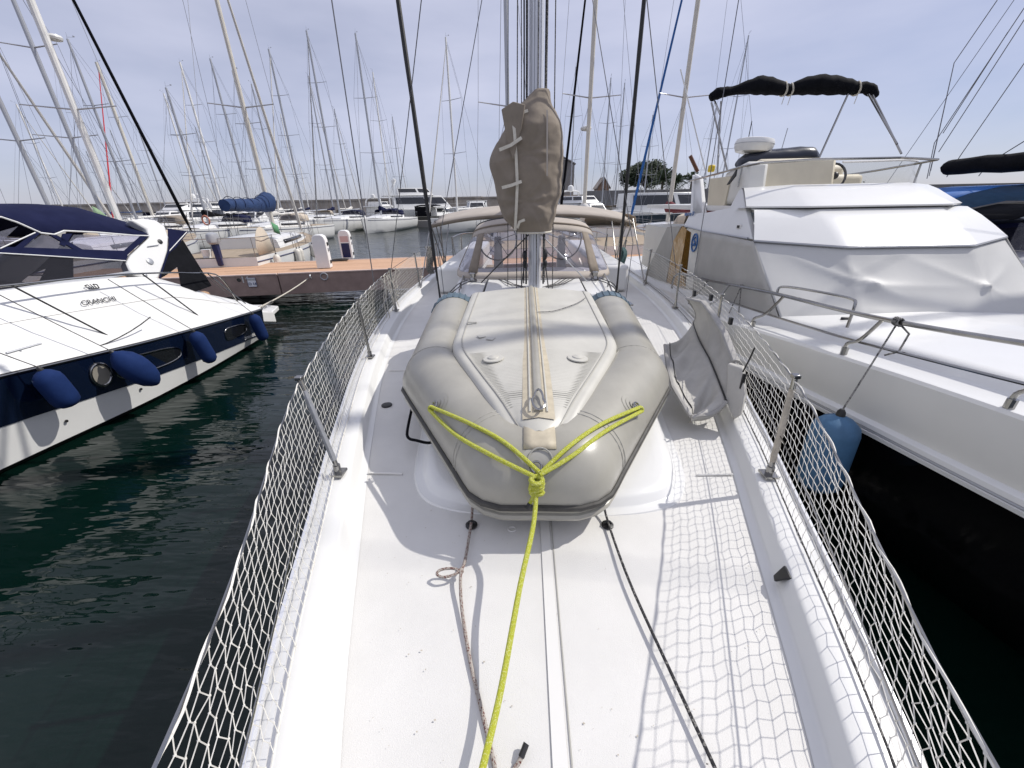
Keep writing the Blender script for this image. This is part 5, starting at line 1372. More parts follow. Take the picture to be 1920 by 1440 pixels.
# flybridge coaming, console, seats, glass screen, aft pylon
co = MB(); co.box((RCX-0.42, 6.12, 2.93), (1.0, 0.5, 0.50), Matrix.Rotation(R(-14), 3, 'X')); co.build('helm_console', M['cream'], rb_, bevel=0.05)
co = MB(); co.box((RCX-0.98, 6.08, 2.92), (0.30, 0.6, 0.46), Matrix.Rotation(R(-10), 3, 'X')); co.build('side_coaming', M['gel_grey'], rb_, bevel=0.06)
se = MB(); se.box((RCX+0.55, 6.75, 2.88), (0.75, 0.5, 0.34)); se.box((RCX+0.55, 6.98, 3.0), (0.75, 0.12, 0.40)); se.build('helm_seat', M['cream'], rb_, bevel=0.07)
wl_ = MB(); c = V((RCX+0.28, 6.2, 3.02)); wl_.tube([c+V((0.15*math.cos(a), 0.05*math.sin(a), 0.15*math.sin(a))) for a in [2*math.pi*k/20 for k in range(20)]], 0.016, 6, closed=True); wl_.blob(c, 0.05); wl_.build('helm_wheel', M['black'], rb_)
gs = MB(); g0 = [(RCX+0.02, 5.60, 2.90), (RCX+0.68, 5.60, 2.90), (RCX+1.10, 5.82, 2.88)]; g1 = [(RCX+0.02, 5.74, 3.15), (RCX+0.80, 5.74, 3.16), (RCX+1.24, 6.1, 3.17)]
gs.grid([[V(a), V(a).lerp(V(b), .5), V(b)] for a, b in zip(g0, g1)]); gs.build('wind_deflector', M['glass_clear'], rb_)
gt = MB(); gt.tube(g1, 0.014, 6); gt.build('deflector_trim', M['alu_white'], rb_)
for s in (0, 1):
    q = fsp([(1298, 402), (1318, 400), (1312, 332), (1302, 326)]); q = [mirR(p) for p in q] if s else q
    b_ = MB(); b_.slab(q, (0.05 if not s else -0.05, 0, 0)); b_.build('pylon', M['gel'], rb_, bevel=0.01)
bk = MB(); bk.slab([px(1325, 392, 2.7), px(1358, 386, 2.7), px(1370, 330, 2.7), px(1330, 335, 2.7)], (0.06, 0.02, 0)); bk.build('seat_locker', M['cream'], rb_, bevel=0.01)
bw = MB(); bw.slab(sidep([(1362, 347), (1380, 318), (1378, 330), (1366, 345)], 2.62), (0.02, 0, 0)); bw.build('coaming_slot', M['black'], rb_)
# navy cushion bag and radar dome
nv = MB(); G = []
A_, B_ = py(1383, 312, 6.42), py(1526, 302, 6.42)
for i in range(13):
    u = i/12; p = A_.lerp(B_, u); s_ = 1 if 0 < i < 12 else 0.6; hh = 0.14*s_*(1-0.25*(1-u)*(1 if i < 3 else 0))
    G.append([p+V((0, 0.16*math.cos(a)*s_, hh*0.5+hh*math.sin(a)*0.85+0.02*noise.noise(V((u*6, a, 0))))) for a in [2*math.pi*j/14 for j in range(14)]])
nv.loft(G, True, True, True); nv.build('navy_bag', M['navy_vinyl'], rb_, smooth=60)
rd = MB(); rc = py(1414, 272, 6.5); Mx = Matrix.Translation(rc) @ Matrix.Rotation(R(4), 4, 'Y')
rd.lathe([(0.12, -0.11), (0.22, -0.085), (0.245, -0.03), (0.25, 0.01), (0.25, 0.03), (0.235, 0.065), (0.18, 0.08), (0.02, 0.088)], 28, Mx); ro_ = rd.build('radar_dome', M['gel'], rb_)
rg = MB(); rg.lathe([(0.2515, 0.004), (0.2535, 0.008), (0.2515, 0.012)], 28, Mx); rg.build('dome_seam', M['alu_grey'], ro_)
rs = MB(); rs.tube([rc-V((0, 0, 0.1)), V((rc.x, rc.y+0.1, 2.7))], 0.05, 10); rs.build('radar_post', M['gel'], rb_)
an = MB(); an.tube([rc+V((-0.05, 0.1, 0.05)), rc+V((-0.05, 0.1, 0.30))], 0.006, 5); an.build('aerial', M['black'], rb_)
an = MB(); a = py(1464, 285, 6.9); an.tube([a, py(1477, 240, 6.9)], 0.006, 5); an.build('aerial', M['alu_grey'], rb_)
an = MB(); an.tube([py(1322, 318, 7.3), py(1276, 130, 7.6)], 0.010, 6); an.build('whip_aerial', M['gel'], rb_)
rt = MB(); rt.tube([py(1308, 322, 7.2), py(1294, 292, 7.2)], 0.028, 9); rt.build('rod_holder', M['brown'], rb_)
yl = MB(); yl.box(py(1334, 316, 7.1), (0.09, 0.09, 0.10)); yl.build('yellow_light', M['yellow_pl'], rb_, bevel=0.02)
# flybridge rail
for s in (0, 1):
    Pp = [px(1294, 338, 2.50), px(1312, 330, 2.50), px(1390, 312, 2.50), V((2.55, 5.95, 3.16)), V((2.80, 5.75, 3.17))]
    Pp = [px(1294, 339, 2.72), px(1345, 326, 2.72), px(1392, 312, 2.72), py(1425, 306, 5.62), py(1525, 299, 5.5)]
    if s: Pp = [mirR(p) for p in Pp]
    t_ = MB(); t_.tube(Pp+([mirR(Pp[-1])] if not s else []), 0.014, 8); t_.build('flybridge_rail', M['steel'], rb_)
    t_ = MB(); q = [Pp[2], Pp[2]+V((0.0, 0.0, -0.24))]; t_.tube(q, 0.012, 7); t_.build('rail_post', M['steel'], rb_)
# rolled bimini on its folded frame
bi = MB(); rings = []
PX = [(1332, 184), (1345, 176), (1362, 172), (1375, 170), (1400, 164), (1425, 160), (1450, 163), (1470, 167), (1482, 168), (1500, 163), (1530, 159), (1560, 160), (1590, 163), (1606, 166), (1620, 164), (1634, 170), (1642, 182)]
RD = [0.05, 0.075, 0.062, 0.055, 0.085, 0.118, 0.10, 0.075, 0.065, 0.10, 0.122, 0.118, 0.095, 0.075, 0.07, 0.075, 0.04]
Pb = [py(x, y, 7.1) for x, y in PX]
rnd = random.Random(4); pts = spline(Pb, 3); rads = []
for i in range(len(pts)):
    t = i/3; a = int(min(t, len(RD)-2)); rads.append(lerp(RD[a], RD[a+1], t-a)*(1+0.06*math.sin(i*2.3)))
bi.tube(pts, rads, 14); bimR = bi.build('rolled_bimini', M['black_cloth'], rb_, smooth=70)
for k in (7, 8, 13):
    p = Pb[k]; t_ = MB(); t_.tube([p+V((0.012*math.sin(2*a), RD[k]*1.12*math.cos(a), RD[k]*1.12*math.sin(a))) for a in [2*math.pi*j/14 for j in range(14)]], 0.012, 5, closed=True); t_.tube([p+V((0, -RD[k], 0)), p+V((-0.03, -RD[k]-0.01, -0.2))], 0.006, 4); t_.build('tie_cord', M['rope_cream'], bimR)
for A, B in (((1334, 192), (1364, 322), ), ((1352, 190), (1345, 325)), ((1340, 190), (1350, 214)), ((1636, 178), (1690, 288)), ((1628, 176), (1682, 270)), ((1592, 172), (1524, 322))):
    ya = 7.05; yb_ = 6.7 if B[0] < 1500 else 6.3
    t_ = MB(); t_.tube([py(A[0], A[1], ya), py(B[0], B[1], yb_)], 0.013, 8); t_.build('bimini_frame', M['steel'], bimR)
# bow rail
for s in (0, 1):
    main = [(2.36, 6.75, 1.40), (2.36, 6.60, 1.66), (2.38, 5.4, 1.76), (2.40, 4.16, 1.87), (2.43, 3.1, 1.93), (2.50, 2.5, 1.975), (2.60, 1.95, 2.03), (2.76, 1.2, 2.09), (3.0, 0.2, 2.15), (3.3, -0.9, 2.2), (3.7, -1.9, 2.24)]
    midr = [(2.34, 6.3, 1.52), (2.36, 5.4, 1.58), (2.37, 4.16, 1.66), (2.40, 3.1, 1.735), (2.48, 2.5, 1.78), (2.60, 1.85, 1.83), (2.76, 1.1, 1.89), (3.0, 0.1, 1.95), (3.4, -1.2, 2.0)]
    f = (lambda p: mirR(V(p))) if s else (lambda p: V(p))
    t_ = MB(); t_.tube(spline([f(p) for p in main], 4), 0.0175, 10); t_.build('bow_rail', M['steel'], rb_)
    t_ = MB(); t_.tube(spline([f(p) for p in midr], 4), 0.011, 8); t_.build('bow_rail_wire', M['steel'], rb_)
    for (bx, by, tx, ty) in ((1425, 622, 1463, 552), (1555, 682, 1640, 585), (1828, 780, 1950, 668), (1360, 565, 1378, 528), (1320, 560, 1345, 520)):
        b = px(bx, by, RCX-re(3.9)+0.03) if bx < 1500 else None
        if bx < 1380: yy = 5.6 if bx < 1340 else 5.0; b = V((2.22, yy, rz(yy))); tp_ = V((2.385, yy-0.05, tab([(p[1], p[2]) for p in sorted([q[:3] for q in main], key=lambda q: q[1])], yy)))
        else:
            yy = {1425: 4.02, 1555: 2.95, 1828: 2.0}[bx]; b = V((RCX-re(yy)+0.05, yy, rz(yy))); yt = yy-0.12
            tp_ = V((smooth_tab([(p[1], p[0]) for p in reversed(main)], yt), yt, smooth_tab([(p[1], p[2]) for p in reversed(main)], yt)))
        t_ = MB(); t_.tube(spline([f(b), f(b+V((0, 0, 0.09))), f(b.lerp(tp_, 0.45)), f(tp_)], 4), 0.0135, 9); t_.tube([f(b), f(b+V((0, 0, 0.06)))], 0.024, 10); t_.build('rail_post', M['steel'], rb_)
    t_ = MB(); lp = [px(1457, 550, 2.41), px(1464, 538, 2.44), px(1500, 541, 2.49), px(1560, 552, 2.57), px(1598, 561, 2.61), px(1603, 572, 2.61), px(1588, 614, 2.60)]; t_.tube(spline([f(p) for p in lp], 4), 0.012, 8); t_.build('grab_rail', M['steel'], rb_)
# steel portlight low in the black hull
po = MB(); ring = []
for k in range(24):
    a = 2*math.pi*k/24; yy = 1.25+0.36*math.cos(a); zz = 0.83+0.05*math.sin(a); ring.append(V((RCX-re(yy)+0.085, yy, zz)))
po.tube(ring, 0.012, 6, closed=True); po.build('hull_port', M['steel'], rb_)
# faded fender on this boat and a second lashing on its rail
fender(V(px(1578, 772, 2.14)), 0.68, 0.15, M['fender_teal'], (0.02, -0.02, -1), 'faded blue fender hanging between the white yacht and the black hull', V((2.46, 2.72, 1.96)), par_mat=M['rope_grey'])
kn = MB(); p = V((2.46, 2.72, 1.96))
for k in range(3): kn.tube([p+V((0.0, 0.018*(k-1), 0))+V((0.024*math.cos(a), 0.006*math.sin(a), 0.024*math.sin(a))) for a in [2*math.pi*j/10 for j in range(10)]], 0.008, 6, closed=True)
kn.tube([p, p+V((0.02, -0.09, -0.06)), p+V((0.03, -0.06, -0.2)), p+V((-0.02, -0.02, -0.24))], 0.007, 5)
tag(kn.build('rope_knot', M['rope_grey']), 'grey rope hitched around the steel bow rail', 'rope')
kn = MB(); p = V((2.40, 4.7, 1.83)); kn.tube([p, p+V((-.02, 0.15, -0.5))], 0.007, 5); kn.tube([p, p+V((.02, -0.05, -0.35))], 0.007, 5); kn.blob(p, 0.025); tag(kn.build('rope_hitch', M['rope_grey']), 'short flecked rope tails tied to the rail above the side cover', 'rope')
# ================================================================ pier
PA = V((-9.49, 11.42, 0)); PB_ = V((3.85, 14.13, 0)); pdir = (PB_-PA).normalized(); pn = V((-pdir.y, pdir.x, 0))
PW = 2.85; PH = 0.95
pier_rot = math.atan2(pdir.y, pdir.x)
def pp(s, t, z): return PA + pdir*s + pn*t + V((0, 0, z))
pier = thing('pier', 'rose concrete pier with timber deck carrying two white pedestals', 'pier', tuple(pp(10, PW/2, 0)))
def pbox(name, s0, s1, t0, t1, z0, z1, mt, bev=0.01, par=None):
    b = MB(); b.slab([pp(s0, t0, z0), pp(s1, t0, z0), pp(s1, t1, z0), pp(s0, t1, z0)], (0, 0, z1-z0)); return b.build(name, mt, par or pier, bevel=bev, smooth=None)
segs = [(-40, -14), (-13.97, 2.0), (2.03, 14), (14.03, 30), (30.03, 46)]
for a, b in segs:
    pbox('pier_edge_beam', a, b, 0.0, 0.30, 0.33, PH-0.03, M['concrete'])
    pbox('pier_edge_beam', a, b, PW-0.30, PW, 0.33, PH-0.03, M['concrete'])
    pbox('pier_slab', a, b, 0.30, PW-0.30, 0.62, PH-0.06, M['concrete'], 0)
    pbox('pier_lip', a, b, -0.02, 0.07, PH-0.03, PH+0.012, M['concrete_lip'], 0.008)
    pbox('pier_lip', a, b, PW-0.07, PW+0.02, PH-0.03, PH+0.012, M['concrete_lip'], 0.008)
# deck boards in lengths, running along the pier
nb = 9; bw_ = (PW-0.16)/nb
rnd = random.Random(2)
for k in range(nb):
    s = -30.0
    while s < 44:
        ln_ = rnd.uniform(2.6, 4.4)
        if s+ln_ > -12 and s < 30:
            b = MB(); z = PH+rnd.uniform(-0.003, 0.003)
            b.slab([pp(s+0.004, 0.08+k*bw_+0.006, z-0.03), pp(s+ln_-0.004, 0.08+k*bw_+0.006, z-0.03), pp(s+ln_-0.004, 0.08+(k+1)*bw_-0.006, z-0.03), pp(s+0.004, 0.08+(k+1)*bw_-0.006, z-0.03)], (0, 0, 0.03))
            b.build('deck_board', M['wood_deck'], pier, smooth=None)
        s += ln_
pbox('deck_boards_far', -30, -12, 0.08, PW-0.08, PH-0.03, PH, M['wood_deck'], 0)
pbox('deck_boards_far', 34.5, 44, 0.08, PW-0.08, PH-0.03, PH, M['wood_deck'], 0)
for s in (-12, -6, -1, 4.6, 9.2, 14, 19, 24, 30):
    for t in (0.5, PW-0.5):
        b = MB(); c = pp(s, t, 0); b.tube([c+V((0, 0, -2)), c+V((0, 0, 0.66))], 0.22, 12); b.build('pile', M['pile'], pier)
# mooring ring, cleats, pipe hole
c = pp((V(py(613, 512, 12.4))-PA).dot(pdir), -0.035, 0.82); rg = MB(); rg.tube([c+pdir*0.10*math.cos(a)+V((0, 0, 0.10*math.sin(a)))+pn*(-0.02) for a in [2*math.pi*k/24 for k in range(24)]], 0.018, 7, closed=True); rg.build('mooring_ring', M['alu_grey'], pier)
def pier_at(x, y):       # point of the near face seen at a pixel
    return ppl(x, y, PA, pn)
for (x, y) in ((420, 494), (437, 492)):
    q = pz(x, y, PH+0.02); cl = MB(); cl.tube([q-pdir*0.12+V((0, 0, .07)), q+pdir*0.12+V((0, 0, .07))], 0.02, 7); cl.tube([q, q+V((0, 0, .07))], 0.025, 7); cl.build('pier_cleat', M['alu_grey'], pier)
hk = pier_at(583, 516); h_ = MB(); h_.tube(spline([hk+pn*0.02, hk-pn*0.10+V((0, 0, .02)), hk-pn*0.12-V((0, 0, .05)), hk-pn*0.02-V((0, 0, .08))], 4), 0.02, 7); h_.build('mooring_hook', M['alu_grey'], pier)
ho = pier_at(448, 525); h_ = MB(); Mx = Matrix.Translation(ho-pn*0.004) @ (-pn).to_track_quat('Z', 'Y').to_matrix().to_4x4(); h_.lathe([(0.055, 0), (0.055, 0.012), (0.04, 0.012), (0.035, 0.002)], 14, Mx); h_.build('pipe_hole', M['pvc_dark'], pier)
# stencilled 16 and the D 16 plate
text_mesh('16', 'stencil_number', M['paint_grey'], pier, pier_at(453, 530)-pn*0.012, pdir, V((0, 0, 1)), 0.25, 0, 0.002, 0.006)
a, b, c_, d_ = pier_at(466, 537), pier_at(480, 537), pier_at(480, 521), pier_at(466, 521)
w2 = pdir*0.115; h2 = V((0, 0, 0.13)); ctr = (a+b+c_+d_)/4-pn*0.02
sg = MB(); sg.slab([ctr-w2-h2, ctr+w2-h2, ctr+w2+h2, ctr-w2+h2], -pn*0.012)
sign = sg.build('berth_sign', M['sign_white'], None, smooth=None); tag(sign, 'small white berth sign reading D 16 on the pier face', 'sign')
fr = MB(); q = ctr-pn*0.014; fr.tube([q-w2-h2, q+w2-h2, q+w2+h2, q-w2+h2], 0.005, 4, closed=True); fr.build('sign_border', M['sign_blue'], sign)
bd = MB(); bd.slab([q-w2*0.9+h2*0.45, q+w2*0.9+h2*0.45, q+w2*0.9+h2*0.85, q-w2*0.9+h2*0.85], -pn*0.004); bd.build('sign_band', M['alu_grey'], sign)
text_mesh('D 16', 'sign_text', M['sign_blue'], sign, q-w2*0.86-h2*0.62-pn*0.008, pdir, V((0, 0, 1)), 0.112, 0, 0.002, 0.0)
# pedestals
def pedestal(base, label, face):
    t = thing('service_pedestal', label, 'pedestal', tuple(base))
    u, w_ = pdir, pn
    b = MB(); hw_, dp_ = 0.20, 0.16
    prof = [(-hw_, 0), (hw_, 0), (hw_, 0.83), (hw_*0.82, 0.95), (hw_*0.4, 1.0), (-hw_*0.4, 1.0), (-hw_*0.82, 0.95), (-hw_, 0.83)]
    b.slab([base+u*x+V((0, 0, z))-w_*dp_ for x, z in prof], w_*2*dp_); b.build('body', M['white_plastic'], t, bevel=0.02)
    if face:
        f = MB(); f.slab([base+u*x+V((0, 0, z))-w_*(dp_+0.004) for x, z in ((-0.14, 0.06), (0.14, 0.06), (0.14, 0.56), (-0.14, 0.56))], w_*0.006); f.build('blue_panel', M['blue_panel'], t)
        f = MB(); f.slab([base+u*x+V((0, 0, z))-w_*(dp_+0.004) for x, z in ((-0.14, 0.60), (0.14, 0.60), (0.14, 0.80), (-0.14, 0.80))], w_*0.006); f.build('pink_panel', M['pink_panel'], t)
    for k, z in enumerate((0.18, 0.55, 0.72)):
        f = MB(); f.box(base+u*(hw_+0.012)+V((0, 0, z)), (0.03, 0.10, 0.10), Matrix.Rotation(pier_rot, 3, 'Z')); f.build('socket', M['black'] if k != 1 else M['alu_grey'], t, bevel=0.01)
    return t
pedestal(V(pz(606, 504, PH+0.012))+pn*0.25, 'white service pedestal with a plain face by the mooring ring', False)
pedestal(V(pz(655, 484, PH+0.012))-pn*0.15, 'white service pedestal with a dark blue panel', True)
ho = MB(); c = pz(636, 489, PH+0.02)
for k in range(3): ho.tube([c+pdir*(0.28*math.cos(a)+0.03*k)+pn*0.16*math.sin(a)+V((0, 0, 0.012+0.02*k)) for a in [2*math.pi*j/18 for j in range(18)]], 0.014, 6, closed=True)
tag(ho.build('hose_coil', M['pvc_dark']), 'dark hose coiled on the pier between the two pedestals', 'hose')
# ================================================================ generic sailing boat (bow along local +Y, mast at the origin)
def sailboat(pos, bowdir, label, L=10.5, H=14.0, mast='alu_grey', cover=None, furl=None, hullm='gel', group=None, near=False, radar=None, spr=2, boom=True, dodger=None, mr=0.085, bare_boom=False, lean=0.0, name='sailboat', wire=0.008, flag=None, boomz=0.95, cvs=1.0, tail=0.17):
    rot = math.atan2(-bowdir[0], bowdir[1])
    t = thing(name, label, 'sailboat', (pos[0], pos[1], 0), rot, group)
    B = L*0.17; bow, stern = L*0.40, -L*0.60; fb = 0.95+L*0.025
    hwd = lambda u: B*max(0.0, (1-max(0, (u-0.45)/0.55)**2.1))*lerp(0.80, 1.0, min(1, u/0.35))     # u 0 stern .. 1 bow
    S = [0, .06, .15, .25, .35, .45, .55, .65, .74, .82, .89, .95, 1.0]
    sheer = lambda u: fb+0.25*u*u+0.03*(1-u)
    h = MB(); G = []
    for u in S:
        y = lerp(stern, bow, u); w_ = max(hwd(u), 0.02); z1 = sheer(u); rk = 0.5*(max(0, u-0.8)/0.2)
        half = [(w_, y, z1), (w_*0.99, y-rk*0.15, z1*0.7), (w_*0.93, y-rk*0.5, z1*0.3), (w_*0.80, y-rk*0.8, 0.02), (w_*0.45, y-rk, -0.25)]
        G.append([V(p) for p in half]+[V((0, y-rk, -0.35))]+[V((-a, b, c)) for a, b, c in reversed(half)])
    h.loft(G, False); h.add(G[0], [tuple(range(len(G[0])))])
    h.build('hull', M[hullm], t, world=False)
    st = MB()
    for s in (-1, 1): st.tube([V((s*(max(hwd(u), .02)*1.003), lerp(stern, bow, u), sheer(u)-0.16)) for u in S[:-1]], 0.022, 4)
    st.build('hull_stripe', M['blue_panel'] if hullm == 'gel' else M['gel'], t, world=False)
    d = MB(); d.grid([[V((k*max(hwd(u), .02), lerp(stern, bow, u), sheer(u)+0.03*(1-k*k)-0.01)) for k in (-1, -.5, 0, .5, 1)] for u in S]); d.build('deck', M['nonskid'] if not near else M['teak'], t, world=False)
    # cabin trunk
    c = MB(); G = []
    for u, hh in ((0.30, 0.40), (0.34, 0.44), (0.5, 0.42), (0.62, 0.34), (0.72, 0.20), (0.76, 0.04)):
        y = lerp(stern, bow, u); w_ = hwd(u)*0.62; z = sheer(u)
        G.append([V((x, y, zz)) for x, zz in ((-w_*1.08, z), (-w_, z+hh*0.8), (-w_*0.8, z+hh), (0, z+hh+0.04), (w_*0.8, z+hh), (w_, z+hh*0.8), (w_*1.08, z))])
    c.loft(G, False); c.add(G[0], [tuple(range(7))]); cab = c.build('cabin', M['gel'], t, world=False)
    for s in (-1, 1):
        w = MB(); R_ = []
        for u in (0.36, 0.45, 0.54, 0.62):
            y = lerp(stern, bow, u); x = hwd(u)*0.62; z = sheer(u); R_.append([V((s*(x*1.055+0.012), y, z+0.13)), V((s*(x*1.015+0.012), y, z+0.27))])
        w.grid(R_); w.build('cabin_window', M['glass_dark'], cab, world=False, solid=0.01)
    # mast and rig
    mz = sheer(0.6)+0.35
    m = MB(); m.tube([V((0, 0, mz-0.4)), V((0, lean*H, H*0.75)), V((0, lean*H*1.33, H))], [mr, mr, mr*0.8], 10); mo = m.build('mast', M[mast], t, world=False)
    top = V((0, lean*H*1.33, H))
    fr = [0.47] if spr == 1 else ([0.38, 0.68] if spr == 2 else [0.28, 0.52, 0.75])
    prev = [V((s*B*0.92, -0.25, sheer(0.58))) for s in (-1, 1)]
    rg = MB()
    for k, f in enumerate(fr):
        z = mz+(H-mz)*f; w_ = B*lerp(0.72, 0.5, k/2)
        sp = MB()
        for s in (-1, 1):
            tip = V((s*w_, -0.22, z+0.10)); sp.tube([V((0, 0, z)), tip], [0.03, 0.02], 6); q = 0 if s < 0 else 1
            rg.tube([prev[q], tip], wire, 4); prev[q] = tip
        sp.build('spreader', M['alu_grey'], mo, world=False)
    for q in (0, 1):
        rg.tube([prev[q], top-V((0, 0, 0.3))], wire, 4)
        s = -1 if q == 0 else 1; rg.tube([V((s*B*0.85, 0.45, sheer(0.63))), V((0, 0, mz+(H-mz)*fr[0]-0.1))], wire*0.8, 4); rg.tube([V((s*B*0.85, -0.7, sheer(0.55))), V((0, 0, mz+(H-mz)*fr[0]-0.1))], wire*0.8, 4)
    rg.tube([V((0, stern+0.05, sheer(0)+0.05)), top], wire, 4)
    rg.build('rigging', M['wire_far'], t, world=False)
    fs = MB(); a = V((0, bow-0.15, sheer(1.0)+0.1)); b = top-V((0, 0, H*0.03))
    if furl:
        pts = [a.lerp(b, k/20) for k in range(21)]; rads = [0.03]+[lerp(0.085, 0.03, k/19) for k in range(20)]
        fs.tube(pts, rads, 8); fs.build('furled_headsail', M[furl], t, world=False)
    else:
        fs.tube([a, b], wire*1.3, 4); fs.build('forestay', M['wire_far'], t, world=False)
    wv = MB(); wv.tube([top, top+V((0, -0.05, 0.35))], 0.008, 4); wv.tube([top+V((0, 0, 0.1)), top+V((0, -0.45, 0.22))], 0.008, 4); wv.box(top+V((0, -0.45, 0.26)), (0.02, 0.12, 0.06)); wv.build('wind_vane', M['wire_far'], mo, world=False)
    if boom:
        bz = sheer(0.4)+boomz; be = -L*0.40
        bo = MB(); bo.tube([V((0, -0.12, bz)), V((0, be, bz+0.12))], 0.065, 8); bo.build('boom', M['alu_white'] if near else M[mast], t, world=False)
        if cover:
            cv = MB(); R_ = []
            for k in range(15):
                f = k/14; y = lerp(0.18, be-0.1, f); hh = lerp(0.62, tail, min(1, f*3.2)) if f < 0.4 else lerp(tail, tail*0.8, (f-.4)/.6); hh *= cvs; ww = lerp(0.20, 0.13, f)*cvs
                zz = bz+0.1*f-0.09+0.015*math.sin(k*2.2)
                R_.append([V((ww*math.cos(an)*(1+0.1*math.sin(3*an+k)), y+ (0.02*math.sin(k*1.9)), zz+hh*0.5*(1+math.sin(an))*(1.0 if f > 0.02 else 0.9)+ (0.0))) for an in [2*math.pi*j/12 for j in range(12)]])
            cv.loft(R_, True, True, True); cv.build('sail_cover', M[cover], t, world=False, smooth=70)
    if radar:
        z = mz+(H-mz)*radar; r = MB(); r.lathe([(0.10, -0.1), (0.24, -0.07), (0.27, 0.0), (0.25, 0.06), (0.1, 0.1)], 16, Matrix.Translation((0, 0.38, z))); r.tube([V((0, 0, z-0.1)), V((0, 0.36, z-0.1))], 0.03, 5); r.build('radar_dome', M['gel'], mo, world=False)
    # pulpit, stern rail, lifelines
    pu = MB(); z = sheer(1.0)
    pu.tube(spline([V((-hwd(0.88), lerp(stern, bow, .88), z+0.6)), V((-0.18, bow+0.05, z+0.66)), V((0.18, bow+0.05, z+0.66)), V((hwd(0.88), lerp(stern, bow, .88), z+0.6))], 5), 0.014, 5)
    for s in (-1, 1):
        pu.tube([V((s*hwd(0.88), lerp(stern, bow, .88), z+0.6)), V((s*hwd(0.88), lerp(stern, bow, .88), z))], 0.013, 5); pu.tube([V((s*0.18, bow+0.05, z+0.66)), V((s*0.1, bow-0.12, z))], 0.013, 5)
    pu.build('pulpit', M['steel'], t, world=False)
    sr = MB(); z = sheer(0)
    sr.tube(spline([V((-hwd(0.14), lerp(stern, bow, .14), z+0.62)), V((-hwd(0)*0.95, stern+0.05, z+0.62)), V((hwd(0)*0.95, stern+0.05, z+0.62)), V((hwd(0.14), lerp(stern, bow, .14), z+0.62))], 5), 0.014, 5)
    for s in (-1, 1):
        for u in (0.0, 0.14): sr.tube([V((s*hwd(u)*0.97, lerp(stern, bow, u)+0.05, z+0.62)), V((s*hwd(u)*0.97, lerp(stern, bow, u)+0.05, z))], 0.013, 5)
    sr.build('stern_rail', M['steel'], t, world=False)
    ll = MB()
    for s in (-1, 1):
        for zz in (0.6, 0.32): ll.tube([V((s*hwd(u)*0.97, lerp(stern, bow, u), sheer(u)+zz)) for u in (0.14, .3, .45, .6, .75, .88)], 0.005, 4)
        for u in (.3, .45, .6, .75): ll.tube([V((s*hwd(u)*0.97, lerp(stern, bow, u), sheer(u))), V((s*hwd(u)*0.97, lerp(stern, bow, u), sheer(u)+0.6))], 0.011, 5)
    ll.build('guard_rail', M['steel'], t, world=False)
    if dodger:
        dg = MB(); u = 0.34; y0 = lerp(stern, bow, u); z = sheer(u)+0.4; w_ = hwd(u)*0.72; R_ = []
        for k in range(9):
            a = math.pi*k/8; x = -w_*math.cos(a); R_.append([V((x*1.0, y0+0.75*math.sin(a)**0.7, z-0.02)), V((x*0.9, y0+0.35*math.sin(a)**0.7, z+0.55*math.sin(a)**0.35+0.0)), V((x*0.9, y0-0.5, z+0.60*math.sin(a)**0.35+0.0))])
        dg.grid(R_); do = dg.build('dodger', M[dodger], t, world=False, solid=0.01)
        dw = MB(); dw.grid([[r_[0].lerp(r_[1], 0.2)+V((0, 0.03, 0.02)), r_[0].lerp(r_[1], 0.85)+V((0, 0.03, 0.02))] for r_ in R_[2:7]]); dw.build('dodger_window', M['vinyl_dark'], do, world=False)
    if flag:
        f = MB(); f.tube([V((0.4, stern+0.1, sheer(0)+0.5)), V((0.45, stern-0.2, sheer(0)+1.6))], 0.012, 5); f.build('flag_staff', M['alu_white'], t, world=False)
        g = MB(); g.grid([[V((0.45+0.1*math.sin(k), stern-0.2-0.12*k, sheer(0)+1.55-0.05*k)), V((0.45+0.1*math.sin(k+.4), stern-0.12-0.10*k, sheer(0)+1.05-0.09*k))] for k in range(6)]); g.build('flag', M[flag], t, world=False, solid=0.004)
    return t

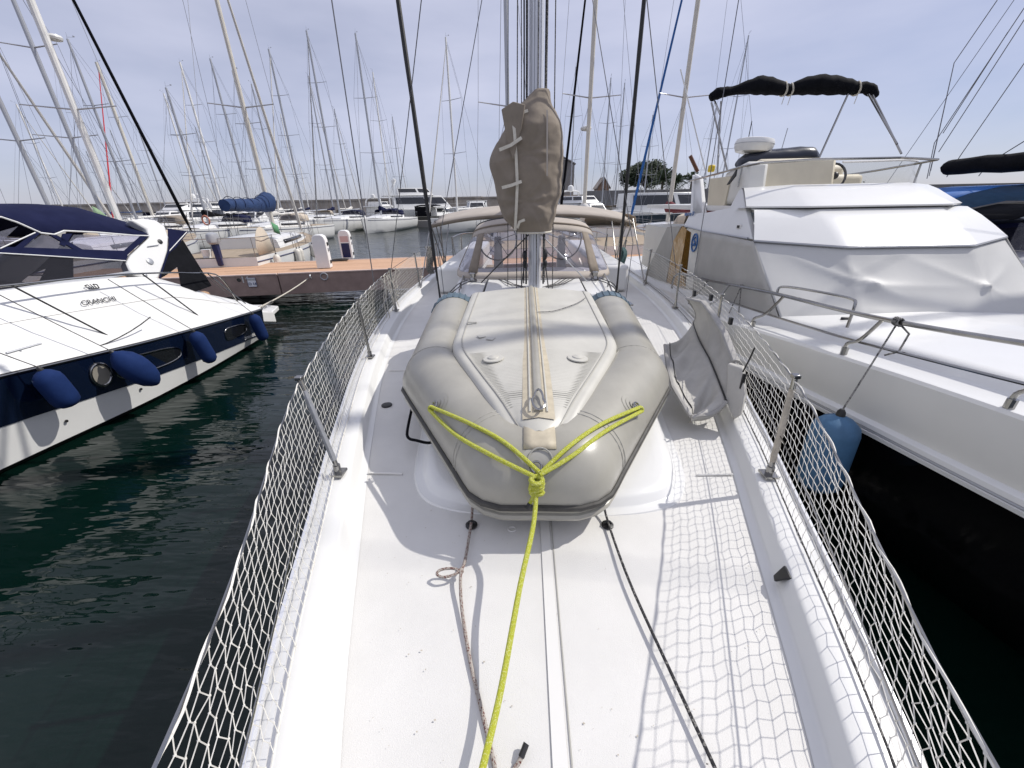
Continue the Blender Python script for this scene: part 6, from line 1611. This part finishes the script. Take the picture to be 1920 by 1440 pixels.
# ================================================================ generic motor yacht (bow along +Y, origin amidships)
def motoryacht(pos, bowdir, label, L=11.0, fly=True, domes=1, glass='glass_dark', hullm='gel', group=None, hard=True, canopy=None):
    rot = math.atan2(-bowdir[0], bowdir[1])
    t = thing('motor_yacht', label, 'motorboat', (pos[0], pos[1], 0), rot, group)
    B = L*0.165; fb = 0.55+L*0.075; S = [0, .1, .25, .4, .55, .68, .8, .9, .96, 1.0]; yy = lambda u: lerp(-L*0.5, L*0.5, u)
    hw_ = lambda u: B*(0.92+0.08*min(1, u/0.3))*max(0.02, 1-max(0, (u-0.5)/0.5)**2.3); sh = lambda u: fb*(0.86+0.30*u*u)
    h = MB(); G = []
    for u in S:
        w_ = hw_(u); z = sh(u); half = [(w_, z), (w_*0.98, z*0.75), (w_*0.88, z*0.3), (w_*0.78, 0.0), (w_*0.4, -0.3)]
        G.append([V((a, yy(u)-(0.07*L*max(0, u-.8)/.2)*(1-b/z)*0.9, b)) for a, b in half]+[V((-a, yy(u)-(0.07*L*max(0, u-.8)/.2)*(1-b/z)*0.9, b)) for a, b in reversed(half)])
    h.loft(G, False); h.add(G[0], [tuple(range(len(G[0])))]); h.build('hull', M[hullm], t, world=False)
    d = MB(); d.grid([[V((k*hw_(u), yy(u), sh(u)+0.03*(1-k*k))) for k in (-1, -.5, 0, .5, 1)] for u in S]); d.build('deck', M['gel'], t, world=False)
    rr2 = MB()
    for s in (-1, 1): rr2.tube([V((s*(hw_(u)+0.01), yy(u), sh(u)-0.08)) for u in S], 0.035, 5)
    rr2.build('rub_rail', M['alu_grey'], t, world=False)
    # lower house
    def house(u0, u1, zb_, hh, wk, rake0, rake1, nm):
        w0, w1 = min(hw_(u0), B)*wk, hw_(u1)*wk*0.82; y0, y1 = yy(u0), yy(u1)
        b = [(-w0, y0), (w0, y0), (w0*1.0, lerp(y0, y1, 0.6)), (w1, y1), (-w1, y1), (-w0*1.0, lerp(y0, y1, 0.6))]
        tp = [(-w0*.88, y0+rake0), (w0*.88, y0+rake0), (w0*.86, lerp(y0, y1, 0.52)), (w1*.72, y1-rake1), (-w1*.72, y1-rake1), (-w0*.86, lerp(y0, y1, 0.52))]
        m_ = MB(); m_.loft([[V((x, y, zb_)) for x, y in b], [V((x, y, zb_+hh)) for x, y in tp]], True, False, True); o = m_.build(nm, M['gel'], t, world=False, bevel=0.04)
        for k in range(1, 6):
            a0, a1 = V((*b[k], zb_)), V((*b[(k+1) % 6], zb_)); c0_, c1 = V((*tp[k], zb_+hh)), V((*tp[(k+1) % 6], zb_+hh))
            nrm = ((a1-a0).cross(c0_-a0)).normalized()
            cen = V((0, (y0+y1)/2, zb_+hh/2))
            if nrm.dot((a0+c1)/2-cen) < 0: nrm = -nrm
            q = [a0.lerp(a1, .06).lerp(c0_.lerp(c1, .06), .40), a0.lerp(a1, .94).lerp(c0_.lerp(c1, .94), .40), a0.lerp(a1, .94).lerp(c0_.lerp(c1, .94), .88), a0.lerp(a1, .06).lerp(c0_.lerp(c1, .06), .88)]
            g = MB(); g.slab([p+nrm*0.012 for p in q], -nrm*0.02); g.build('window', M[glass], o, world=False)
        return o
    z0 = sh(0.4)
    house(0.16, 0.66, z0, L*0.105, 0.80, 0.05, L*0.09, 'deckhouse')
    top = z0+L*0.105
    if hard:
        r = MB(); r.slab([(-B*.74, yy(0.08), top), (B*.74, yy(0.08), top), (B*.70, yy(0.50), top+0.03), (-B*.70, yy(0.50), top+0.03)], (0, 0, 0.10)); r.build('roof', M['gel'], t, world=False, bevel=0.03)
    if fly:
        house(0.20, 0.50, top+0.10, L*0.055, 0.70, 0.0, L*0.05, 'flybridge')
        ar = MB(); ar.tube(spline([V((-B*.62, yy(.14), top+.1)), V((-B*.56, yy(.19), top+L*.10)), V((B*.56, yy(.19), top+L*.10)), V((B*.62, yy(.14), top+.1))], 6), 0.09, 7); ar.build('radar_arch', M['gel'], t, world=False)
        for k in range(domes):
            x = (k-(domes-1)/2)*B*0.6; dm = MB(); dm.lathe([(0.1, 0), (0.30, 0.12), (0.34, 0.35), (0.28, 0.58), (0.1, 0.70)], 14, Matrix.Translation((x, yy(.19), top+L*.10))); dm.build('satellite_dome', M['gel'], t, world=False)
    if canopy:
        cp = MB(); cp.grid([[V((x*B*.7, yy(u), top+0.12+0.22*(1-x*x)+ (0.05 if u > .1 else 0))) for x in (-1, -.6, 0, .6, 1)] for u in (-0.0, 0.1, 0.2, 0.34)]); cp.build('canopy', M[canopy], t, world=False, solid=0.03)
        cs = MB(); cs.box((0, yy(0.0)+0.1, (top+z0)/2), (B*1.36, 0.06, top-z0+0.2)); cs.build('canopy_curtain', M[canopy], t, world=False)
    ra = MB()
    for s in (-1, 1):
        ra.tube([V((s*hw_(u)*.96, yy(u), sh(u)+0.62)) for u in (.45, .6, .72, .82, .9, .96, .995)], 0.02, 5)
        for u in (.45, .6, .72, .82, .9, .96): ra.tube([V((s*hw_(u)*.96, yy(u), sh(u))), V((s*hw_(u)*.96, yy(u), sh(u)+0.62))], 0.016, 5)
    ra.build('bow_rail', M['steel'], t, world=False)
    return t
def place(xpx, ypx, Y):           # spot on the water below a masthead pixel, at distance Y
    d = ray(xpx, ypx); k = Y/d.y; return (CAMP.x+d.x*k, Y), CAMP.z+d.z*k
AW = (-0.2, 0.98)
# ---- moored at the far side of our pier, bows away
A1 = sailboat((-11.75, 19.3), AW, 'white sailboat with a royal blue sail cover and an outboard on its stern rail', L=10.2, H=14.5, mast='alu_beige', cover='blue_cover', furl='sail', near=True, spr=2, mr=0.08, boomz=1.38, cvs=1.5, tail=0.34)
(p_, z_) = place(57, 0, 17.6)
M1 = sailboat(p_, AW, 'sailboat with a thick white mast, radar dome and black furled headsail', L=13, H=18, mast='alu_white', furl='black_cloth', spr=3, mr=0.115, radar=0.42, near=True)
(p_, z_) = place(948, 0, 21.4); sailboat(p_, AW, 'sailboat with grey mast moored astern of the taupe bimini', L=11, H=15, mast='alu_grey', spr=2, near=True, mr=0.09, dodger='beige_cloth')
(p_, z_) = place(1117, 0, 22.2); sailboat(p_, AW, 'sailboat with a cream sail bundle and dome on a beige mast', L=11.5, H=16, mast='alu_beige', cover='sail', furl='black_cloth', radar=0.30, spr=2, near=True, mr=0.10, dodger='beige_cloth')
(p_, z_) = place(1309, 0, 22.6); M16 = sailboat(p_, AW, 'sailboat with burgundy sail cover and blue furled headsail', L=11.5, H=16, mast='alu_beige', cover='burgundy', furl='blue_bright', spr=2, near=True, mr=0.10, dodger='beige_cloth')
# far left, nearer masts behind the navy canopy
(p_, z_) = place(-5, 180, 19.5); sailboat(p_, AW, 'sailboat with a grey furled headsail beyond the navy canopy', L=10, H=12, mast='alu_grey', furl='sail', spr=2, near=True)
# ---- front far row, bows towards us
GR = 'sailboats moored bow-out in the far row'
frow = [((573, 50), 50.3, 'spiral', None, 'white sailboat in the far row with a black and white spiral headsail', 'alu_grey', 'navy'),
        ((665, 55), 49.6, None, 'navy', 'white sailboat in the far row next to the wide open water', 'alu_grey', 'navy'),
        ((502, 85), 50.8, 'sail', None, 'far row sailboat with grey mast and rolled pale headsail', 'alu_grey', None), ((392, 103), 51, None, None, 'far row sailboat with grey mast and a bare forestay', 'alu_grey', None),
        ((335, 110), 52, 'sail', None, 'far row sailboat with a bright white mast and rolled headsail', 'alu_white', None), ((178, 110), 51.4, 'red_cloth', None, 'far row sailboat with thick buff mast and red furled headsail', 'alu_beige', None)]
for k, (pxy, Y, fu, cov, lab, mm, dg) in enumerate(frow):
    (p_, z_) = place(*pxy, Y)
    sailboat(p_, (-0.10, -0.99), lab or 'white sailboat with grey rig moored bow-out in the far row', L=12.5, H=z_-0.3, mast=mm, cover=cov, furl=fu, group=None if lab else GR, spr=2 if k % 2 else 3, dodger=dg, mr=0.11 if mm != 'alu_beige' else 0.17, wire=0.012)
# ---- back far row
GB = 'slim masted sailboats in the rearmost row'
for k, (pxy, Y) in enumerate([((698, 130), 66), ((577, 137), 68), ((470, 152), 64), ((305, 170), 66), ((97, 100), 64), ((160, 280), 90), ((560, 300), 92), ((626, 200), 78), ((250, 215), 70), ((28, 190), 62), ((420, 200), 84), ((735, 215), 88), ((525, 210), 92), ((365, 235), 94), ((205, 240), 92)]):
    (p_, z_) = place(*pxy, Y)
    sailboat(p_, (0.05, 0.99), 'sailboat with a slim %s mast and %s in the rearmost row' % ('grey' if k % 3 else 'white', 'a rolled headsail' if k % 2 else 'a bare forestay'), L=11.5, H=z_-0.3, hullm='navy_gel' if k in (2, 5, 8, 11) else 'gel', mast='alu_grey' if k % 3 else 'alu_white', group=GB+(' with grey' if k % 3 else ' with white')+(' and rolled sails' if k % 2 else ' and bare stays'), spr=2, mr=0.10, wire=0.013, furl='sail' if k % 2 else None, cover=[None, 'navy', 'sail', 'black_cloth', 'blue_cover'][k % 5], dodger=['navy', 'beige_cloth', None, 'taupe'][k % 4], tail=0.22)
(p_, z_) = place(835, 62, 47); sailboat(p_, (-0.5, -0.86), 'white sailboat with a tall pale mast moored alone beyond the bimini', L=12, H=z_-0.3, mast='alu_white', mr=0.10, furl='sail', wire=0.012)
for k, (pxy, Y) in enumerate([((1146, 140), 60), ((1080, 120), 64), ((1172, 150), 66), ((1405, 60), 58), ((1345, 190), 70), ((1225, 210), 62)]):
    (p_, z_) = place(*pxy, Y)
    sailboat(p_, (0.1, 0.99), 'white sailboat with a slim mast moored in front of the tree quay', L=11, H=z_-0.3, mast='alu_grey', group='sailboats in front of the tree quay', spr=2, wire=0.013, dodger='taupe')
# ---- motor yachts
motoryacht((-31.5, 49), (-0.1, -0.99), 'white motor cruiser with dark side windows between the far row sailboats', L=11, fly=False)
motoryacht((-41.5, 49), (-0.1, -0.99), 'white flybridge cruiser at the left end of the far row', L=12, fly=True)
motoryacht((-24.0, 74), (0.2, 0.98), 'white flybridge motor yacht behind the far row masts', L=12, fly=True)
motoryacht((-18.0, 84), (0.9, 0.35), 'large white motor yacht with two satellite domes by the breakwater', L=22, fly=True, domes=2)
motoryacht((-13.2, 66), (0.25, 0.97), 'white motor yacht with a black stern canopy beyond the open water', L=11, fly=False, canopy='black_cloth')
motoryacht((-8.0, 72), (0.1, -0.99), 'grey white motor yacht with a wide dark windscreen', L=15, fly=False, domes=0)
motoryacht((7.0, 46), (0.5, -0.86), 'white motor cruiser with pale dome beside the mast bundle', L=12, fly=True)
gh = motoryacht((15.5, 44), (0.98, 0.1), 'long slate grey hulled boat lying broadside below the tree', L=17, fly=False, hullm='grey_hull', hard=False)
motoryacht((-47, 66), (0.1, 0.99), 'white motor yacht at the far left of the rearmost row', L=13, fly=True)
# ---- second floating dock behind the far row and stone quay end
dk2 = MB(); dk2.box((-36, 58.3, 0.35), (52, 2.2, 0.9)); tag(dk2.build('floating_dock', M['quay'], None, bevel=0.05), 'low grey floating dock behind the far row of boats', 'dock')
dk3 = MB(); dk3.box((-12.2, 60, 0.6), (7.5, 2.6, 1.3)); tag(dk3.build('stone_jetty', M['pile'], None, bevel=0.05), 'dark stone jetty end beside the open water', 'jetty')
# ---- sailing boat beyond the black hulled cruiser: boom, black cover, blue bimini
SR = sailboat((9.7, 5.4), (0.02, -1), 'sailboat with black boom cover and bright blue bimini beyond the flybridge cruiser', L=12.5, H=17, mast='alu_white', cover='black_cloth', near=True, mr=0.11, spr=2, dodger='navy', boomz=1.85, cvs=1.5, tail=0.26)
def srpart(name, mb, mt, **k): return mb.build(name, mt, SR, world=False, **k)
_ri = Matrix.Rotation(-SR.rotation_euler.z, 3, 'Z')
def sl(p): return _ri @ (V(p)-SR.location)
b_ = MB(); b_.grid([[sl((9.65+x*1.35, y, 2.62+0.30*(1-x*x)+(-0.2 if y > 11 else 0))) for x in (-1, -.7, -.3, 0, .3, .7, 1)] for y in (8.9, 9.5, 10.3, 11.2)]); srpart('bimini', b_, M['blue_bright'], solid=0.012)
b_ = MB(); b_.grid([[sl((9.65+x*1.3, y, 2.35+0.25*(1-x*x))) for x in (-1, -.7, -.3, 0, .3, .7, 1)] for y in (7.6, 8.2, 8.8)]); srpart('spray_roof', b_, M['black_cloth'], solid=0.012)
b_ = MB(); b_.grid([[sl((9.65+x*1.28, 7.5-0.25*(1-x*x), z)) for z in (1.5, 1.9, 2.3)] for x in (-1, -.7, -.3, 0, .3, .7, 1)]); srpart('spray_window', b_, M['vinyl'])
rgx = MB()
for P_ in ([(1870, 0), (1789, 118), (1742, 330)], [(1925, 8), (1752, 268), (1738, 335)], [(1925, 30), (1760, 285)], [(1925, 112), (1802, 290), (1775, 332)], [(1789, 118), (1745, 320)], [(1925, 262), (1855, 305), (1835, 330)], [(1890, 60), (1768, 250)]):
    rgx.tube([sl(px(x, y, 9.6)) for x, y in P_], 0.011, 4)
srpart('running_rigging', rgx, M['wire'])
# ---- extras on the blue covered sailboat
_rA = Matrix.Rotation(-A1.rotation_euler.z, 3, 'Z')
def al(p): return _rA @ (V(p)-A1.location)
def apart(name, mb, mt, **k): return mb.build(name, mt, A1, world=False, **k)
for (x, y0, y1, zz) in ((-1.45, -6.0, -4.6, 1.28), (1.45, -6.0, -4.6, 1.28)):
    b = MB(); R_ = []
    for k in range(9):
        a = math.pi*k/8; y = lerp(y0, y1, k/8); R_.append([V((x, y, zz)), V((x*0.97, y, zz+0.25+0.62*math.sin(a)**0.6))])
    b.grid(R_); apart('weather_cloth', b, M['beige_cloth'], solid=0.015)
b = MB(); c = V((0.25, -6.15, 1.85)); b.loft([[c+V((0.17*math.cos(a)*k, 0.25*math.sin(a)*k, z)) for a in [2*math.pi*j/14 for j in range(14)]] for z, k in ((-0.16, .75), (-0.1, 1), (0.06, 1.02), (0.15, .85), (0.2, .4))], True, True, True); om = apart('outboard_cowl', b, M['motor_grey'])
b = MB(); b.box(c+V((0, 0.02, -0.5)), (0.14, 0.2, 0.7), top=1.2); b.build('outboard_leg', M['blue_panel'], om, world=False, bevel=0.03)
b = MB(); b.lathe([(0.12, 0), (0.14, 0.24), (0.145, 0.26), (0.12, 0.26)], 14, Matrix.Translation((-0.2, -5.9, 1.25))); apart('bucket', b, M['white_plastic'])
b = MB(); b.grid([[V((1.1+0.02*k, -3.3+0.1*k, 2.25-0.04*k)), V((1.1+0.02*k, -3.2+0.1*k, 1.85-0.03*k))] for k in range(5)]); apart('small_flag', b, M['green_flag'], solid=0.006)
for y, x in ((-5.2, 1.68), (-3.2, 1.78), (-2.9, 1.80), (-1.1, 1.80), (1.6, 1.5), (3.1, 0.85)):
    p = A1.matrix_basis @ V((x, y, 1.15)); p = A1.location + Matrix.Rotation(A1.rotation_euler.z, 3, 'Z') @ V((x, y, 1.25))
    fender(p, 0.62, 0.12, M['fender_white'], (0, 0, -1), 'white fender hanging from the side of the blue covered sailboat', p+V((-0.05, 0, 0.6)), 'white fenders on the blue covered sailboat')
for k in range(5):
    y = -0.7-0.75*k; tb_ = MB(); rr2_ = [0.30, 0.24, 0.235, 0.23, 0.22][k]; zc_ = 0.95+10.2*0.025+0.03+0.04+1.38+0.1*(-y/4.1)+0.16
    tb_.tube([V((rr2_*1.02*math.cos(a), y+0.02*math.sin(3*a), zc_+rr2_*1.1*math.sin(a)+(0.10 if k == 0 else 0))) for a in [2*math.pi*j/14 for j in range(14)]], 0.012, 5, closed=True); apart('cover_tie', tb_, M['navy'])
# dinghy stowed on the next boat, lifebuoy
for (x, y, Yd) in ((386, 413, 24.0),):
    lf = MB(); c = py(x, y, Yd); lf.tube([c+V((0.2*math.cos(a), 0, 0.24*math.sin(a))) for a in [2*math.pi*k/18 for k in range(18)]], 0.045, 8, closed=True)
    tag(lf.build('lifebuoy', M['orange']), 'faded orange lifebuoy on a stern rail in the crowded berths', 'lifebuoy')
# clutter boats in the crowded left berths at mid distance (bows away)
for k, (x, Y, lab, cov, du) in enumerate([(-20.8, 20.4, 'sailboat with beige dodger next to the thick white mast', None, 'beige_cloth'), (-25.2, 33.0, 'sailboat with navy dodger and black sail cover in the crowded berths', 'black_cloth', 'navy'), (-20.5, 33.6, 'sailboat with white sail cover in the crowded berths', 'sail', 'beige_cloth'), (-30.0, 32.0, 'sailboat with taupe dodger in the crowded berths', None, 'taupe')]):
    sailboat((x, Y), (-0.15, -0.98) if k else AW, lab, L=10.5, H=[12.5, 10.5, 11.5, 13][k], cover=cov, dodger=du, mast=['alu_grey', 'alu_grey', 'alu_white', 'alu_grey'][k], near=True, spr=2, wire=0.009)
fl_ = MB(); p = py(178, 400, 17.0); fl_.grid([[p+V((0.12*k, 0.05*math.sin(k), 0.28-0.1*k)), p+V((0.13*k-0.1, 0.05*math.sin(k), -0.25-0.05*k))] for k in range(6)])
tag(fl_.build('furled_flag', M['pale_green'], None, solid=0.006), 'faded green flag hanging limp behind the navy canopy', 'flag')
# ================================================================ breakwater and quay
bwk = thing('breakwater', 'long low stone breakwater closing the harbour', 'breakwater', (-60, 128, 0))
rnd = random.Random(9)
x = -330.0
while x < 60:
    wd = rnd.uniform(7, 12); hh = 4.65+rnd.uniform(-0.06, 0.06)
    b = MB(); b.slab([(x, 126, -1), (x+wd-0.08, 126, -1), (x+wd-0.08, 126.5, hh-0.5), (x, 126.5, hh-0.5)], (0, 4, 0)); b.slab([(x, 126.3, hh-0.5), (x+wd-0.08, 126.3, hh-0.5), (x+wd-0.08, 126.3, hh), (x, 126.3, hh)], (0, 4.4, 0)); b.build('wall_block', M['stone'], bwk, smooth=None)
    x += wd
qy = MB(); qy.box((75, 118, 1.2), (130, 60, 4.6)); struct(qy.build('quay', M['quay'], None, smooth=None))
wl3 = thing('quay_wall', 'grey parapet wall along the tree quay', 'wall', (60, 88.5, 3.5))
for k in range(14):
    b = MB(); b.box((16+k*8, 88.6, 4.1), (7.9, 0.5, 1.3)); b.build('wall_panel', M['plaster'], wl3, smooth=None, bevel=0.03)
# ---------------- trees
def crown_tree(pos, H, rad, label, seed):
    t = thing('umbrella_tree', label, 'tree', pos); rnd = random.Random(seed); P = V(pos)
    tr = MB(); tips = []
    base = P; fork = P+V((0.2, 0, H*0.28)); tr.tube([base, fork], [0.45, 0.32], 8)
    for k in range(7):
        a = 2*math.pi*k/7+rnd.uniform(-.3, .3); e = fork+V((math.cos(a)*rad*0.55, math.sin(a)*rad*0.55, H*rnd.uniform(0.28, 0.42))); m_ = fork.lerp(e, 0.5)+V((rnd.uniform(-.3, .3), rnd.uniform(-.3, .3), 0.3)); tr.tube([fork, m_, e], [0.26, 0.18, 0.08], 6); tips.append(e)
        for q in range(3):
            e2 = e+V((rnd.uniform(-1, 1)*rad*.35, rnd.uniform(-1, 1)*rad*.35, rnd.uniform(.3, 1.4))); tr.tube([m_.lerp(e, .6), e2], [0.10, 0.03], 5); tips.append(e2)
    tr.build('trunk', M['bark'], t)
    lf = MB(); cc = P+V((0, 0, H*0.66)); clumps = []
    for k in range(64):
        a = rnd.uniform(0, 2*math.pi); u = rnd.uniform(-0.55, 1); r_ = math.sqrt(max(0, 1-u*u))*rnd.uniform(0.55, 1.05)
        clumps.append((cc+V((math.cos(a)*r_*rad, math.sin(a)*r_*rad, u*H*0.33)), rnd.uniform(0.7, 1.3)*rad*0.22))
    for c, cr_ in clumps:
        for q in range(150):
            d = V((rnd.gauss(0, 1), rnd.gauss(0, 1), rnd.gauss(0, .8))).normalized()*cr_*rnd.random()**0.4; p = c+d
            s_ = rnd.uniform(0.22, 0.42); u = V((rnd.gauss(0, 1), rnd.gauss(0, 1), rnd.gauss(0, 1))).normalized(); w_ = u.orthogonal().normalized()
            lf.add([p-u*s_, p+w_*s_*0.6, p+u*s_, p-w_*s_*0.6], [(0, 1, 2, 3)])
    o = lf.build('crown', M['leaf'], t, smooth=None, fixn=False); return t
crown_tree((py(1207, 370, 112).x, 112, 3.5), 7.4, 5.6, 'broad dark evergreen tree rising above the quay', 3)
def palm(pos, H, L, label, seed):
    t = thing('palm_tree', label, 'palm tree', pos, 0, None); rnd = random.Random(seed); P = V(pos)
    tr = MB(); tr.tube([P, P+V((0.1, 0, H*.5)), P+V((0.15, 0, H))], [0.32, 0.26, 0.3], 9); tr.build('trunk', M['bark'], t)
    c = P+V((0.15, 0, H))
    fr = MB()
    for k in range(34):
        a = rnd.uniform(0, 2*math.pi); el = rnd.uniform(-0.3, 1.3); d = V((math.cos(a)*math.cos(el), math.sin(a)*math.cos(el), math.sin(el)))
        pts = [c+d*L*f-V((0, 0, 0.9*L*f*f*0.45)) for f in (0, .25, .5, .75, 1)]
        for i in range(4):
            A, B = pts[i], pts[i+1]
            for q in range(6):
                p = A.lerp(B, q/6); side = d.cross(V((0, 0, 1))).normalized()
                for s in (-1, 1):
                    e = p+side*s*L*0.20*(1-0.5*(i/4))+d*0.25-V((0, 0, 0.12*L)); fr.add([p, p+d*0.12, e], [(0, 1, 2)])
    fr.build('fronds', M['leaf2'], t, smooth=None, fixn=False); return t
palm((py(1238, 370, 98).x, 98, 3.5), 3.4, 3.6, 'stout palm with spiky fronds below the broad tree', 5)
palm((py(1262, 370, 98).x, 98, 3.5), 3.0, 2.8, 'small palm between the stout palm and the street lamp', 6)
palm((py(1292, 370, 98).x, 98, 3.5), 3.2, 3.0, 'palm beyond the burgundy sail cover', 8)
# low shrubs along the quay
sh = MB(); rnd = random.Random(12)
for k in range(5200):
    p = V((rnd.uniform(24, 75), rnd.uniform(93, 97), 3.5+abs(rnd.gauss(0, 0.75)))); s_ = rnd.uniform(.10, .22); u = V((rnd.gauss(0, 1), rnd.gauss(0, 1), rnd.gauss(0, 1))).normalized(); w_ = u.orthogonal().normalized()
    sh.add([p-u*s_, p+w_*s_*.6, p+u*s_, p-w_*s_*.6], [(0, 1, 2, 3)])
o = sh.build('shrubbery', M['leaf'], None, smooth=None, fixn=False); o['label'] = 'low dark shrubs along the quay below the trees'; o['category'] = 'shrubs'; stuff(o)
# street lamp
LX = py(1254, 370, 97).x
lp = thing('street_lamp', 'dark street lamp with a lantern head by the palms', 'street lamp', (LX, 97, 3.5))
b = MB(); b.tube([V((LX, 97, 3.5)), V((LX, 97, 8.1))], [0.08, 0.05], 8); b.build('post', M['black'], lp)
b = MB(); b.lathe([(0.08, 0), (0.30, 0.35), (0.48, 0.42), (0.1, 0.7), (0.03, 0.85)], 10, Matrix.Translation((LX, 97, 8.1))); b.build('lantern', M['black'], lp)
# ---------------- concrete tower and gabled house on the quay
tw = thing('signal_tower', 'slender grey concrete tower with a slanted roof on the quay', 'tower', (12.0, 132, 3.5))
b = MB(); b.slab([(9.6, 130, 3.4), (14.6, 130, 3.4), (14.6, 130, 12.6), (9.6, 130, 15.2)], (0, 5, 0)); b.build('wall', M['plaster'], tw, smooth=None)
b = MB(); b.slab([(9.3, 129.6, 15.3), (14.9, 129.6, 12.6), (14.9, 129.6, 12.9), (9.3, 129.6, 15.7)], (0, 5.8, 0)); b.build('roof', M['quay'], tw, smooth=None)
for k in range(3):
    b = MB(); b.box((10.6, 129.97, 6.0+2.4*k), (0.9, 0.1, 1.3)); b.build('window', M['glass_dark'], tw)
HX = py(1131, 360, 118).x
hs_ = thing('gabled_house', 'small gabled house with a brown roof beyond the mast bundle', 'house', (HX, 120, 3.5))
b = MB(); b.slab([(HX-1.5, 118, 3.4), (HX+1.5, 118, 3.4), (HX+1.5, 118, 6.2), (HX, 118, 8.4), (HX-1.5, 118, 6.2)], (0, 6, 0)); b.build('wall', M['roof'], hs_, smooth=None)
for s in (-1, 1):
    b = MB(); b.slab([(HX, 117.6, 8.5), (HX+s*1.9, 117.6, 5.85), (HX+s*1.9, 117.6, 6.05), (HX, 117.6, 8.75)], (0, 7, 0)); b.build('roof_slope', M['stone'], hs_, smooth=None)
b = MB(); b.box((HX, 117.97, 5.2), (0.8, 0.1, 1.2)); b.build('window', M['glass_dark'], hs_)
